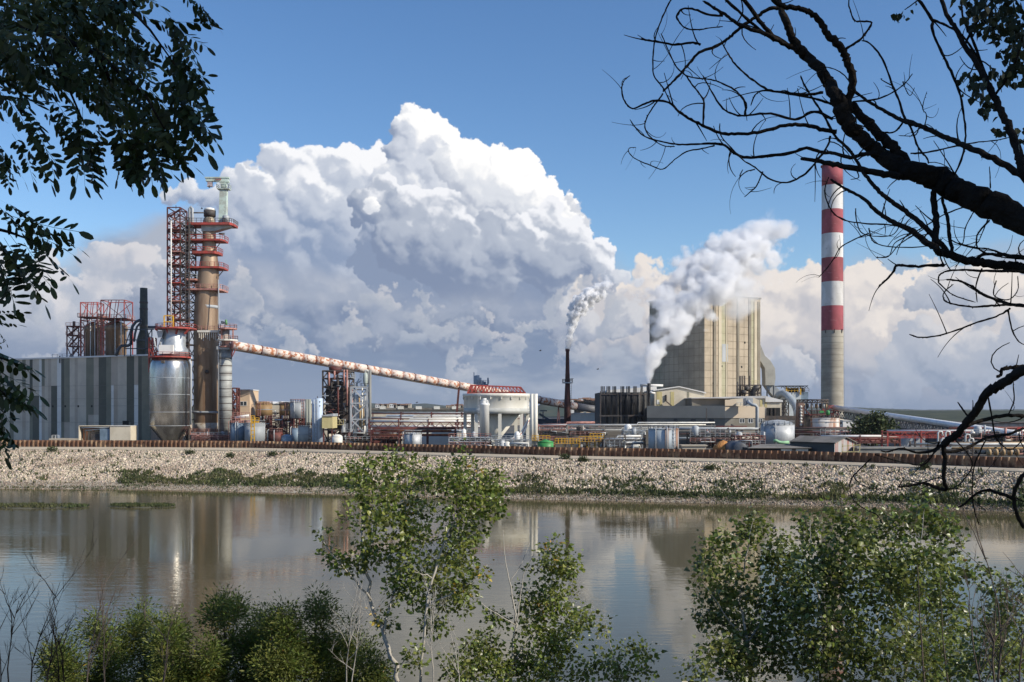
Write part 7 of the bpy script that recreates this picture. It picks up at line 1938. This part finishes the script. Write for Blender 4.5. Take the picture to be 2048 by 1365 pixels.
pos = np.array(pos) - org; RR_ = rots(np.array(dr), rs, roll=.55); sc_ = np.array(sc_)
for k_ in range(6):
    LT = leaflet_template(15 + 2 * (k_ % 3), k_)
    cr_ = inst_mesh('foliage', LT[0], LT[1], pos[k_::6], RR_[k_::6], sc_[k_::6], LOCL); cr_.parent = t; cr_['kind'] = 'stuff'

# ---------------------------------------------------------------- the old poplar whose dead limbs cross the upper right
rnd = random.Random(5)
base = Vector((7.5, 1.5, nearz(7.5, 1.5) - .1))
t = thing('old_poplar', 'old dark poplar whose bare twisted limbs reach across the upper right', 'tree', tuple(base))
limb = MB(); twg = MB()
limb.tube([base, (7.3, 1.7, 16.5), (6.9, 1.9, 18.4), (6.6, 2.0, 21), (6.4, 1.6, 24.5), (6.9, .6, 28)], [.42, .36, .32, .28, .2, .1], 14)
def zoomp(L, r0, r1, d0, d1, sx=2.504, ox=1230, oy=0):
    n = len(L); return [(x / sx + ox, y / sx + oy, (r0 + (r1 - r0) * i / (n - 1)) * .82, d0 + (d1 - d0) * i / (n - 1)) for i, (x, y) in enumerate(L)]
LB = []
main_ = [(2600, 640, 34, 3.0), (2300, 540, 31, 3.15), (2120, 472, 29, 3.3), (2048, 443, 27, 3.4), (1995, 418, 29, 3.45), (1950, 397, 27, 3.5), (1910, 378, 24, 3.55), (1880, 360, 25, 3.6), (1840, 345, 24, 3.6), (1800, 333, 22, 3.65), (1765, 312, 18, 3.7), (1738, 290, 16, 3.7), (1712, 266, 16, 3.7), (1692, 244, 19, 3.7), (1682, 215, 18, 3.7),
         (1672, 190, 16, 3.7), (1658, 168, 14, 3.75), (1640, 142, 12, 3.75), (1615, 116, 12, 3.8), (1597, 98, 12, 3.8), (1583, 72, 9, 3.8), (1573, 45, 9, 3.8), (1562, 18, 8, 3.85), (1548, -25, 7, 3.9)]
LB.append([(x, y, r * (.84 + .12 * (x > 1850)), d) for x, y, r, d in main_])
LB += [zoomp([(900, 240), (840, 215), (740, 165), (680, 148), (610, 118), (560, 80), (510, 50), (445, 8)], 6.5, 3.2, 3.8, 3.7),
       zoomp([(1165, 600), (1175, 500), (1190, 400), (1170, 320), (1150, 270), (1110, 215), (1070, 180), (1040, 130), (1000, 80), (960, 55), (910, 40), (850, 35), (800, 10), (780, -20)], 11, 5, 3.7, 3.6),
       zoomp([(1480, 850), (1420, 770), (1370, 720), (1330, 680), (1290, 640), (1250, 600), (1190, 540), (1120, 470)], 13, 10, 3.65, 3.8),
       zoomp([(2700, 1250), (2300, 1010), (2048, 885), (1960, 835), (1850, 775), (1770, 740), (1700, 705), (1630, 680), (1560, 645), (1500, 625), (1450, 608), (1390, 580), (1330, 545), (1260, 505), (1200, 455)], 10, 3.2, 3.2, 3.75),
       zoomp([(1110, 660), (1040, 650), (970, 632), (900, 625), (840, 632), (760, 655), (680, 668), (600, 672), (520, 665), (440, 630), (380, 600), (320, 560), (270, 515), (200, 505), (150, 520), (90, 545), (55, 518), (38, 480), (35, 430), (50, 400), (75, 380)], 5.5, 1.1, 3.7, 3.9),
       zoomp([(1310, 768), (1240, 775), (1180, 790), (1100, 770), (1040, 765), (960, 745), (870, 770), (760, 782), (660, 790), (600, 770), (550, 730), (500, 720), (430, 722), (350, 725), (290, 722), (210, 705), (150, 685), (110, 650), (75, 600)], 5, 1.2, 3.65, 4.0),
       zoomp([(1430, 885), (1330, 868), (1220, 850), (1110, 825), (1030, 810), (930, 797)], 9, 4.2, 3.6, 3.8),
       zoomp([(2300, 1420), (2048, 1345), (1980, 1335), (1880, 1325), (1800, 1315), (1700, 1285), (1630, 1262), (1590, 1235), (1540, 1200), (1480, 1155), (1420, 1125), (1370, 1100), (1310, 1060), (1250, 1000), (1180, 960), (1110, 920), (1080, 900)], 13, 2.2, 3.3, 3.7),
       zoomp([(1680, 1280), (1600, 1190), (1530, 1120), (1470, 1070), (1400, 1020), (1350, 985), (1310, 945), (1280, 910), (1240, 860), (1200, 790), (1150, 730), (1100, 680), (1050, 590), (1000, 510), (950, 430), (930, 380)], 7, 1.6, 3.5, 3.8),
       zoomp([(1602, 1230), (1608, 1150), (1605, 1080), (1595, 980), (1600, 930)], 8, 7, 3.5, 3.6), zoomp([(1690, 1270), (1675, 1180), (1665, 1100), (1650, 1040), (1635, 990)], 4.5, 3, 3.45, 3.6),
       zoomp([(1650, 1330), (1600, 1330), (1520, 1335), (1450, 1332), (1408, 1332), (1392, 1365), (1350, 1410), (1318, 1440)], 4, 2, 3.45, 3.5),
       zoomp([(1560, 650), (1490, 610), (1450, 590), (1420, 500), (1390, 430), (1350, 320), (1310, 255), (1270, 215), (1235, 205)], 3.2, 1.5, 3.6, 3.7),
       zoomp([(1155, 245), (1220, 205), (1260, 160), (1285, 115), (1240, 108), (1200, 105), (1180, 60), (1170, 20), (1175, -20)], 3, 1.5, 3.6, 3.6),
       zoomp([(610, 120), (640, 60), (630, -10)], 2.5, 1.5, 3.75, 3.7), zoomp([(880, 240), (770, 160), (690, 60), (630, -30)], 6, 5, 3.8, 3.75), zoomp([(800, 205), (700, 130), (600, 40), (520, -30)], 4.5, 3, 3.8, 3.75),
       zoomp([(820, 40), (760, 50), (700, 90), (640, 130), (600, 165), (560, 200), (500, 235), (420, 265), (370, 320), (320, 380), (270, 430), (240, 460)], 5, 2.5, 3.8, 3.95),
       zoomp([(1040, 465), (960, 475), (860, 465), (780, 455), (700, 410), (640, 360), (600, 320), (560, 260), (530, 200)], 3.5, 1.4, 3.7, 3.9), zoomp([(1090, 525), (1020, 500), (920, 480), (830, 465), (740, 455), (700, 480), (680, 530)], 3, 1.3, 3.75, 3.8),
       zoomp([(1090, 600), (1000, 560), (900, 600), (780, 570), (650, 580), (600, 575), (540, 545), (490, 470), (440, 380)], 3.5, 1.6, 3.7, 3.85), zoomp([(650, 575), (655, 520), (610, 460), (540, 420), (480, 400), (370, 385), (320, 350), (290, 310)], 2.6, 1.2, 3.85, 3.9),
       zoomp([(440, 625), (445, 520), (430, 480), (390, 430), (355, 380), (310, 340), (270, 260), (240, 190), (230, 170)], 2.6, 1.2, 3.85, 3.95), zoomp([(430, 225), (380, 215), (300, 225), (220, 212), (170, 205), (130, 195)], 3, 2.4, 3.8, 3.8),
       zoomp([(540, 80), (470, 75), (400, 50), (340, 45), (310, 80), (320, 110), (360, 145), (420, 150), (480, 140), (540, 135)], 2.8, 1.4, 3.8, 3.8), zoomp([(280, 0), (250, 60), (225, 120), (200, 200), (190, 300), (195, 380), (240, 440), (280, 520)], 2, 1.5, 3.8, 3.9),
       zoomp([(240, 470), (190, 540), (160, 590), (150, 640), (180, 690), (240, 730), (300, 735)], 1.8, 1.2, 3.9, 3.9), zoomp([(500, 730), (440, 745), (360, 760), (300, 800), (240, 848), (180, 830), (100, 795), (68, 760), (75, 742), (105, 740)], 1.8, .9, 3.9, 4.0),
       zoomp([(1080, 680), (1060, 740), (1000, 820), (940, 880), (860, 915), (780, 900), (700, 840), (640, 800), (580, 740), (530, 680), (525, 620)], 2.8, 1.3, 3.7, 3.8), zoomp([(1190, 440), (1150, 380), (1090, 345), (1040, 350), (1060, 480)], 1.8, 1.1, 3.7, 3.7),
       zoomp([(740, 860), (710, 930), (680, 960), (648, 988)], 1.8, 1.1, 3.8, 3.8), zoomp([(700, 850), (660, 860), (625, 885), (640, 850)], 1.6, 1, 3.8, 3.8), zoomp([(1450, 600), (1400, 660), (1330, 660), (1200, 620)], 2.4, 1.4, 3.6, 3.7),
       zoomp([(1520, 645), (1500, 680), (1420, 680)], 1.6, .9, 3.6, 3.6), zoomp([(1440, 610), (1470, 620), (1520, 740), (1560, 790), (1570, 820)], 3, 2, 3.6, 3.6), zoomp([(1190, 510), (1300, 500), (1380, 470), (1440, 430), (1460, 410), (1490, 370)], 2.2, 1.0, 3.65, 3.6),
       zoomp([(1440, 410), (1475, 480), (1500, 440)], 1.3, .8, 3.6, 3.6), zoomp([(1545, 650), (1560, 580), (1540, 540), (1562, 460)], 1.4, .8, 3.55, 3.55), zoomp([(1480, 770), (1560, 765), (1700, 735), (1800, 715), (1900, 705), (1970, 690)], 2.2, 1.2, 3.5, 3.45),
       zoomp([(1520, 0), (1585, 95), (1590, 160), (1640, 270), (1690, 380), (1730, 480), (1750, 600), (1755, 700), (1735, 800), (1695, 885)], 3.6, 2.2, 3.6, 3.55), zoomp([(1585, 100), (1660, 130), (1740, 180), (1820, 300), (1840, 370)], 3.0, 2.5, 3.55, 3.5),
       zoomp([(1070, 890), (1050, 960), (1080, 1050), (1140, 1100), (1240, 1120), (1350, 1125), (1430, 1135)], 1.4, 1.9, 3.7, 3.6), zoomp([(1205, 1045), (1210, 1110), (1240, 1170), (1330, 1185), (1400, 1170), (1450, 1080)], 1.5, 1.2, 3.6, 3.6),
       zoomp([(1270, 1170), (1200, 1200), (1130, 1240), (1100, 1290), (1060, 1345), (1020, 1390)], 1.6, 1.0, 3.6, 3.6), zoomp([(1740, 1040), (1640, 1080), (1560, 1130), (1470, 1180), (1400, 1220), (1370, 1285), (1310, 1290)], 1.7, 1.0, 3.5, 3.5),
       zoomp([(1880, 945), (1878, 890), (1875, 835)], 1.6, 1.0, 3.5, 3.5), zoomp([(1210, 850), (1220, 890), (1180, 900)], 2, 1, 3.6, 3.6), zoomp([(1870, 1090), (1830, 1190), (1820, 1210), (1760, 1280), (1700, 1340)], 1.3, .8, 3.4, 3.4),
       zoomp([(2048, 1300), (1950, 1275), (1880, 1250), (1800, 1240), (1700, 1215)], 2.6, 1.4, 3.3, 3.4), zoomp([(2048, 1290), (1960, 1280), (1900, 1275), (1850, 1275), (1800, 1300)], 5, 3, 3.3, 3.4)]
Z4 = lambda L, r0, r1, d0=3.3, d1=3.4: zoomp(L, r0, r1, d0, d1, 2.1, 1640, 400)
LB += [Z4([(1100, 640), (960, 680), (857, 710), (800, 750), (740, 785), (700, 810), (675, 860), (640, 905), (600, 955), (560, 995), (515, 1030)], 13, 9, 3.0, 3.3), Z4([(857, 700), (800, 705), (765, 712), (760, 735), (742, 745)], 5, 3.5, 3.2, 3.2),
       Z4([(510, 1030), (470, 1055), (400, 1060), (340, 1045), (285, 1058), (255, 1055)], 4, 1.2), Z4([(515, 1035), (525, 1080), (520, 1140), (522, 1190), (530, 1218), (480, 1205), (438, 1190), (380, 1200), (325, 1206)], 6, 2.4),
       Z4([(600, 955), (700, 920), (790, 905), (857, 910)], 5, 4), Z4([(625, 915), (600, 880), (578, 850)], 2.6, 1.4), Z4([(520, 1060), (600, 1050), (700, 1000), (790, 985), (857, 960)], 4, 3), Z4([(500, 1020), (480, 1060), (440, 1110), (380, 1110), (300, 1090), (230, 1070)], 2.4, 1.2),
       Z4([(215, 1085), (180, 1120), (140, 1160), (125, 1200), (140, 1260), (190, 1300), (240, 1325), (265, 1365)], 1.6, 1.2), Z4([(140, 1160), (170, 1195), (220, 1212), (290, 1215)], 1.3, .9), Z4([(960, 1050), (857, 1155), (825, 1200), (815, 1260), (830, 1330), (860, 1380)], 6, 4, 3.1, 3.2),
       Z4([(815, 1255), (760, 1235), (700, 1220), (650, 1240), (610, 1275), (580, 1292)], 4.5, 2), Z4([(700, 1000), (650, 1110), (640, 1200), (645, 1290), (668, 1365)], 1.8, 1.3), Z4([(560, 1000), (640, 1100), (600, 1180), (560, 1210)], 1.8, 1.0), Z4([(790, 905), (815, 840), (812, 760), (835, 650)], 1.6, 1.0),
       Z4([(857, 300), (740, 300), (640, 297), (580, 295), (530, 300), (500, 320), (498, 350)], 3.2, 1.5), Z4([(857, 445), (800, 440), (740, 420), (680, 395), (630, 360), (580, 340), (530, 335)], 4.5, 2), Z4([(800, 440), (720, 445), (640, 450), (570, 440), (525, 425), (520, 390), (560, 355)], 2.8, 1.2),
       Z4([(800, 455), (740, 490), (660, 515), (580, 545), (500, 570), (420, 578), (375, 565)], 2.4, 1.3), Z4([(500, 350), (560, 400), (650, 430)], 1.6, 1.2), Z4([(790, 460), (805, 540), (830, 590), (860, 610)], 2, 1.2), Z4([(680, 290), (655, 360), (660, 430)], 1.8, 1.2), Z4([(740, 340), (730, 400), (790, 420), (830, 380), (830, 320)], 1.6, 1.0),
       Z4([(712, 85), (660, 150), (670, 210), (760, 240), (857, 250)], 2.2, 1.6), Z4([(645, 50), (610, 120), (600, 180), (565, 215)], 1.6, 1.0), Z4([(205, 120), (230, 180), (330, 200), (460, 195)], 1.6, 1.2), Z4([(390, 150), (330, 190), (290, 235), (235, 243)], 1.5, 1.0), Z4([(700, 800), (720, 900), (740, 1000), (800, 1050), (857, 1000)], 2.0, 1.4)]
allpts = []
def smooth_path(b):
    pts = [P(x, y, d) for x, y, r, d in b]; rr_ = [r * d / FPX for x, y, r, d in b]; n = len(pts)
    out, ro = [], []
    for i in range(n - 1):
        p0, p1, p2, p3 = pts[max(i - 1, 0)], pts[i], pts[i + 1], pts[min(i + 2, n - 1)]
        k = 5
        for j in range(k):
            u = j / k; q = 0.5 * ((2 * p1) + (p2 - p0) * u + (2 * p0 - 5 * p1 + 4 * p2 - p3) * u * u + (3 * p1 - p0 - 3 * p2 + p3) * u ** 3)
            r_ = rr_[i] * (1 - u) + rr_[i + 1] * u
            out.append(q + Vector((rnd.gauss(0, 1), rnd.gauss(0, 1), rnd.gauss(0, 1))) * min(r_ * .16, .0035)); ro.append(r_ * rnd.uniform(.95, 1.06) if r_ > .006 else r_ * rnd.uniform(.85, 1.25))
    out.append(pts[-1]); ro.append(rr_[-1] * .7)
    return out, ro
for b in LB:
    o_, r_ = smooth_path(b)
    (limb if max(r_) > .008 else twg).tube(o_, r_, 12 if max(r_) > .02 else 6)
    if max(r_) < .022: allpts += list(zip(o_, r_, [o_[min(i + 1, len(o_) - 1)] - o_[max(i - 1, 0)] for i in range(len(o_))]))
limb.tube([P(2600, 640, 3.0), (4.6, 2.4, 17.4), (6.9, 1.95, 18.2)], [.055, .09, .16], 12)
limb.tube([P(2700 / 2.504 + 1230, 1250 / 2.504, 3.2), (3.6, 2.7, 18.2), (6.7, 2.0, 19.6)], [.018, .04, .1], 10)
limb.tube([P(2300 / 2.504 + 1230, 1420 / 2.504, 3.3), P(2480, 610, 3.05)], [.02, .03], 8)
limb.tube([P(1100 / 2.1 + 1640, 640 / 2.1 + 400, 3.0), (3.9, 2.5, 17.3)], [.02, .05], 8); limb.tube([P(960 / 2.1 + 1640, 1050 / 2.1 + 400, 3.1), P(2280, 750, 3.0)], [.009, .018], 8)
# short side twigs that curl
for p, r_, d in rnd.sample(allpts, 240):
    if d.length < 1e-5: continue
    d = d.normalized(); L = rnd.uniform(.03, .16); q = p.copy(); v = (d * rnd.uniform(-.2, .9) + Vector((rnd.gauss(0, .8), rnd.gauss(0, .5), rnd.gauss(.15, .8)))).normalized(); pts = [p]; cur = Vector((rnd.gauss(0, .22), rnd.gauss(0, .1), rnd.gauss(0, .22)))
    for k in range(6): v = (v + cur).normalized(); q = q + v * L / 6; pts.append(q.copy())
    r0 = min(r_ * .7, .0030); twg.tube(pts, [r0 * (1 - .1 * k) for k in range(7)], 4)
# buds and knobs along the twigs
for p, r_, d in rnd.sample(allpts, 420):
    v = Vector((rnd.gauss(0, 1), rnd.gauss(0, 1), rnd.gauss(0, 1))).normalized() * (r_ + .003); twg.tube([p, p + v], [r_ * .8, .0012], 4)
limb.build('limb', BARKD, t); twg.build('twigs', BARKD, t)['kind'] = 'stuff'
# the leafy bough at the right edge
lf = MB(); A2 = []
for b in [zoomp([(2500, 1500), (2200, 1050), (2048, 880), (2030, 800), (2010, 740), (1980, 650), (1940, 570), (1900, 490), (1870, 430), (1840, 370), (1800, 300), (1750, 230), (1710, 150), (1670, 90), (1630, -10)], 12, 4.5, 3.1, 3.5), zoomp([(1870, 430), (1840, 330), (1790, 200), (1740, 80), (1740, -20)], 3.5, 2.5, 3.45, 3.5),
          zoomp([(1750, 230), (1800, 130), (1850, 60), (1900, -10)], 3.5, 2.5, 3.45, 3.4), zoomp([(1900, 480), (1960, 400), (2010, 300), (2048, 150)], 3, 2, 3.4, 3.3), zoomp([(1520, 0), (1480, 30), (1450, 50)], 2, 1, 3.6, 3.6)]:
    o_, r_ = smooth_path(b); lf.tube(o_, r_, 8)
lf.build('leafy_bough', BARKD, t)
pos, dr, sc_ = [], [], []; rs = np.random.RandomState(15)
for (x, y, rx, ry, n) in [(1800, 28, 18, 9, 14), (1955, 30, 26, 24, 60), (2000, 20, 40, 26, 110), (2035, 60, 22, 30, 70), (2030, 100, 24, 26, 50), (1990, 60, 30, 18, 40), (1935, 150, 16, 14, 20), (1955, 175, 22, 18, 40), (1975, 205, 18, 22, 36), (1990, 150, 22, 10, 22), (2020, 150, 18, 22, 30), (2045, 120, 12, 30, 30),
                          (2010, 260, 14, 12, 14), (2035, 275, 16, 18, 26), (1960, 60, 20, 10, 16), (2080, 60, 30, 80, 90), (2075, 240, 20, 60, 40), (1975, -5, 60, 12, 60)]:
    for _ in range(n):
        pos.append(tuple(P(x + rs.normal() * rx * .6, y + rs.normal() * ry * .6, 3.45 + rs.normal() * .12))); dr.append((rs.normal() * .5, rs.normal() * .4, -1 + rs.normal() * .4)); sc_.append(rs.uniform(.018, .034))
cr_ = inst_mesh('leaves', LEAF_POPLAR[0], LEAF_POPLAR[1], np.array(pos) - np.array(tuple(base)), rots(np.array(dr), rs), np.array(sc_), SHADL); cr_['kind'] = 'stuff'; cr_.parent = t
# unseen crown added overhead and behind the camera to keep the near branches shaded
pos, dr = [], []
for _ in range(26000):
    v = rs.normal(size=3); v /= np.linalg.norm(v); v *= rs.rand() ** .33
    c = np.array([(8.2, -1.6, 24.5), (6.0, -3.5, 23.5), (10.0, 1.0, 24.8), (5.4, -2.6, 21.4)][rs.randint(4)]); q = c + v * (3.6, 3.4, 2.8)
    if q[1] > 0 and q[0] < q[1] * .75 + 1.5: continue
    pos.append(q); dr.append(rs.normal(size=3))
cr_ = inst_mesh('crown', LEAF_POPLAR[0], LEAF_POPLAR[1], np.array(pos) - np.array(tuple(base)), rots(np.array(dr), rs), rs.uniform(.10, .17, len(pos)), SHADL); cr_.parent = t

# ---------------------------------------------------------------- the air between here and the hills
mb = MB().box((-5200, -70, -8), (5200, 5900, 175))
hm_ = bpy.data.materials.new('haze'); hm_.use_nodes = True; nt = hm_.node_tree
for n in list(nt.nodes): nt.nodes.remove(n)
out = nt.nodes.new('ShaderNodeOutputMaterial'); pv = nt.nodes.new('ShaderNodeVolumePrincipled')
pv.inputs['Color'].default_value = (.80, .88, 1.0, 1)
pv.inputs['Density'].default_value = 0.000025
nt.links.new(pv.outputs[0], out.inputs['Volume'])
o = mb.build('haze', hm_); tag(o, kind='stuff')
